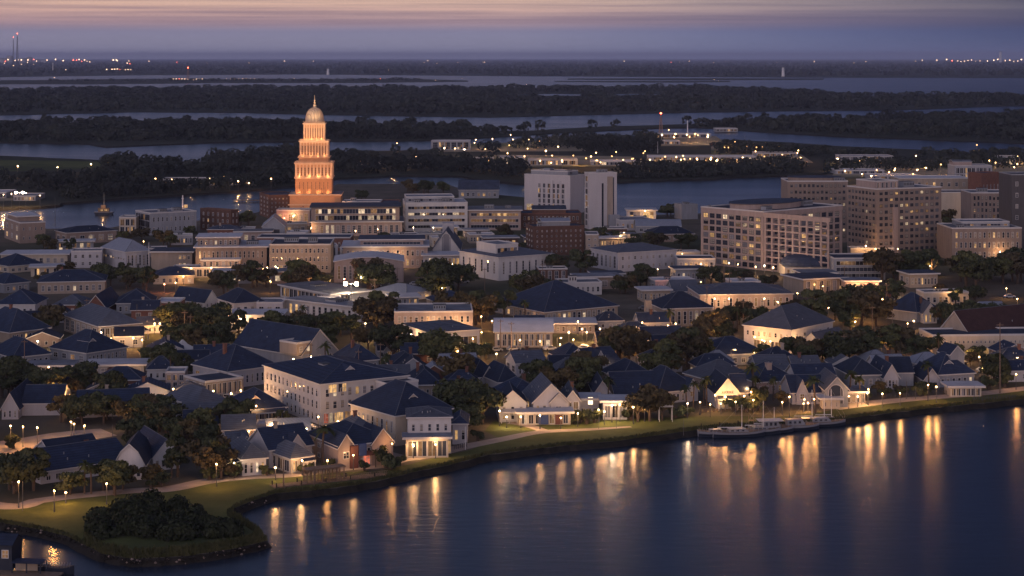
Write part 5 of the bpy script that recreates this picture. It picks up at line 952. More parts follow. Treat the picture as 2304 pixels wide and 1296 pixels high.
def make_palm(seed, h=8):
    rd = random.Random(seed); b = MB(); x = 0; lean = rd.uniform(-.5, .5)
    for k in range(6): b.bar((lean * (k / 6) ** 2, 0, h * k / 6 - .2), (lean * ((k + 1) / 6) ** 2, 0, h * (k + 1) / 6), .26 - .015 * k, 0, 6)
    Q = []
    for i in range(26):
        a = rd.random() * 6.28; el = rd.uniform(-.5, 1.2); ln = rd.uniform(1.7, 2.5); w = .34
        for k in range(4):
            def P(t, sd):
                r = ln * t * math.cos(el * (1 - .3 * t)); z = h + .1 + ln * t * math.sin(el) - 1.2 * t * t
                ww = w * (1 - .55 * abs(t - .4)) * sd; return (lean + r * math.cos(a) - ww * math.sin(a), r * math.sin(a) + ww * math.cos(a), z - .12 * abs(sd))
            Q += [P(k / 4, -1), P((k + 1) / 4, -1), P((k + 1) / 4, 1), P(k / 4, 1)]
    return np.array(Q), b, 'leaf_palm'
PROTO = {}
def proto(kind, seed):
    key = (kind, seed)
    if key not in PROTO:
        if kind == 'palm': V, b, m = make_palm(seed)
        elif kind == 'shrub': V, b, m = make_oak(seed, 2.6, 1.9, 420, 'leaf_oak', 6)
        elif kind == 'brown': V, b, m = make_oak(seed, 10, 5.4, 2300, 'leaf_brown', 17)
        else: V, b, m = make_oak(seed, (10, 9, 11, 10, 8.5, 11.5)[seed % 6], (5.2, 5.8, 4.2, 4.8, 6.0, 3.6)[seed % 6], 2700, 'leaf_oak', (18, 22, 14, 26, 17, 15)[seed % 6])
        o = raw('crown', V, 4, m); me = o.data; bpy.data.objects.remove(o)
        PROTO[key] = (me, b.mesh('trunk', ['bark']))
    return PROTO[key]
TREES = []                                               # (kind, x px, y px, scale) placed, named afterwards
RT = random.Random(11)
def tree_at(kind, px, py, s, force=False):
    x, y = gp(px, py)
    if not force and inside(x, y, 2.2): return False
    TREES.append((kind, px, py, x, y, s)); return True
# dark masses of oaks: x range, base-row range, number, height (m)
for x0, x1, y0, y1, n, h in [
    (90, 330, 628, 662, 9, 10), (330, 445, 536, 556, 5, 9), (262, 340, 540, 558, 4, 8), (440, 600, 640, 668, 7, 11), (590, 690, 640, 664, 5, 11), (660, 735, 640, 660, 3, 9),
    (820, 1040, 652, 672, 9, 13), (1010, 1150, 706, 738, 6, 11), (1140, 1250, 664, 684, 5, 11), (1250, 1335, 612, 632, 5, 12), (1338, 1392, 545, 552, 2, 11), (1420, 1560, 552, 566, 6, 9),
    (1380, 1500, 640, 668, 5, 10), (1535, 1740, 634, 648, 8, 8), (1960, 2080, 616, 640, 5, 14), (2080, 2310, 606, 650, 11, 14), (1985, 2310, 668, 690, 5, 8), (1780, 1990, 712, 764, 10, 13),
    (2110, 2310, 716, 742, 5, 11), (1700, 1880, 806, 838, 9, 10), (1880, 2095, 800, 846, 10, 11), (1360, 1480, 800, 836, 6, 11), (1460, 1625, 820, 858, 8, 12), (610, 830, 748, 800, 12, 11),
    (820, 890, 730, 770, 4, 13), (880, 990, 808, 832, 4, 12), (990, 1100, 800, 822, 4, 8), (1200, 1400, 868, 898, 8, 10), (960, 1040, 866, 890, 4, 11), (985, 1115, 940, 960, 5, 12), (1040, 1090, 960, 985, 2, 8),
    (330, 525, 738, 764, 8, 11), (330, 540, 760, 800, 8, 10), (100, 150, 745, 770, 2, 11), (320, 440, 826, 852, 6, 9), (0, 120, 880, 905, 6, 11), (130, 240, 872, 896, 4, 9), (240, 340, 884, 908, 4, 9), (30, 250, 944, 956, 7, 8),
    (270, 420, 956, 986, 6, 9), (400, 545, 966, 996, 6, 9), (280, 480, 1000, 1024, 5, 8), (-10, 150, 1046, 1062, 3, 4), (-20, 100, 1098, 1122, 4, 9), (130, 290, 1102, 1116, 6, 7), (370, 500, 1056, 1082, 6, 9), (290, 370, 1084, 1098, 3, 5),
    (625, 660, 955, 965, 1, 5), (1620, 1780, 900, 926, 6, 5), (1400, 1440, 930, 944, 3, 7), (2190, 2304, 856, 866, 3, 9), (2100, 2300, 812, 826, 5, 6), (1960, 2130, 884, 892, 5, 4.5), (1540, 1640, 768, 790, 4, 9), (1580, 1700, 730, 760, 5, 9),
    (915, 1040, 430, 442, 6, 11), (760, 860, 446, 456, 3, 8), (450, 560, 500, 512, 4, 9), (690, 790, 548, 556, 3, 7), (840, 880, 548, 556, 2, 8), (1080, 1150, 536, 546, 3, 8), (2120, 2180, 510, 524, 3, 11), (80, 190, 556, 572, 4, 8), (1160, 1190, 560, 580, 2, 8), (1490, 1570, 486, 492, 3, 8)]:
    k = 0; t = 0
    while k < n and t < n * 14:
        t += 1
        if tree_at('brown' if RT.random() < .30 else 'oak', RT.uniform(x0, x1), RT.uniform(y0, y1), h / 10 * RT.uniform(.62, 1.05)): k += 1
for px, py, s in [(725, 1050, 1.05), (1232, 940, .01), (1232, 944, .01), (1590, 915, .9), (1560, 918, .8), (1640, 905, .8), (1912, 900, .9), (1935, 905, .8), (2090, 880, .9), (845, 1052, .45), (862, 1046, .5), (1545, 925, .75), (1700, 905, .8), (1740, 902, .75), (190, 1112, .8), (205, 1112, .75)]:
    if s > .1: tree_at('palm', px, py, s, True)
for _ in range(26): tree_at('palm', RT.choice([RT.uniform(120, 900), RT.uniform(1150, 2280)]), RT.uniform(700, 930), RT.uniform(.75, 1.1))
for px, py, s in [(1462, 948, 1.15), (1435, 950, .9), (1490, 946, .85)]: tree_at('brown', px, py, s * .8, True)
for px, py, s in [(690, 970, 1.1), (668, 975, .8), (1305, 952, 1.2), (1320, 954, 1.3), (1338, 952, 1.1), (1290, 954, .8), (600, 1070, .8), (530, 1072, 1.2), (520, 1074, 1.0), (690, 1066, .9), (740, 1060, .9), (880, 1056, 1.2), (868, 1052, 1.3), (1420, 946, 1.2), (1520, 940, 1.2), (1545, 938, 1.0), (1650, 925, 1.3), (1680, 928, 1.2), (1710, 925, 1.1), (1950, 900, .9), (1990, 896, 1.0), (2030, 893, .9), (2070, 892, 1.0), (2225, 878, 1.3), (2260, 872, 1.2), (820, 1060, .8), (900, 1048, .8), (1075, 992, 1.0), (30, 1010, 1.0), (25, 1000, .9), (480, 1076, 1.0), (470, 1080, .9), (340, 1100, .8)]:
    tree_at('shrub', px, py, s, True)
def name_all(items, noun, fmt):
    """label every item by its kind and its turn counted outwards from the building beside it"""
    g = {}
    for it in items: g.setdefault((it[0], anchor(it[1], it[2])[0]), []).append(it)
    out = {}
    for (k, ref), L in g.items():
        a = next(q for q in BLD if q[0] == ref); L.sort(key=lambda it: (it[1] - a[1]) ** 2 + ((it[2] - a[2]) * 1.6) ** 2)
        for i, it in enumerate(L): out[it] = fmt(k, ref, i, len(L))
    return out
KN = dict(oak='dark round-crowned oak', brown='brownish loose-crowned tree', palm='fan-leaved palm', shrub='low round shrub')
def tree_label(k, ref, i, n):
    return f"{KN[k]} beside the {ref}" if n == 1 else f"{KN[k]}, {ORD[i]} counted out from the {ref}"
lab = name_all(TREES, 'tree', tree_label)
for it in TREES:
    k, px, py, x, y, s = it
    crown, trunk = proto(k, RT.randrange(6) if k in ('oak',) else RT.randrange(3))
    nm = dict(oak='oak_tree', brown='tree', palm='palm_tree', shrub='shrub')[k]
    t = thing(nm, lab[it], 'shrub' if k == 'shrub' else 'palm' if k == 'palm' else 'tree', (x, y, GZ), RT.random() * 6.28, {'oak': 'town oaks', 'brown': 'town trees', 'palm': 'palms', 'shrub': 'shrubs'}[k])
    t.scale = (s * RT.uniform(.9, 1.15), s * RT.uniform(.9, 1.15), s)
    link('crown', crown, t); link('trunk', trunk, t)
# dark thicket on the point
def thicket():
    rg = np.random.default_rng(31); n = 60
    cx = 210 + 320 * rg.random(n) ** 1.15; t = (cx - 205) / 355; top = 1158 + 40 * t; bot = 1216 - 4 * t
    cy = top + (bot - top) * rg.random(n); X = []; Rd = []
    for a, c in zip(cx, cy):
        x, y = gp(a, c); r = rg.uniform(1.3, 2.4); hh = rg.uniform(.6, 1.6) * (1 - .55 * abs((a - 340) / 230) ** 1.5) * (1.0 if c < 1205 else .6)
        X.append((x, y, GZ + max(.6, hh))); Rd.append(r)
    for a, c, r, z in [(300, 1158, 2.3, 1.9), (340, 1150, 2.4, 2.0), (270, 1165, 2.2, 1.6), (400, 1160, 2.3, 1.7), (230, 1175, 1.9, 1.2), (440, 1175, 2.0, 1.6), (490, 1192, 1.5, .9), (350, 1170, 2.4, 1.8), (310, 1178, 2.3, 1.6)]:
        x, y = gp(a, c); X.append((x, y, GZ + z)); Rd.append(r)
    V = leaf_cloud(rg, np.array(X), np.array(Rd), 22000, .26, .9)
    V = V[np.repeat(V.reshape(-1, 4, 3)[:, :, 2].min(1) > GZ - .2, 4)]
    o = raw('mangrove_thicket', V, 4, 'leaf_mangrove'); tag(o, 'dark dense mangrove thicket covering the grassy point', 'thicket', kind='stuff')
thicket()
grass_fringe([(190, 1216), (230, 1240), (300, 1254), (420, 1248), (520, 1232), (590, 1215), (572, 1197), (512, 1160)], 3600, 33, h=(.4, 1.1), name='reeds', mat='marsh', spread=14)['kind'] = 'stuff'
# ------------------------------------------------------------ woods across the river
def forest(name, label, poly_px, spacing, seed, hh=(7, 13), rad=(4, 7), leaf=1.3, per=46, mat='leaf_forest', holes=(), cat='wood'):
    """a far wood: thousands of crowns too small to tell apart"""
    rg = np.random.default_rng(seed); out = []
    xs = [p[0] for p in poly_px]; ys = [p[1] for p in poly_px]; P = np.array(poly_px, float)
    def inpoly(x, y):
        c = np.zeros(len(x), bool)
        for (x1, y1), (x2, y2) in zip(P, np.roll(P, -1, 0)):
            hit = ((y1 > y) != (y2 > y)) & (x < (x2 - x1) * (y - y1) / (y2 - y1 + 1e-9) + x1); c ^= hit
        return c
    d0, d1 = HC * FP / (max(ys) - YH), HC * FP / (min(ys) - YH); d = d0; px, py = [], []
    while d < d1:
        y = YH + HC * FP / d; n = int((max(xs) - min(xs)) / FP * d / spacing) + 1
        px.append(min(xs) + (max(xs) - min(xs)) * (np.arange(n) + rg.random(n)) / n); py.append(YH + HC * FP / (d + rg.uniform(-.5, .5, n) * spacing * 1.4)); d += spacing * max(1.2, d / 900)
    px, py = np.concatenate(px), np.concatenate(py); ok = inpoly(px, py)
    for hx0, hx1, hy0, hy1 in holes: ok &= ~((px > hx0) & (px < hx1) & (py > hy0) & (py < hy1))
    px, py = px[ok], py[ok]; n = len(px); dd = HC * FP / (py - YH); X = (px - 1152) / FP * dd
    cl = np.sin(px * .031 + seed) * np.sin(px * .013 + py * .2) * .25 + 1     # taller and lower stands
    H = rg.uniform(*hh, n) * cl; Rr = rg.uniform(*rad, n)
    m = n * per; idx = np.repeat(np.arange(n), per); dv = rg.normal(size=(m, 3)); dv /= np.linalg.norm(dv, axis=1)[:, None]
    dv[:, 1] = np.where(rg.random(m) < .6, -np.abs(dv[:, 1]), dv[:, 1]); dv[:, 2] = np.where(dv[:, 2] < -.2, np.abs(dv[:, 2]), dv[:, 2])
    low = rg.random(m) < .25
    c = np.c_[X[idx] + dv[:, 0] * Rr[idx], dd[idx] + dv[:, 1] * Rr[idx], GZ + np.where(low, H[idx] * rg.uniform(.08, .6, m), H[idx] * .62 + dv[:, 2] * H[idx] * .40)]
    nr = dv + rg.normal(0, .5, (m, 3)); nr /= np.linalg.norm(nr, axis=1)[:, None]; t1 = np.cross(nr, rg.normal(size=(m, 3))); t1 /= np.linalg.norm(t1, axis=1)[:, None]; t2 = np.cross(nr, t1); s = rg.uniform(.6, 1.2, m)[:, None] * leaf
    V = np.stack([c - t1 * s - t2 * s * .6, c + t1 * s - t2 * s * .7, c + t1 * s + t2 * s * .7, c - t1 * s * .8 + t2 * s], 1).reshape(-1, 3)
    o = raw(name, V, 4, mat); tag(o, label, cat, kind='stuff'); return o
forest('riverside_wood', 'dark wood on the bank across the river', [(-200, 440), (0, 432), (180, 428), (350, 426), (600, 418), (690, 408), *back([(690, 326), (620, 328), (560, 332), (480, 347), (450, 357), (300, 350), (225, 342), (0, 333), (-200, 331)], 10)], 9, 41, per=60, leaf=1.05,
       holes=[(-300, 240, 352, 414), (330, 570, 396, 440), (-200, 80, 420, 470)])
forest('riverside_wood', 'dark trees along the bank beyond the tower', [(755, 396), (900, 388), (1040, 388), (1110, 398), (1180, 404), (1180, 384), (1040, 372), (900, 376), (755, 380)], 9, 42, per=60, leaf=1.0)
forest('riverside_wood', 'dark woods between the lit works and the channel', [(745, 362), (1000, 352), *back([(1000, 321), (900, 324), (745, 326)], 14)], 9, 43, per=50, leaf=1.1, hh=(6, 10))
forest('riverside_wood', 'dark trees behind the brightly lit works', [(1080, 350), (1300, 344), (1480, 344), *back([(1480, 300), (1300, 302), (1120, 314)], 10)], 9, 44, per=50, leaf=1.1, holes=[(1120, 1300, 335, 360)])
forest('riverside_wood', 'dark trees on the bank behind the sheds', [(1390, 402), (1600, 396), (1800, 388), (1800, 372), (1600, 376), (1390, 384)], 10, 45, per=50, leaf=1.0, hh=(5, 9))
forest('riverside_wood', 'dark wood at the edge by the channel', [(1610, 348), (1800, 352), (2000, 356), (2500, 352), *back([(2500, 330), (2190, 327), (2080, 321), (1900, 314), (1760, 305), (1640, 300)], 17), (1610, 335)], 10, 46, per=50, leaf=1.1, hh=(5, 10))
forest('riverside_wood', 'dark clumps beyond the hotel', [(1860, 392), (2140, 384), (2260, 380), (2400, 372), (2400, 362), (2100, 368), (1860, 376)], 12, 47, per=50, leaf=1.0, hh=(5, 9))
forest('riverside_scrub', 'added low dark scrub screening the boatyard lamps from the river', [(140, 450), (300, 440), (420, 433), (600, 421), (700, 409), (700, 403), (600, 413), (420, 424), (300, 431), (140, 441)], 6, 55, hh=(5, 9), rad=(2.5, 4), per=50, leaf=.8)  # strip added to keep the boatyard lamps from glinting in the river
forest('riverside_scrub', 'low scrub along the bank below the works', [(1190, 409), (1390, 404), (1600, 398), (1800, 390), (1800, 384), (1600, 392), (1390, 399), (1190, 402)], 7, 56, hh=(2.5, 5), rad=(2.5, 4), per=50, leaf=.8)
forest('island_wood', 'dark wooded island between the two channels', [(-250, 318), (200, 320), (520, 316), (700, 314), (1000, 312), (1180, 299), (1300, 292), (1470, 284), *back([(1470, 267), (1350, 270), (1200, 278), (1100, 279), (900, 270), (650, 267), (300, 264), (0, 269), (-250, 272)], 11.5)], 13, 48, hh=(8, 13), rad=(5, 8), leaf=1.9, per=40)
forest('island_wood', 'dark wooded bank beyond the radio mast', [(1480, 282), (1570, 284), (1760, 296), (1900, 304), (2080, 309), (2300, 318), (2550, 322), *back([(2550, 241), (2300, 246), (2180, 250), (1900, 256), (1760, 259), (1600, 263), (1490, 267)], 11.5)], 14, 49, hh=(8, 13), rad=(5, 8), leaf=2.0, per=36)
forest('distant_wood', 'broad dark forest beyond the wide channel', [(-250, 257), (0, 255.5), (300, 249.5), (500, 250), (750, 255), (1100, 260), (1300, 256), (1500, 251), (1750, 247), (2000, 245), (2200, 238), (2550, 231), *back([(2550, 205), (2100, 209), (1900, 207), (1790, 198), (1600, 192), (1200, 191), (900, 193.5), (700, 191), (300, 194.5), (-250, 198)], 12)], 23, 50, hh=(9, 14), rad=(8, 13), leaf=3.2, per=30, holes=[(1160, 1315, 210, 226), (1362, 1494, 209.6, 225)])
forest('far_scrub', 'low dark scrub on the marsh bar', [(100, 185), (1000, 182), (900, 178), (500, 179.5), (100, 182)], 40, 51, hh=(3, 6), rad=(12, 24), leaf=5, per=14)
forest('mainland_wood', 'far flat wooded mainland under the horizon', [(-350, 172), (0, 171), (300, 167.5), (700, 166), (900, 168), (1200, 170), (1800, 173), (2700, 174.5), (2700, 137.6), (-350, 137.6)], 110, 52, hh=(9, 15), rad=(40, 90), leaf=14, per=16)

forest('town_edge_wood', 'dark trees on the edge of town past the last houses', [(2345, 560), (2345, 800), (2900, 760), (2900, 470)], 9, 61, per=70, leaf=.7, hh=(6, 10), rad=(3, 5))
forest('town_edge_wood', 'dark trees on the town bank past the low dark villa', [(-60, 560), (-60, 1060), (-420, 1050), (-420, 560)], 9, 62, per=70, leaf=.7, hh=(6, 10), rad=(3, 5))
# ------------------------------------------------------------ lamps
def lamp_proto(h, arm, kind):
    b = MB(); b.cyl(0, 0, -.2, .5, .16, .12, 6, 0); b.cyl(0, 0, .5, h, .09, .06, 6, 0)
    g = MB()
    if arm == 'globe': g.ball(0, 0, h + .25, .19, 8, 0); b.cyl(0, 0, h - .05, h + .03, .16, .16, 6, 0)
    elif arm == 'arm': b.bar((0, 0, h - .3), (1.0, -.3, h + .1), .05, 0, 4); b.box(.7, 1.4, -.45, -.15, h + .05, h + .2, 0); g.box(.75, 1.35, -.42, -.18, h - .06, h + .045, 0)
    else: b.box(-1.0, 1.0, -.06, .06, h - .12, h, 0); g.box(-1.0, -.55, -.3, -.1, h - .25, h + .2, 0); g.box(.55, 1.0, -.3, -.1, h - .25, h + .2, 0)
    return b.mesh('lamp_post', ['lamp_pole']), g
LP = {}
PWR = dict(w=(1, .53, .21), y=(1, .46, .14), c=(1, .70, .42), r=(1, .25, .12))
LAMPS = []
def lamp(px, py, h=4.5, arm='globe', col='w', power=1.0, base=None):
    """py = photo row of the light itself"""
    d = (HC - h - .25) * FP / (py - YH); x = (px - 1152) / FP * d
    for _ in range(14):
        if not inside(x, d, 2.0): break
        d -= 1.0; x = (px - 1152) / FP * d
    sh = next((y0 + (y1 - y0) * (px - a0) / (a1 - a0) for (a0, y0), (a1, y1) in zip(SHORE[:-1], SHORE[1:]) if a0 <= px <= a1), 1e9)
    if YH + HC * FP / d > sh - 6: return
    LAMPS.append((arm + col, px, YH + HC * FP / d, x, d, h, arm, col, power))
LA = [  # waterfront
 (42, 1084, 5, 'globe', 'y', 1.0), (122, 1104, 4, 'globe', 'y', .9), (240, 1088, 4, 'globe', 'w', .5), (148, 1108, 2, 'globe', 'y', .6), (487, 1044, 4.5, 'globe', 'y', 1.1), (24, 958, 4.5, 'globe', 'y', 1.0), (52, 960, 4.5, 'globe', 'y', 1.0), (84, 962, 4.5, 'globe', 'y', .8), (190, 958, 3.5, 'globe', 'y', .8),
 (527, 1042, 3, 'globe', 'c', 1.0), (620, 1052, 2.5, 'globe', 'w', .8), (680, 1034, 3, 'globe', 'w', .9), (737, 1036, 3, 'globe', 'y', 1.0), (795, 1022, 3, 'globe', 'w', .5), (882, 996, 4.5, 'globe', 'y', .4), (950, 975, 3.5, 'globe', 'c', .6), (980, 1000, 3, 'globe', 'w', .8), (930, 1004, 2.5, 'globe', 'w', .9), (612, 928, 4, 'globe', 'w', 1.2), (656, 940, 4, 'globe', 'c', 1.3), (560, 944, 3, 'globe', 'w', .9), (590, 948, 3, 'globe', 'w', .7), (716, 938, 3, 'globe', 'w', 1.0), (760, 948, 3, 'globe', 'w', 1.0), (690, 946, 3.5, 'globe', 'w', .9), (527, 925, 3, 'globe', 'w', .8),
 (1124, 925, 3.5, 'globe', 'w', 1.1), (1140, 938, 2.5, 'globe', 'c', .7), (1172, 938, 2.5, 'globe', 'w', .8), (1215, 935, 3, 'globe', 'w', .9), (1262, 940, 2.5, 'globe', 'w', .8), (1300, 925, 3, 'globe', 'w', .9), (1377, 912, 4, 'globe', 'c', 1.3), (1395, 910, 4, 'globe', 'w', 1.1), (1360, 926, 3, 'globe', 'w', 1.0), (1425, 916, 4, 'globe', 'w', .8), (1347, 922, 3, 'globe', 'w', .9),
 (1547, 908, 3.5, 'globe', 'c', .7), (1622, 908, 2.5, 'globe', 'w', .3), (1655, 904, 3, 'globe', 'w', .35), (1690, 882, 4.5, 'globe', 'y', .9), (1744, 894, 6, 'globe', 'y', 1.3), (1776, 893, 5, 'globe', 'y', 1.0), (1695, 900, 3, 'globe', 'y', .9), (1818, 907, 2, 'globe', 'y', .8), (1808, 908, 2, 'globe', 'y', .6), (1760, 905, 3, 'globe', 'y', .9), (1832, 898, 4, 'globe', 'y', .6),
 (1910, 890, 3, 'globe', 'w', .4), (1954, 876, 4, 'globe', 'y', 1.0), (1930, 892, 2.5, 'globe', 'w', .7), (2025, 885, 3, 'globe', 'y', .7), (2088, 866, 4, 'globe', 'y', .9), (2107, 870, 4, 'globe', 'y', .8), (2150, 880, 3, 'globe', 'w', .8), (2185, 880, 3, 'globe', 'w', .8), (2286, 842, 4, 'globe', 'y', .8), (1450, 920, 3, 'globe', 'w', .5), (1575, 905, 3, 'globe', 'w', .35), (1598, 910, 3, 'globe', 'w', .3),
 # right slope
 (2222, 792, 4, 'arm', 'w', 1.2), (2225, 820, 4, 'arm', 'c', 1.2), (2250, 815, 4, 'arm', 'w', 1.0), (2280, 800, 4, 'arm', 'w', 1.0), (2120, 793, 4, 'arm', 'w', 1.0), (2168, 790, 3, 'globe', 'y', .8), (2210, 828, 4, 'globe', 'w', 1.0), (1983, 777, 4, 'globe', 'y', 1.0), (2050, 772, 4, 'globe', 'y', .9), (1924, 724, 4, 'globe', 'y', 1.0), (1932, 736, 3, 'globe', 'y', .7), (1864, 692, 4, 'globe', 'w', .6), (2042, 728, 4, 'globe', 'y', .8), (2056, 722, 3, 'globe', 'w', .7), (1800, 765, 3.5, 'globe', 'w', .9), (1720, 768, 3.5, 'globe', 'w', .4), (1760, 775, 3.5, 'globe', 'w', .4), (1860, 772, 3, 'globe', 'w', .8), (1627, 748, 4, 'globe', 'y', .9), (1613, 724, 4, 'globe', 'w', 1.0), (1580, 726, 4, 'globe', 'w', 1.0), (1645, 768, 5, 'arm', 'w', .5), (1690, 775, 4, 'arm', 'w', .5), (1600, 745, 4, 'globe', 'w', .9), (1570, 762, 4, 'globe', 'y', .8), (1548, 762, 4, 'globe', 'c', .6), (1500, 738, 4, 'globe', 'w', .9), (1470, 742, 4, 'globe', 'w', .9), (1520, 728, 4, 'globe', 'w', .8),
 (2002, 638, 5, 'arm', 'c', 1.4), (2023, 638, 5, 'arm', 'c', 1.4), (2139, 654, 5, 'arm', 'w', 1.3), (2105, 648, 4, 'globe', 'y', .9), (2092, 598, 4, 'globe', 'w', .8), (1980, 640, 4, 'globe', 'w', .8), (1955, 640, 4, 'globe', 'r', .7), (1925, 640, 4, 'globe', 'w', .9), (1720, 598, 4, 'globe', 'c', 1.5), (1740, 602, 4, 'globe', 'w', 1.0), (1700, 600, 4, 'globe', 'w', 1.0), (1640, 592, 4, 'globe', 'w', 1.0), (1660, 595, 4, 'globe', 'w', .9), (1610, 605, 4, 'globe', 'w', .8), (1948, 551, 5, 'globe', 'w', 1.5), (2115, 515, 6, 'globe', 'w', 1.4), (2210, 470, 8, 'globe', 'w', 1.0), (1970, 560, 4, 'globe', 'y', .9), (2020, 560, 4, 'globe', 'w', .8), (2250, 560, 4, 'globe', 'w', 1.0), (2180, 575, 4, 'globe', 'w', 1.0), (1577, 634, 4, 'globe', 'y', .5), (1700, 655, 4, 'globe', 'w', 1.0), (1640, 672, 4, 'globe', 'w', 1.1), (1608, 672, 4, 'globe', 'w', 1.0), (1750, 680, 4, 'globe', 'w', 1.0), (1680, 680, 4, 'globe', 'w', 1.0), (1720, 672, 4, 'globe', 'w', .9),
 (1480, 606, 4, 'globe', 'w', 1.0), (1577, 594, 4, 'globe', 'y', .9), (1396, 528, 5, 'globe', 'w', 1.1), (1404, 522, 5, 'globe', 'w', .8), (1320, 525, 5, 'globe', 'w', 1.0), (1452, 474, 5, 'globe', 'w', 1.4), (1270, 478, 5, 'globe', 'r', 1.2), (1240, 476, 5, 'globe', 'c', 1.0), (1210, 474, 5, 'globe', 'c', 1.0), (1506, 636, 4, 'globe', 'r', .5), (1535, 565, 4, 'globe', 'w', .4),
 # centre
 (790, 632, 8, 'twin', 'c', 7.0), (812, 624, 6, 'globe', 'c', 1.6), (835, 626, 5, 'globe', 'w', 1.4), (775, 628, 5, 'globe', 'r', 1.2), (744, 626, 4, 'globe', 'w', .8), (662, 610, 4, 'globe', 'y', .6), (592, 605, 4, 'globe', 'y', .6), (620, 600, 4, 'globe', 'w', .8), (700, 602, 4, 'globe', 'w', .7), (785, 660, 5, 'globe', 'c', 1.6), (750, 668, 4, 'globe', 'c', 1.0), (854, 738, 4, 'globe', 'w', .9), (822, 728, 4, 'globe', 'w', .8), (810, 745, 4, 'globe', 'w', .8), (1010, 708, 4, 'globe', 'y', .8), (1090, 698, 4, 'globe', 'y', 1.0), (1083, 712, 4, 'globe', 'y', .8), (995, 648, 4, 'globe', 'w', .5), (975, 728, 4, 'globe', 'w', .9), (925, 740, 4, 'globe', 'w', 1.0), (893, 735, 4, 'globe', 'w', 1.0), (1064, 762, 4, 'globe', 'w', 1.0), (1097, 775, 4, 'globe', 'c', .9), (1082, 785, 4, 'globe', 'w', .8), (990, 776, 4, 'globe', 'w', .8), (1017, 764, 7, 'arm', 'c', 1.0), (1030, 790, 3.5, 'globe', 'w', .9), (1050, 780, 3.5, 'globe', 'w', .9), (1117, 796, 4, 'globe', 'w', .8), (1170, 765, 4, 'globe', 'w', 1.0), (1215, 768, 4, 'globe', 'w', 1.0), (1254, 758, 6, 'arm', 'w', 1.2), (1310, 740, 4, 'globe', 'w', 1.2), (1320, 748, 3, 'globe', 'w', 1.0), (1280, 748, 4, 'globe', 'w', 1.0), (1396, 738, 4, 'globe', 'y', .8), (1443, 738, 4, 'globe', 'w', .7), (1516, 752, 4, 'globe', 'w', .8), (1350, 740, 4, 'globe', 'w', .9), (1446, 790, 3, 'globe', 'y', .9), (1260, 775, 3, 'globe', 'w', .9), (1164, 742, 3, 'globe', 'w', .6), (1240, 710, 4, 'globe', 'w', .7), (1300, 712, 4, 'globe', 'w', .7),
 (700, 803, 4, 'globe', 'w', 1.3), (660, 808, 3, 'globe', 'w', .7), (320, 765, 3, 'globe', 'y', 1.4), (228, 748, 4, 'globe', 'c', 1.0), (250, 752, 3, 'globe', 'w', 1.0), (300, 752, 3, 'globe', 'w', .8), (85, 768, 2.5, 'globe', 'c', 1.0), (68, 770, 2.5, 'globe', 'w', .8), (398, 704, 4, 'globe', 'y', .8), (360, 728, 4, 'globe', 'y', 1.0), (370, 732, 4, 'globe', 'w', .9), (428, 722, 4, 'globe', 'w', 1.1), (444, 722, 4, 'globe', 'w', .9), (438, 740, 4, 'globe', 'w', .9), (466, 706, 4, 'globe', 'y', 1.0), (542, 716, 4, 'globe', 'c', 1.0), (520, 722, 4, 'globe', 'w', .8), (388, 740, 4, 'globe', 'w', .9), (480, 735, 3, 'globe', 'w', .8),
 (390, 854, 4, 'globe', 'w', 1.0), (432, 866, 4, 'globe', 'w', .9), (453, 873, 4, 'globe', 'w', .9), (520, 885, 3.5, 'globe', 'w', .8), (480, 880, 3.5, 'globe', 'w', .8), (262, 862, 3, 'globe', 'y', .8), (253, 894, 3, 'globe', 'w', .7), (20, 878, 4, 'globe', 'y', .9), (110, 826, 3, 'globe', 'w', .7), (160, 846, 2.5, 'globe', 'c', .3), (290, 826, 3, 'globe', 'w', .5), (560, 888, 3, 'globe', 'w', .7), (1470, 990, .01, 'x', 'w', 0),
 (500, 545, 5, 'globe', 'w', 1.2), (323, 543, 4, 'globe', 'y', .7), (395, 636, 4, 'globe', 'w', .9), (370, 640, 3, 'globe', 'r', .7), (475, 602, 4, 'globe', 'w', 1.2), (430, 604, 4, 'globe', 'w', 1.0), (495, 608, 4, 'globe', 'w', 1.0), (840, 573, 5, 'globe', 'c', 1.2), (893, 571, 5, 'globe', 'w', 1.0), (1018, 594, 5, 'globe', 'w', .8), (660, 482, 5, 'globe', 'w', 1.6), (640, 490, 4, 'globe', 'r', .8), (830, 492, 5, 'globe', 'w', .8), (975, 512, 5, 'globe', 'c', 1.0), (1020, 510, 5, 'globe', 'c', .9), (930, 512, 5, 'globe', 'c', .8), (700, 508, 4, 'globe', 'w', .8), (800, 520, 4, 'globe', 'w', .8), (850, 516, 4, 'globe', 'w', .8)]
for i_, a in enumerate(LA):
    if a[3] != 'x': lamp(*a[:5], a[5] * (.62 if 9 <= i_ < 68 else 1))
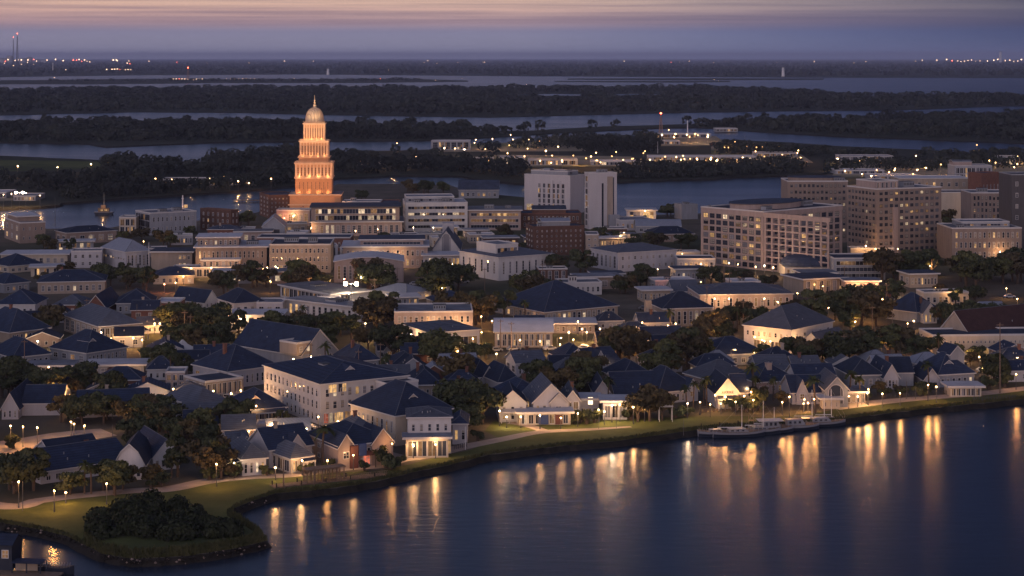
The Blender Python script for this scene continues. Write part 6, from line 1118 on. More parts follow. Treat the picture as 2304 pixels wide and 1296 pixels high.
# across the river: works, car parks and quays
LF = [(44, 432, 10, 'twin', 'c', 7), (26, 436, 8, 'globe', 'w', 4), (58, 434, 8, 'globe', 'w', 3.5), (8, 438, 8, 'globe', 'w', 3), (90, 440, 7, 'globe', 'w', 1.5), (386, 404, 6, 'globe', 'w', .4), (398, 408, 5, 'globe', 'w', .3), (536, 408, 6, 'globe', 'w', .4), (472, 402, 6, 'globe', 'w', .4), (504, 398, 6, 'globe', 'w', .4), (430, 410, 5, 'globe', 'w', .3), (350, 402, 6, 'globe', 'y', .4), (560, 412, 5, 'globe', 'w', .3), (452, 412, 5, 'globe', 'w', .3), (610, 402, 7, 'globe', 'y', .9), (130, 376, 7, 'globe', 'w', 1.6), (40, 374, 7, 'globe', 'w', 1.4), (205, 370, 6, 'globe', 'w', 1.2), (250, 363, 5, 'globe', 'w', .7),
 (790, 358, 7, 'globe', 'y', 1.2), (838, 358, 7, 'globe', 'w', .7), (846, 361, 6, 'globe', 'w', .6), (880, 364, 6, 'globe', 'w', .5), (936, 352, 8, 'globe', 'w', .6), (893, 322, 7, 'globe', 'y', 1.2), (1024, 334, 8, 'globe', 'w', 2.5), (1045, 336, 6, 'globe', 'c', 1.5), (1000, 333, 6, 'globe', 'c', 1.4), (1108, 312, 10, 'globe', 'w', 2), (1149, 304, 10, 'globe', 'w', 1.6), (1190, 314, 9, 'globe', 'w', 1.6), (1154, 314, 7, 'globe', 'w', 1.2), (1228, 340, 10, 'globe', 'w', 3.5), (1256, 330, 9, 'globe', 'w', 1.4), (1215, 362, 6, 'globe', 'w', 2), (1240, 366, 6, 'globe', 'w', 2), (1265, 360, 7, 'globe', 'y', 2), (1180, 352, 7, 'globe', 'y', 1.2), (1290, 350, 8, 'globe', 'y', 1.6), (1330, 352, 7, 'globe', 'w', 1.2), (1402, 360, 8, 'globe', 'w', 1.6), (1425, 357, 8, 'globe', 'w', 1.6), (1462, 360, 8, 'globe', 'w', 1.4), (1142, 345, 7, 'globe', 'y', 1), (1100, 362, 7, 'globe', 'y', .8), (1060, 352, 7, 'globe', 'y', .8),
 (1490, 304, 9, 'globe', 'w', 2.5), (1520, 302, 8, 'globe', 'w', 2.5), (1545, 303, 8, 'globe', 'w', 2), (1570, 304, 8, 'globe', 'w', 2), (1592, 308, 7, 'globe', 'c', 1.6), (1505, 292, 9, 'globe', 'y', 1.4), (1654, 319, 9, 'globe', 'y', 2), (1598, 359, 7, 'globe', 'c', 1.6), (1614, 360, 7, 'globe', 'w', 2), (1540, 358, 7, 'globe', 'w', 1.4), (1658, 360, 7, 'globe', 'w', 1.6), (1688, 357, 7, 'globe', 'c', 2), (1640, 362, 6, 'globe', 'r', 1.4), (1570, 360, 6, 'globe', 'w', 1.4), (1720, 352, 7, 'globe', 'y', 1.4), (1760, 348, 7, 'globe', 'y', 1.4), (1794, 344, 7, 'globe', 'y', 1.2), (1885, 357, 9, 'globe', 'w', 2), (1935, 361, 7, 'globe', 'w', 1), (2061, 351, 10, 'globe', 'w', 2.4), (2147, 361, 7, 'globe', 'c', 1), (2198, 326, 12, 'globe', 'y', 1.6), (2083, 378, 8, 'globe', 'y', 1), (2117, 370, 8, 'globe', 'w', 1.2), (2240, 366, 8, 'globe', 'w', 1.2), (1960, 396, 7, 'globe', 'w', 1.6), (1940, 392, 7, 'globe', 'y', 1.2), (2000, 388, 7, 'globe', 'y', 1.0), (2290, 352, 8, 'globe', 'w', 1.4), (1680, 330, 7, 'globe', 'y', 1.4), (1700, 340, 7, 'globe', 'y', 1.4), (1625, 325, 7, 'globe', 'y', 1.2)]
for a in LF: lamp(*a)
RL = random.Random(5)
for x0, x1, y0, y1, n, p in [(1150, 1460, 340, 368, 16, .7), (1480, 1600, 300, 312, 7, .7), (1480, 1830, 350, 364, 14, .7), (1620, 1800, 318, 350, 8, .6), (1850, 2300, 350, 392, 16, .7), (980, 1300, 312, 340, 8, .6), (770, 1000, 352, 366, 5, .3)]:
    for _ in range(n): lamp(RL.uniform(x0, x1), RL.uniform(y0, y1), 6, 'globe', RL.choice('ywy'), p)
for x0, x1, y0, y1, n in [(340, 560, 700, 745, 7), (900, 1380, 700, 800, 12), (1440, 1760, 715, 775, 8), (1900, 2300, 640, 700, 8), (2130, 2300, 790, 830, 5), (1560, 2100, 870, 900, 8), (0, 340, 860, 960, 6), (380, 620, 860, 900, 4), (1780, 2000, 620, 660, 4), (600, 860, 600, 640, 5), (380, 760, 590, 620, 6)]:
    for _ in range(n): lamp(RL.uniform(x0, x1), RL.uniform(y0, y1), RL.uniform(2.6, 4.5), 'globe', RL.choice('ywy'), RL.uniform(.5, 1.1))
for a in [(2240, 868, 4.5, 'globe', 'y', 1.0), (2295, 858, 4.5, 'globe', 'y', 1.0), (2135, 874, 4, 'globe', 'w', .9), (2060, 880, 4, 'globe', 'w', .8), (1985, 886, 3.5, 'globe', 'w', .7), (2190, 872, 4, 'globe', 'y', .8)]: lamp(*a)
AN = dict(globe='lit globe lamp', arm='arm street lamp', twin='twin floodlight mast'); CN = dict(w='warm', y='amber', c='white', r='reddish')
def lamp_label(k, ref, i, n):
    a = AN[k[:-1]]; return f"{CN[k[-1]]} {a} beside the {ref}" if n == 1 else f"{CN[k[-1]]} {a}, {ORD[i]} counted out from the {ref}"
lab = name_all(LAMPS, 'lamp', lamp_label)
PW = 1300
LAMPS.sort(key=lambda q: q[4]); FARB = {}                # the nearest three hundred are things; the smaller rest of the far bank is one mass
for li, it in enumerate(LAMPS):
    k, px, py, x, y, h, arm, col, p = it
    far = y > 1150
    key = (round(h, 1), arm, col, far, p >= 5)
    if key not in LP:
        post, g = lamp_proto(h, arm, col)
        if far: g.v = [((a) * 3, b_ * 3, h + .25 + (c - h - .25) * 3) for a, b_, c in g.v]
        if p >= 6 and not far: g.v = [(a * 2.6, b_ * 2.6, h + (c - h) * 2.6) for a, b_, c in g.v]
        LP[key] = (post, g.mesh('lamp_head', [BULB['s' if p >= 5 else col]]), g)
    post, head, g0 = LP[key]
    key2 = (col, round(p, 1), far)
    if key2 not in LP:
        l = bpy.data.lights.new('lamp_light', 'POINT'); l.energy = PW * p * (5 if far else 1); l.color = PWR[col]; l.shadow_soft_size = .3; LP[key2] = l
    if li >= 296:
        FARB.setdefault(col, []).append((g0, x, y, h, LP[key2])); continue
    t = thing('floodlight_mast' if arm == 'twin' else 'street_lamp', lab[it], 'floodlight mast' if arm == 'twin' else 'street lamp', (x, y, GZ), 0, 'lit lamps around the town')
    link('pole', post, t); hd = link('lamp_head', head, t)
    link('lamp_light', LP[key2], hd, (1.05 if arm == 'arm' else 0, -.45, h + (-.15 if arm == 'arm' else .3)))
b = MB(); mm = list(FARB)
for ci, col in enumerate(mm):
    for g0, x, y, h, _ in FARB[col]:
        i = len(b.v); b.v += [(vx + x, vy + y, vz + GZ) for vx, vy, vz in g0.v]; b.f += [tuple(i + q for q in f) for f in g0.f]; b.m += [ci + 1] * len(g0.f); b.cyl(x, y, GZ - .2, GZ + h, .12, .1, 5, 0)
fb = tag(b.build('far_bank_lamps', ['lamp_pole'] + [BULB[q] for q in mm]), 'sprinkling of small amber lamps over the works across the river', 'lamps', kind='stuff')
for col in mm:
    for _, x, y, h, l in FARB[col]: link('lamp_light', l, fb, (x, y - .45, GZ + h + .3))
# projectors on the low roofs around the tower
for dx, dy, z, tz, pw, c in [(-30, -46, 9, 30, 36115, (1, .47, .20)), (26, -52, 9, 34, 38016, (1, .47, .20)), (0, -58, 10, 50, 41817, (1, .58, .32)), (-48, -22, 11, 36, 22809, (1, .47, .20)), (48, -18, 11, 36, 17487, (1, .47, .20))]:
    floodlight(tx + dx, ty + dy, GZ + z, (tx, ty, GZ + tz), pw, c, 62)
for dx, dy, pw in [(-16, -52, 100000), (22, -50, 84000)]: floodlight(tx + dx, ty + dy, GZ + 12, (tx, ty, GZ + 60), pw, (1, .74, .46), 22)
# ------------------------------------------------------------ poles, masts, boats
def pole(px, yb, yt, name='utility_pole', label='', r=.11, cross=False, cat='pole', z=GZ, mat='lamp_pole'):
    x, d = gp(px, yb, z); h = (yb - yt) * d / FP; b = MB(); b.cyl(0, 0, -.5, h, r * 1.2, r * .7, 6, 0)
    t = thing(name, label, cat, (x, d, z)); b.build('shaft', [mat], t)
    if cross:
        c = MB(); c.box(-.9, .9, -.06, .06, h - .7, h - .55, 0)
        for i in (-.8, -.3, .3, .8): c.cyl(i, 0, h - .55, h - .35, .05, .05, 5, 0)
        c.build('crossarm', [mat], t)
    return t
for px, yb, yt, lb, r, cr in [(253, 1012, 956, 'slim dark lamp post between the dirt road and oaks', .09, 0), (51, 1150, 1082, 'unlit twin post on the lawn beside the amber lamp', .07, 0), (123, 1150, 1128, 'thin post standing in the lawn below the shore path', .06, 0), (1538, 975, 940, 'thin stake at the water edge left of the dock'.replace('left of', 'short of'), .06, 0), (2250, 885, 726, 'very tall wooden pole on the end of the lawn', .16, 1), (335, 618, 545, 'tall pale pole before the plain tan wing', .12, 0), (308, 742, 685, 'slim mast beside the spreading slate club', .08, 0), (2192, 898, 868, 'thin post at the lawn fence', .06, 0), (1939, 912, 888, 'short stake on the lawn edge under the chapel', .06, 0), (1889, 914, 852, 'tall white pole by the arched chapel', .14, 0), (1387, 964, 932, 'dark stake on the lawn below the boathouse', .05, 0), (1347, 966, 938, 'thinner dark stake on the lawn below the kiosk', .05, 0), (2040, 898, 858, 'garden pole among the shore palms', .08, 0), (2060, 898, 870, 'shorter garden pole among the shore palms', .08, 0), (707, 1092, 1052, 'timber piling post behind the pier', .12, 0), (638, 1100, 1034, 'dark timber post at the landward end of the pier', .16, 0), (913, 1036, 1000, 'lamp-less pole near the glass ground floor', .07, 0), (1047, 1012, 960, 'thin pole where the path leaves the white house', .08, 0), (1551, 524, 494, 'thin pole in front of the riverside shed', .08, 0), (124, 508, 444, 'tall mast on the brown warehouse quay', .12, 0), (236, 512, 470, 'faint mast at the near quay', .08, 0), (2092, 555, 470, 'double-armed tall pole in front of the largest brown hotel', .14, 1), (1796, 384, 372, 'far thin post by the river channel', .12, 0), (1607, 384, 334, 'tall thin mast on the bank behind the sheds', .2, 0), (1676, 326, 302, 'thin mast beyond the works yard', .16, 0), (1480, 345, 318, 'white flagpole behind the works shed', .16, 0), (1890, 390, 345, 'thin lamp-less mast behind the hotel', .2, 0), (2198, 348, 324, 'amber-lit mast beyond the glass-topped office', .2, 0)]:
    pole(px, yb, yt, 'mast' if 'mast' in lb else 'utility_pole' if cr else 'post', lb, r, bool(cr), 'mast' if 'mast' in lb else 'pole', mat='wood' if 'timber' in lb or 'wooden' in lb else 'white_metal' if 'white' in lb or 'pale' in lb else 'lamp_pole')
def lattice(px, yb, yt, name, label, w, mat, cat='radio mast', red=True, n=10):
    x, d = gp(px, yb); h = (yb - yt) * d / FP; t = thing(name, label, cat, (x, d, GZ)); b = MB()
    P = lambda i, k: ((w * (1 - .75 * k / n)) * (1 if i in (0, 3) else -1), (w * (1 - .75 * k / n)) * (1 if i < 2 else -1), h * .92 * k / n)
    for k in range(n):
        for i in range(4):
            b.bar(P(i, k), P(i, k + 1), w * .10, 0, 4); b.bar(P(i, k), P((i + 1) % 4, k + 1), w * .06, 0, 4); b.bar(P(i, k + 1), P((i + 1) % 4, k + 1), w * .06, 0, 4)
    b.build('lattice_frame', [mat], t); c = MB(); c.cyl(0, 0, h * .9, h, w * .12, w * .08, 6, 0); c.build('aerial', [mat], t)
    if red: c = MB(); c.ball(0, 0, h + w * .3, w * .5, 6); c.build('beacon', [BULB['r']], t)
lattice(1487, 300, 256, 'radio_mast', 'red and white lattice mast at the lit works', 2.2, 'rust_metal', n=8)
lattice(39, 160, 76, 'radio_mast', 'tallest lattice mast over the far plant', 7, 'dark_panel', n=14)
lattice(30, 159, 84, 'radio_mast', 'second lattice mast beside the tallest one', 5, 'dark_panel', n=14)
lattice(423, 178, 153, 'radio_mast', 'lone lattice mast on the lit marsh quay', 5, 'rust_metal', n=8)
for px, yb, yt, lb, r in [(2251, 141, 116, 'pale square stack on the horizon', 26), (1762, 172, 151, 'white beacon tower on the flat mainland shore', 7), (738, 168, 154, 'small white beacon tower on the mainland', 7), (119, 164, 140, 'thin far mast on the mainland shore', 3), (1547, 300, 270, 'white mast at the works yard', .7)]:
    x, d = gp(px, yb); h = (yb - yt) * d / FP; t = thing('chimney_stack' if 'stack' in lb else 'beacon_tower', lb, 'tower', (x, d, GZ)); b = MB(); b.cyl(0, 0, -.5, h * .96, r * 1.1, r * .8, 12, 0); b.build('shaft', ['white_metal'], t); b = MB(); b.cyl(0, 0, h * .96, h, r * .9, r * .9, 12, 0); b.build('cap', ['dark_trim'], t)
# lit landing beacon on the near quay
x, d = gp(411, 487); t = thing('light_beacon', 'pale beacon column glowing at its foot by the river', 'beacon', (x, d, GZ)); b = MB(); b.cyl(0, 0, 0, 2.5, 1.0, .9, 8, 0); b.cyl(0, 0, 2.5, 12, .45, .3, 8, 0); b.cyl(0, 0, 10, 10.3, .7, .7, 8, 0); b.build('column', ['white_metal'], t)
b = MB(); b.box(.9, 2.6, -1, 1, 5, 6.6, 0); b.build('lit_gallery', ['lit_warm'], t); l = bpy.data.lights.new('beacon_light', 'POINT'); l.energy = 1600; l.color = (1, .45, .2); l.shadow_soft_size = .5; link('beacon_light', l, t, (3.2, -3, 3))
# ferry on the river
def ferry(px, yb, s=1.0):
    x, d = gp(px, yb, 0); t = thing('ferry', 'small lit ferry with an upper deck crossing the river', 'ferry', (x, d, 0), R(4)); Lh = 42 * d / FP / 2; b = MB()
    prof = [(-Lh, 1.6), (-Lh * .82, -.3), (Lh * .85, -.3), (Lh, 1.4)]
    b.prism([(p, z) for p, z in prof], 'y', -2.2, 2.2, 0); b.box(-Lh, Lh, -2.3, 2.3, 1.5, 1.75, 1); b.build('hull', ['hull_blue_and_shade', 'hull_white'], t)
    b = MB(); b.box(-Lh * .6, Lh * .55, -1.8, 1.8, 1.75, 3.7, 0); b.box(-Lh * .65, Lh * .6, -2, 2, 3.7, 3.85, 0); b.box(-Lh * .3, Lh * .2, -1.4, 1.4, 3.85, 5.6, 0); b.build('cabin', ['wood'], t)
    for i in range(7): link('window', window_mesh(1.2, 1.1, 'p', 'lit_warm' if i % 3 else 'lit_dim', 'dark_trim'), t, (-Lh * .55 + (i + .5) * Lh * 1.1 / 7, -1.81, 2.2))
    b = MB(); b.cyl(0, 0, 5.6, 13, .12, .06, 6, 0); b.build('mast', ['metal'], t)
    l = bpy.data.lights.new('ferry_light', 'POINT'); l.energy = 220; l.color = (1, .55, .25); link('ferry_light', l, t, (0, -4, 5))
ferry(234, 483)
def low_jetty(px0, px1, yb, label):
    (x0, d), (x1, _) = gp(px0, yb, 0), gp(px1, yb, 0); t = thing('jetty', label, 'jetty', (x0, d, 0)); w_ = x1 - x0; b = MB(); b.box(0, w_, 0, 5, .9, 1.3, 0); b.build('deck', ['wood'], t)
    for i in range(9): c = MB(); c.cyl(w_ * (i + .5) / 9, .3, -1, 1.6, .2, .2, 6, 0); c.build('pile', ['wet_wood'], t)
low_jetty(524, 600, 455, 'dark low jetty on the river before the brick block')
# pier along the shore with its timber pavilion frame
def pier():
    (x0, d0), (x1, d1) = gp(612, 1100, .9), gp(868, 1072, .9); a = math.atan2(d1 - d0, x1 - x0); Lp = math.hypot(x1 - x0, d1 - d0)
    t = thing('pier', 'grey timber pier on dark piles along the shore bank', 'pier', (x0, d0, 0), a); b = MB()
    for i in range(int(Lp / .5)): b.box(i * .5, i * .5 + .44, -1.4, 1.6, 1.35, 1.47, 0)
    b.box(0, Lp, -1.35, -1.2, 1.1, 1.345, 0); b.box(0, Lp, 1.3, 1.45, 1.1, 1.345, 0); b.build('deck', ['wood'], t)
    for i in range(14):
        for s in (-1.25, 1.35): c = MB(); c.cyl(Lp * (i + .3) / 14, s, -1.5, 1.1 if i % 3 else 2.3, .15, .15, 6, 0); c.build('pile', ['wet_wood'], t)
    r = MB()
    for i in range(28): r.box(Lp * (.55 + .45 * i / 28) - .04, Lp * (.55 + .45 * i / 28) + .04, -1.35, -1.28, 1.47, 2.5, 0)
    for z in (1.9, 2.45): r.box(Lp * .55, Lp, -1.36, -1.27, z, z + .08, 0)
    r.build('railing', ['wood'], t)
    g = thing('pergola', 'weathered timber frame shelter with flat roof on the pier', 'shelter', (x0 + math.cos(a) * Lp * .29, d0 + math.sin(a) * Lp * .29, 1.47), a); wl = Lp * .32
    for i in range(6):
        for s in (-1.1, 1.3): c = MB(); c.box(wl * i / 5 - .1, wl * i / 5 + .1, s - .1, s + .1, 0, 2.7, 0); c.build('post', ['wood'], g)
    c = MB(); c.box(-.3, wl + .3, -1.4, 1.6, 2.7, 2.9, 0); c.build('roof', ['wood'], g)
    c = MB()
    for i in range(36): c.box(wl * i / 36 - .05, wl * i / 36 + .04, 1.22, 1.28, 0, 2.6, 0)
    for z in (.6, 1.3, 2.0): c.box(0, wl, 1.2, 1.219, z, z + .08, 0)
    c.build('slat_screen', ['wood'], g)
pier()
def hull_mesh(b, L, W, h, m=0, deck=1, sheer=.35):
    n = 12; rows = []
    for i in range(n + 1):
        t = i / n; w = W / 2 * (1 - max(0, (t - .45) / .55) ** 3) * (.82 + .18 * min(1, t * 4)); x = -L / 2 + L * t; zt = h + sheer * (2 * t - 1) ** 2
        zm = zt * .58; rows.append([(x, -w, zt), (x, -w * .93, zm), (x, -w * .75, .0), (x, 0, -.5), (x, w * .75, .0), (x, w * .93, zm), (x, w, zt)])
    i0 = len(b.v)
    for r in rows: b.v += r
    for i in range(n):
        for k in range(6): a = i0 + i * 7 + k; b.f.append((a, a + 7, a + 8, a + 1)); b.m.append(m if k in (0, 5) else 2)  # lower strakes dark: shade at the waterline put into the colour
        a = i0 + i * 7; b.f.append((a, a + 6, a + 13, a + 7)); b.m.append(deck)
    b.f.append(tuple(i0 + k for k in range(7))); b.m.append(m)
def boat(px, yb, L, label, mast=0, cabin=1, rz=0, hull='hull_white', W=None, name='sailing_boat', cat='boat', roof=False):
    x, d = gp(px, yb, 0); t = thing(name, label, cat, (x, d, 0), rz, 'boats at the dock'); W = W or L * .3; b = MB(); hull_mesh(b, L, W, 1.15); b.build('hull', [hull, 'wood', 'hull_blue_and_shade'], t)
    if cabin:
        b = MB(); b.prism([(-L * .2, 1.0), (L * .2, 1.0), (L * .12, 1.0 + cabin), (-L * .2, 1.0 + cabin)], 'y', -W * .3, W * .3, 0); b.build('cabin', ['hull_white'], t)
        for i in range(3): link('window', window_mesh(.6, cabin * .4, 'p', 'glass', 'dark_trim'), t, (-L * .14 + i * L * .1, -W * .3 - .01, 1.0 + cabin * .4))
        if roof: b = MB(); b.box(-L * .32, L * .24, -W * .45, W * .45, 1.0 + cabin, 1.12 + cabin, 0); b.build('canopy', ['canvas'], t)
    if mast:
        b = MB(); b.cyl(L * .06, 0, 1, mast, .10, .06, 6, 0); b.build('mast', ['white_metal'], t); b = MB(); b.bar((L * .06, 0, 2.1), (-L * .4, 0, 2.2), .09, 0, 6); b.build('boom', ['white_metal'], t)
        b = MB(); b.bar((L * .06, 0, mast), (L * .48, 0, 1.3), .02, 0, 3); b.bar((L * .06, 0, mast), (-L * .47, 0, 1.2), .02, 0, 3); b.build('rigging', ['metal'], t)
    r = MB()
    for i in range(9):
        for s in (-1, 1): r.cyl(-L * .45 + L * .8 * i / 8, s * W * .42 * (1 - .3 * (i / 8) ** 3), 1.1, 1.85, .03, .03, 4, 0)
    r.build('guard_rail', ['metal'], t)
def floating_dock(px0, y0, px1, y1, wid, label):
    (x0, d0), (x1, d1) = gp(px0, y0, 0), gp(px1, y1, 0); a = math.atan2(d1 - d0, x1 - x0); Lp = math.hypot(x1 - x0, d1 - d0); t = thing('floating_dock', label, 'dock', (x0, d0, 0), a)
    b = MB(); b.box(0, Lp, 0, wid, .1, .6, 1); 
    for i in range(int(Lp / .6)): b.box(i * .6, i * .6 + .55, -.1, wid + .1, .6, .7, 0)
    b.build('deck', ['pale_roof', 'wet_wood'], t)
    for i in range(max(3, int(Lp / 5))):
        c = MB(); c.cyl(Lp * (i + .5) / max(3, int(Lp / 5)), -.25, -1.5, 2.4, .14, .14, 6, 0); c.build('pile', ['wet_wood'], t)
    return t, Lp
floating_dock(1556, 976, 1680, 966, 3.2, 'pale floating dock reaching out to the moored boats')
floating_dock(1680, 974, 1800, 960, 4, 'second dock section under the canopied boat')
boat(1612, 981, 9, 'low white launch moored at the outer dock', 0, .7, R(5), name='launch', W=2.6)
boat(1662, 981, 13, 'white sailing boat with a tall pale mast at the outer dock', 7.5, .9, R(7))
boat(1712, 976, 10, 'sailing boat with a bare mast behind the canopied boat', 8, .7, R(9))
boat(1736, 972, 11, 'canopied white river boat with blue windows', 6, 1.9, R(7), W=4, name='river_boat', roof=True)
boat(1790, 966, 12, 'low cabin boat with grey deckhouse beside the canopied boat', 0, 1.6, R(8), W=4, name='cabin_boat')
boat(1848, 958, 12.5, 'long white workboat with twin masts at the dock end', 8, 1.1, R(9), W=4, name='workboat')
boat(1822, 955, 10, 'small sailing boat behind the long workboat', 8.6, .7, R(9))
boat(1866, 952, 9, 'slim sailing boat on the outside of the dock end', 8.4, .6, R(9))
def gang(px0, y0, px1, y1, label):
    a, b_ = Vector((*gp(px0, y0), GZ + .1)), Vector((*gp(px1, y1, .7), .75)); t = thing('gangway', label, 'gangway', tuple(a)); d = b_ - a; m = MB(); m.bar((0, 0, 0), tuple(d), .05, 0, 4); n = Vector((-d.y, d.x, 0)).normalized() * .6
    m.poly([tuple(n), tuple(-n), tuple(d - n), tuple(d + n)], 0)
    for s in (n, -n): m.bar(tuple(s + Vector((0, 0, 1))), tuple(d + s + Vector((0, 0, 1))), .04, 0, 4)
    m.build('walkway', ['wood'], t)
gang(1690, 945, 1690, 966, 'sloping gangway from the bank to the docks')
# white shade canopy on two posts, tent, fence, dock house in the near corner
x, d = gp(1482, 950); t = thing('shade_canopy', 'white flat shade canopy on slim posts behind the palm', 'canopy', (x, d, GZ)); b = MB(); b.prism([(0, 3.7), (3.6, 3.7), (3.6, 3.95), (2.7, 4.3), (.9, 4.3), (0, 3.95)], 'y', 0, 3, 0); b.build('canopy_top', ['canvas'], t)
x4 = 38 * d / FP
for u, v in ((.2, .2), (3.4, .2), (.2, 2.8), (3.4, 2.8)): b = MB(); b.cyl(u, v, 0, 3.7, .06, .06, 6, 0); b.build('post', ['white_metal'], t)
x, d = gp(372, 806); t = thing('marquee', 'white peaked marquee tent in front of the steep church', 'tent', (x, d, GZ)); W = 66 * d / FP
b = MB(); c = W / 2; b.lathe(c, c, [(W * .62, 2.0), (W * .38, 2.7), (W * .18, 3.6), (W * .03, 4.9)], 4, 0); b.build('tent_roof', ['canvas'], t)
for u, v in ((.08, .5), (.5, .08), (.92, .5), (.5, .92)): b = MB(); b.cyl(u * W, v * W, 0, 2.2, .06, .06, 6, 0); b.build('tent_pole', ['white_metal'], t)
b = MB(); b.box(W * .2, W * .8, W * .2, W * .8, 0, 1.9, 0); b.build('tent_wall', ['canvas'], t)
def fence(px0, y0, px1, y1, label, h=1.1, n=14, mat='dark_trim'):
    (x0, d0), (x1, d1) = gp(px0, y0), gp(px1, y1); a = math.atan2(d1 - d0, x1 - x0); L_ = math.hypot(x1 - x0, d1 - d0); t = thing('fence', label, 'fence', (x0, d0, GZ), a)
    b = MB()
    for z in (.35, .7, h - .05): b.box(0, L_, -.03, .03, z, z + .06, 0)
    b.build('rails', [mat], t)
    for i in range(n + 1): c = MB(); c.box(L_ * i / n - .05, L_ * i / n + .05, -.06, .06, -.1, h, 0); c.build('fence_post', [mat], t)
fence(2190, 902, 2284, 898, 'dark rail fence at the lawn corner by the water')
fence(1995, 897, 2130, 888, 'long dark garden fence along the shore path')
fence(1022, 1012, 1050, 1006, 'short dark railing outside the grey side annex', n=6)
fence(1580, 930, 1700, 922, 'low timber fence behind the dock gardens', mat='wood')
x, d = gp(-30, 1292, 0); t = thing('dock_house', 'dark blue dock house cut by the corner of the view', 'boathouse', (x, d, .3), R(-6)); b = MB(); b.box(0, 4.6, 0, 5, .5, 5.0, 0); b.prism([(0, 5.0), (5, 5.0), (2.5, 6.1)], 'x', .01, 4.59, 0); b.build('wall', ['hull_blue_and_shade'], t)
b = MB(); b.prism([(-.4, 4.9), (2.5, 6.2), (5.4, 4.9), (5.4, 5.05), (2.5, 6.35), (-.4, 5.05)], 'x', -.3, 4.9, 0); b.build('roof', ['navy_shingle'], t); link('window', window_mesh(1.3, 1.5, 'p', 'lit_dim', 'trim'), t, (3.4, -.01, 2.6))
b = MB(); b.box(-2, 14, -3, 0, .2, .5, 0); b.build('platform', ['wood'], t)
b = MB(); b.box(5.0, 10.5, -1.6, 1.4, 2.2, 2.35, 0); b.build('lean_to_roof', ['navy_shingle'], t); b = MB(); b.box(5.2, 9.2, .2, .3, .5, 2.2, 0); b.build('lean_to_wall', ['tan_stucco'], t)
for u in (5.2, 7.8, 10.3): b = MB(); b.box(u - .1, u + .1, -1.5, -1.3, .5, 2.2, 0); b.build('post', ['hull_blue_and_shade'], t)
boat(88, 1289, 4.2, 'small covered dinghy tied beside the dark dock house', 0, .8, R(10), 'hull_blue_and_shade', name='dinghy')
boat(135, 1291, 5.0, 'dark open skiff lying outermost by the dock house', 0, 0, R(4), 'hull_blue_and_shade', name='skiff')
# parked cars
CARP = None
def car(px, yb, rz, label, lights=False):
    global CARP
    x, d = gp(px, yb)
    if CARP is None:
        b = MB(); b.prism([(-2.1, .35), (2.1, .35), (2.15, .8), (1.2, .92), (.6, 1.42), (-1.1, 1.45), (-1.8, .95), (-2.15, .85)], 'y', -.85, .85, 0); body = b.mesh('body', ['car_paint'])
        b = MB(); b.prism([(.62, .95), (1.1, .95), (.62, 1.36)], 'y', -.87, .87, 0); b.prism([(-1.05, .95), (.5, .95), (.45, 1.36), (-1.0, 1.38)], 'y', -.87, .87, 0); glass = b.mesh('window', ['glass'])
        b = MB(); n = 10; b.prism([(.33 * math.cos(6.283 * k / n), .33 + .33 * math.sin(6.283 * k / n)) for k in range(n)], 'y', -.1, .1, 0); CARP = (body, glass, b.mesh('wheel', ['tyre']))
    t = thing('parked_car', label, 'car', (x, d, GZ + .06), rz, 'parked cars'); link('body', CARP[0], t); link('window', CARP[1], t)
    for u in (-1.35, 1.35):
        for v in (-.8, .8): link('wheel', CARP[2], t, (u, v, 0))
for i, (px, yb, rz) in enumerate([(78, 772, 0), (2214, 838, .2), (2240, 832, .1), (2268, 836, .15), (2296, 828, .1), (1592, 770, 1.2), (1622, 768, 1.2), (1652, 772, 1.2), (1680, 782, 1.2), (640, 968, .1), (740, 972, -.3), (2130, 816, .1), (2160, 820, .1)]):
    car(px, yb, rz, ['white car with glowing windows beside the long dark house'][0] if i == 0 else 'parked car, ' + ORD[(i - 1) % 4 if i < 9 else i - 9] + [' along', ' in', ' on'][0 if i < 5 else 1 if i < 9 else 2] + [' the street below the cream store', ' the car park by the slate gable house', ' the paved street near the white office or store'][0 if i < 5 else 1 if i < 9 else 2])
CL = []; RC = random.Random(41)
for px in [([(860, 772), (1000, 800), (1090, 796), (1240, 786), (1330, 790)]), ([(300, 900), (380, 905), (480, 900), (560, 905)]), ([(-60, 706), (120, 720), (330, 745), (500, 752), (640, 748)]), ([(760, 650), (900, 640), (1050, 640)]), ([(1200, 742), (1400, 744), (1560, 742), (1640, 752)]), ([(1440, 700), (1600, 705), (1800, 672), (2000, 672), (2304, 668)]), ([(505, 965), (600, 960), (700, 964), (760, 978)])]:
    for (xa, ya), (xb, yb_) in zip(px[:-1], px[1:]):
        for _ in range(3):
            t_ = RC.random(); qx, qy = xa + (xb - xa) * t_, ya + (yb_ - ya) * t_ + RC.choice((-2.5, 2.5)); X, Y = gp(qx, qy)
            if not inside(X, Y, 2.4): CL.append(('car', qx, qy, math.atan2(gp(xb, yb_)[1] - gp(xa, ya)[1], gp(xb, yb_)[0] - gp(xa, ya)[0])))
lab = name_all(CL, 'car', lambda k, ref, i, n: f'parked car near the {ref}' if n == 1 else f'parked car, {ORD[i]} along the street out from the {ref}')
for it in CL: car(it[1], it[2], it[3], lab[it])
PL = []
for _ in range(34):
    qx, qy = RC.uniform(0, 2300), RC.uniform(640, 900); X, Y = gp(qx, qy)
    if not inside(X, Y, 1): PL.append(('pole', qx, qy))
lab = name_all(PL, 'pole', lambda k, ref, i, n: f'wooden power pole beside the {ref}' if n == 1 else f'wooden power pole, {ORD[i]} out from the {ref}')
for it in PL: pole(it[1], it[2], it[2] - 9.5 * (it[2] - YH) / HC, 'utility_pole', lab[it], .13, True, 'pole', mat='wood')
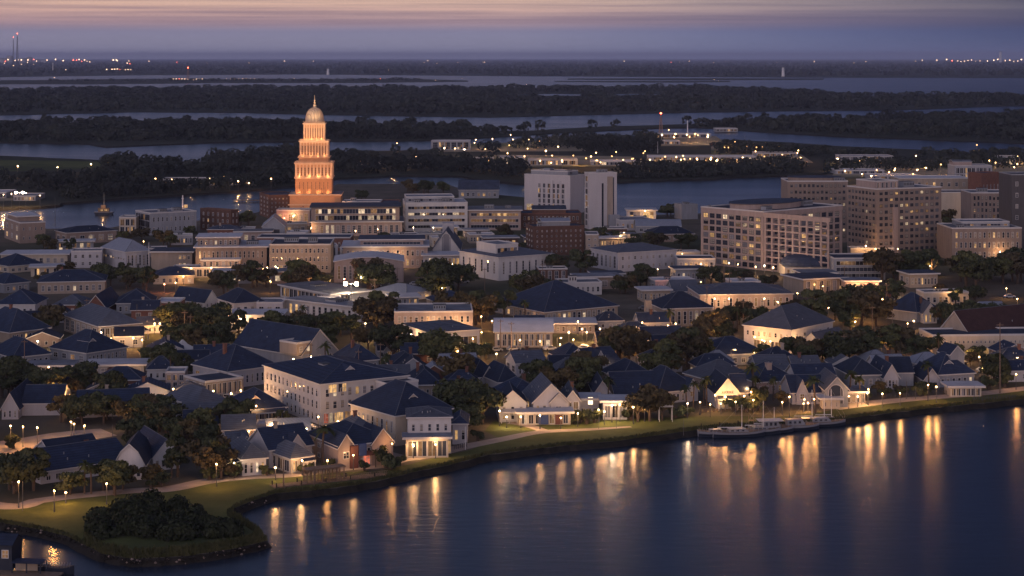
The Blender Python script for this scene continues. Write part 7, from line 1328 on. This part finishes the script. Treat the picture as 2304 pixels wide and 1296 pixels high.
# ------------------------------------------------------------ works and sheds across the river
def far_shed(px0, px1, yb, yt, label, mat='pale_roof', lit=.5, roof='flat', n=6, wall='grey_panel', name='works_shed'):
    B(name, label, 'across the river' if len(label.split()) < 5 else '', 'shed', px0, yb, px0 - 1, px1, yt, 0, roof, 2.5, wall, mat, None, W_(n, 1, 'g', lit, .8, .5), D=24)
for a in [(970, 1058, 338, 318, 'pale open-framed works hall by the channel', 'pale_roof', .7), (1124, 1182, 370, 355, 'small blue-roofed works office', 'seam_metal', .5), (1188, 1300, 372, 360, 'long glowing works shed under the big yard lamp', 'tan_stucco', .8), (1235, 1330, 322, 311, 'low white-roofed works store', 'pale_roof', .2), (1462, 1600, 310, 302, 'brightest long works quay building by the mast', 'pale_roof', 1.0), (1460, 1530, 325, 318, 'second works building by the brightest one', 'pale_roof', .5), (1460, 1700, 366, 353, 'very long low riverside warehouse', 'pale_roof', .5), (1700, 1795, 352, 345, 'tan warehouse among amber lamps', 'tan_stucco', .5), (1890, 2010, 362, 352, 'long silvery domed warehouse', 'seam_metal', .4), (1880, 1990, 392, 384, 'flat white store among far trees', 'pale_roof', .4), (2255, 2400, 372, 354, 'framed rust-lit yard building', 'tan_stucco', .7), (360, 470, 414, 405, 'low lamp-lit boatyard', 'tan_stucco', .8), (470, 560, 416, 408, 'second low lamp-lit boatyard shed', 'tan_stucco', .5), (-30, 14, 446, 434, 'white quay shed under the bright lamps', 'pale_roof', .7), (30, 80, 452, 442, 'dark quay shed under the bright lamps', 'flat_roof', .5), (2150, 2240, 400, 392, 'far pale yard store', 'pale_roof', .3), (1960, 2070, 404, 396, 'cream roadside store behind the brown wing', 'pale_roof', .5), (1610, 1660, 296, 290, 'white channel-side boathouse', 'pale_roof', .2), (1040, 1110, 366, 358, 'low tan works garage', 'tan_stucco', .6), (1330, 1450, 372, 364, 'grey long works garage', 'pale_roof', .4)]:
    far_shed(*a)
def tank(px, yb, w, h, label):
    x, d = gp(px, yb); t = thing('storage_tank', label, 'tank', (x, d, GZ), 0, 'tanks of the far plant'); b = MB(); b.cyl(0, 0, -.5, h, w, w, 20, 0); b.lathe(0, 0, [(w, h), (w * .6, h + w * .16), (.1, h + w * .22)], 20, 0); b.build('shell', ['metal'], t)
    c = MB(); c.bar((w + .4, 0, 0), (w + .4, 0, h), w * .04, 0, 4); c.build('ladder', ['metal'], t)
for i, (px, w_, h) in enumerate([(6, 70, 70), (22, 50, 110), (52, 60, 70), (66, 45, 90), (84, 60, 50), (100, 70, 45)]):
    tank(px, 142, w_, h, f'far plant tank, {ORD[i]} along the horizon inward from the edge')
# a few hundred pinpoint lights strung along the far shore
RF = random.Random(77); far_head = None
FARL = [(x, 141.5 + RF.uniform(-1.2, 1.2), 1.0 + RF.random()) for x in [12, 18, 27, 34, 41, 48, 54, 58, 63, 70, 76, 82, 90, 97, 106, 125, 142, 165, 172, 178, 184, 190, 196, 202, 255, 262, 290, 335, 398, 560, 571, 640, 705, 955, 962, 1030, 1087, 1090, 1405, 1530, 1551, 1606, 1632, 1763, 1832, 1921, 1948, 2060, 2075, 2108, 2130, 2142, 2155, 2162, 2170, 2178, 2186, 2195, 2205, 2222, 2236, 2245, 2262, 2272, 2281, 2290, 2298]]
FARL += [(264, 142, 1.5), (286, 146, 1.3), (292, 147, 1.2)] + [(240 + 6 * i, 158 + RF.uniform(-1.5, 1.5), .9 + .5 * RF.random()) for i in range(10)] + [(466, 143, .9), (148, 158, .9), (203, 155, .8), (522, 158, .8), (577, 159, .9), (415, 141, 1), (714, 161, 1), (874, 157, .8), (884, 151, .8), (957, 157, .8), (983, 144, 1.2), (1052, 160, .9), (1510, 142, 1.0), (1748, 141, .8), (1098, 159, .7), (60, 152, 1), (30, 150, 1), (48, 148, 1.1), (10, 146, 1.2), (62, 144, 1.2), (75, 147, 1)]
FARL += [(390 + 6.5 * i, 177 + RF.uniform(-.6, .6), 1.4) for i in range(11)] + [(510 + 9 * i, 176 + RF.uniform(-.5, .5), .7) for i in range(8)] + [(856, 176, .9), (850, 193, 1.2), (980, 180, .7), (1035, 189.5, .9), (1185, 189.6, .8), (1040, 175, .7), (1607, 178, 1), (1616, 180, .8), (1478, 211, 1), (430, 194, .9), (122, 174.5, .8), (662, 175, .8)]
g = MB(); g.ball(0, 0, 6, 1.0, 6); fh = g.mesh('lamp_head', [BULB['f']]); g = MB(); g.ball(0, 0, 6, 1.0, 6); fr = g.mesh('lamp_head', [BULB['r']]); g = MB(); g.cyl(0, 0, 0, 5, .15, .1, 5, 0); fp = g.mesh('pole', ['lamp_pole'])
for i, (px, py, s) in enumerate(FARL):
    d = (HC - 8) * FP / (py - YH); d = min(d, 30000); x = (px - 1152) / FP * d; z = HC + GZ - (py - YH) * d / FP
    red = RF.random() < .07
    t = thing('shore_light', 'tiny reddish pinpoint lamp strung along the distant flat shore' if red else 'tiny warm pinpoint lamp strung along the distant flat shore', 'lamp', (x, d, max(GZ, z - 6 * d / 3600 * s * .6)), 0, 'red pinpoint lights of the distant shore' if red else 'warm pinpoint lights of the distant shore')
    q = d / 3600 * s * .62; q *= 1 if px < 320 or px > 2100 else RF.uniform(.35, .8); t.scale = (q, q, q); link('pole', fp, t); link('lamp_head', fr if red else fh, t)
# ------------------------------------------------------------ evening air
hz = bpy.data.materials.new('haze'); hz.use_nodes = True; ht = hz.node_tree; ht.nodes.clear(); v = N(ht, 'ShaderNodeVolumePrincipled'); v.inputs['Color'].default_value = (.60, .68, 1.0, 1); v.inputs['Density'].default_value = HAZE; v.inputs['Anisotropy'].default_value = 0
ho = N(ht, 'ShaderNodeOutputMaterial'); ht.links.new(v.outputs[0], ho.inputs['Volume'])
b = MB(); b.box(-32500, 32500, -60, 95500, -3, 285, 0); o = b.mesh('haze', [hz]); o = link('haze', o); o['kind'] = 'stuff'
hz.cycles.homogeneous_volume = True
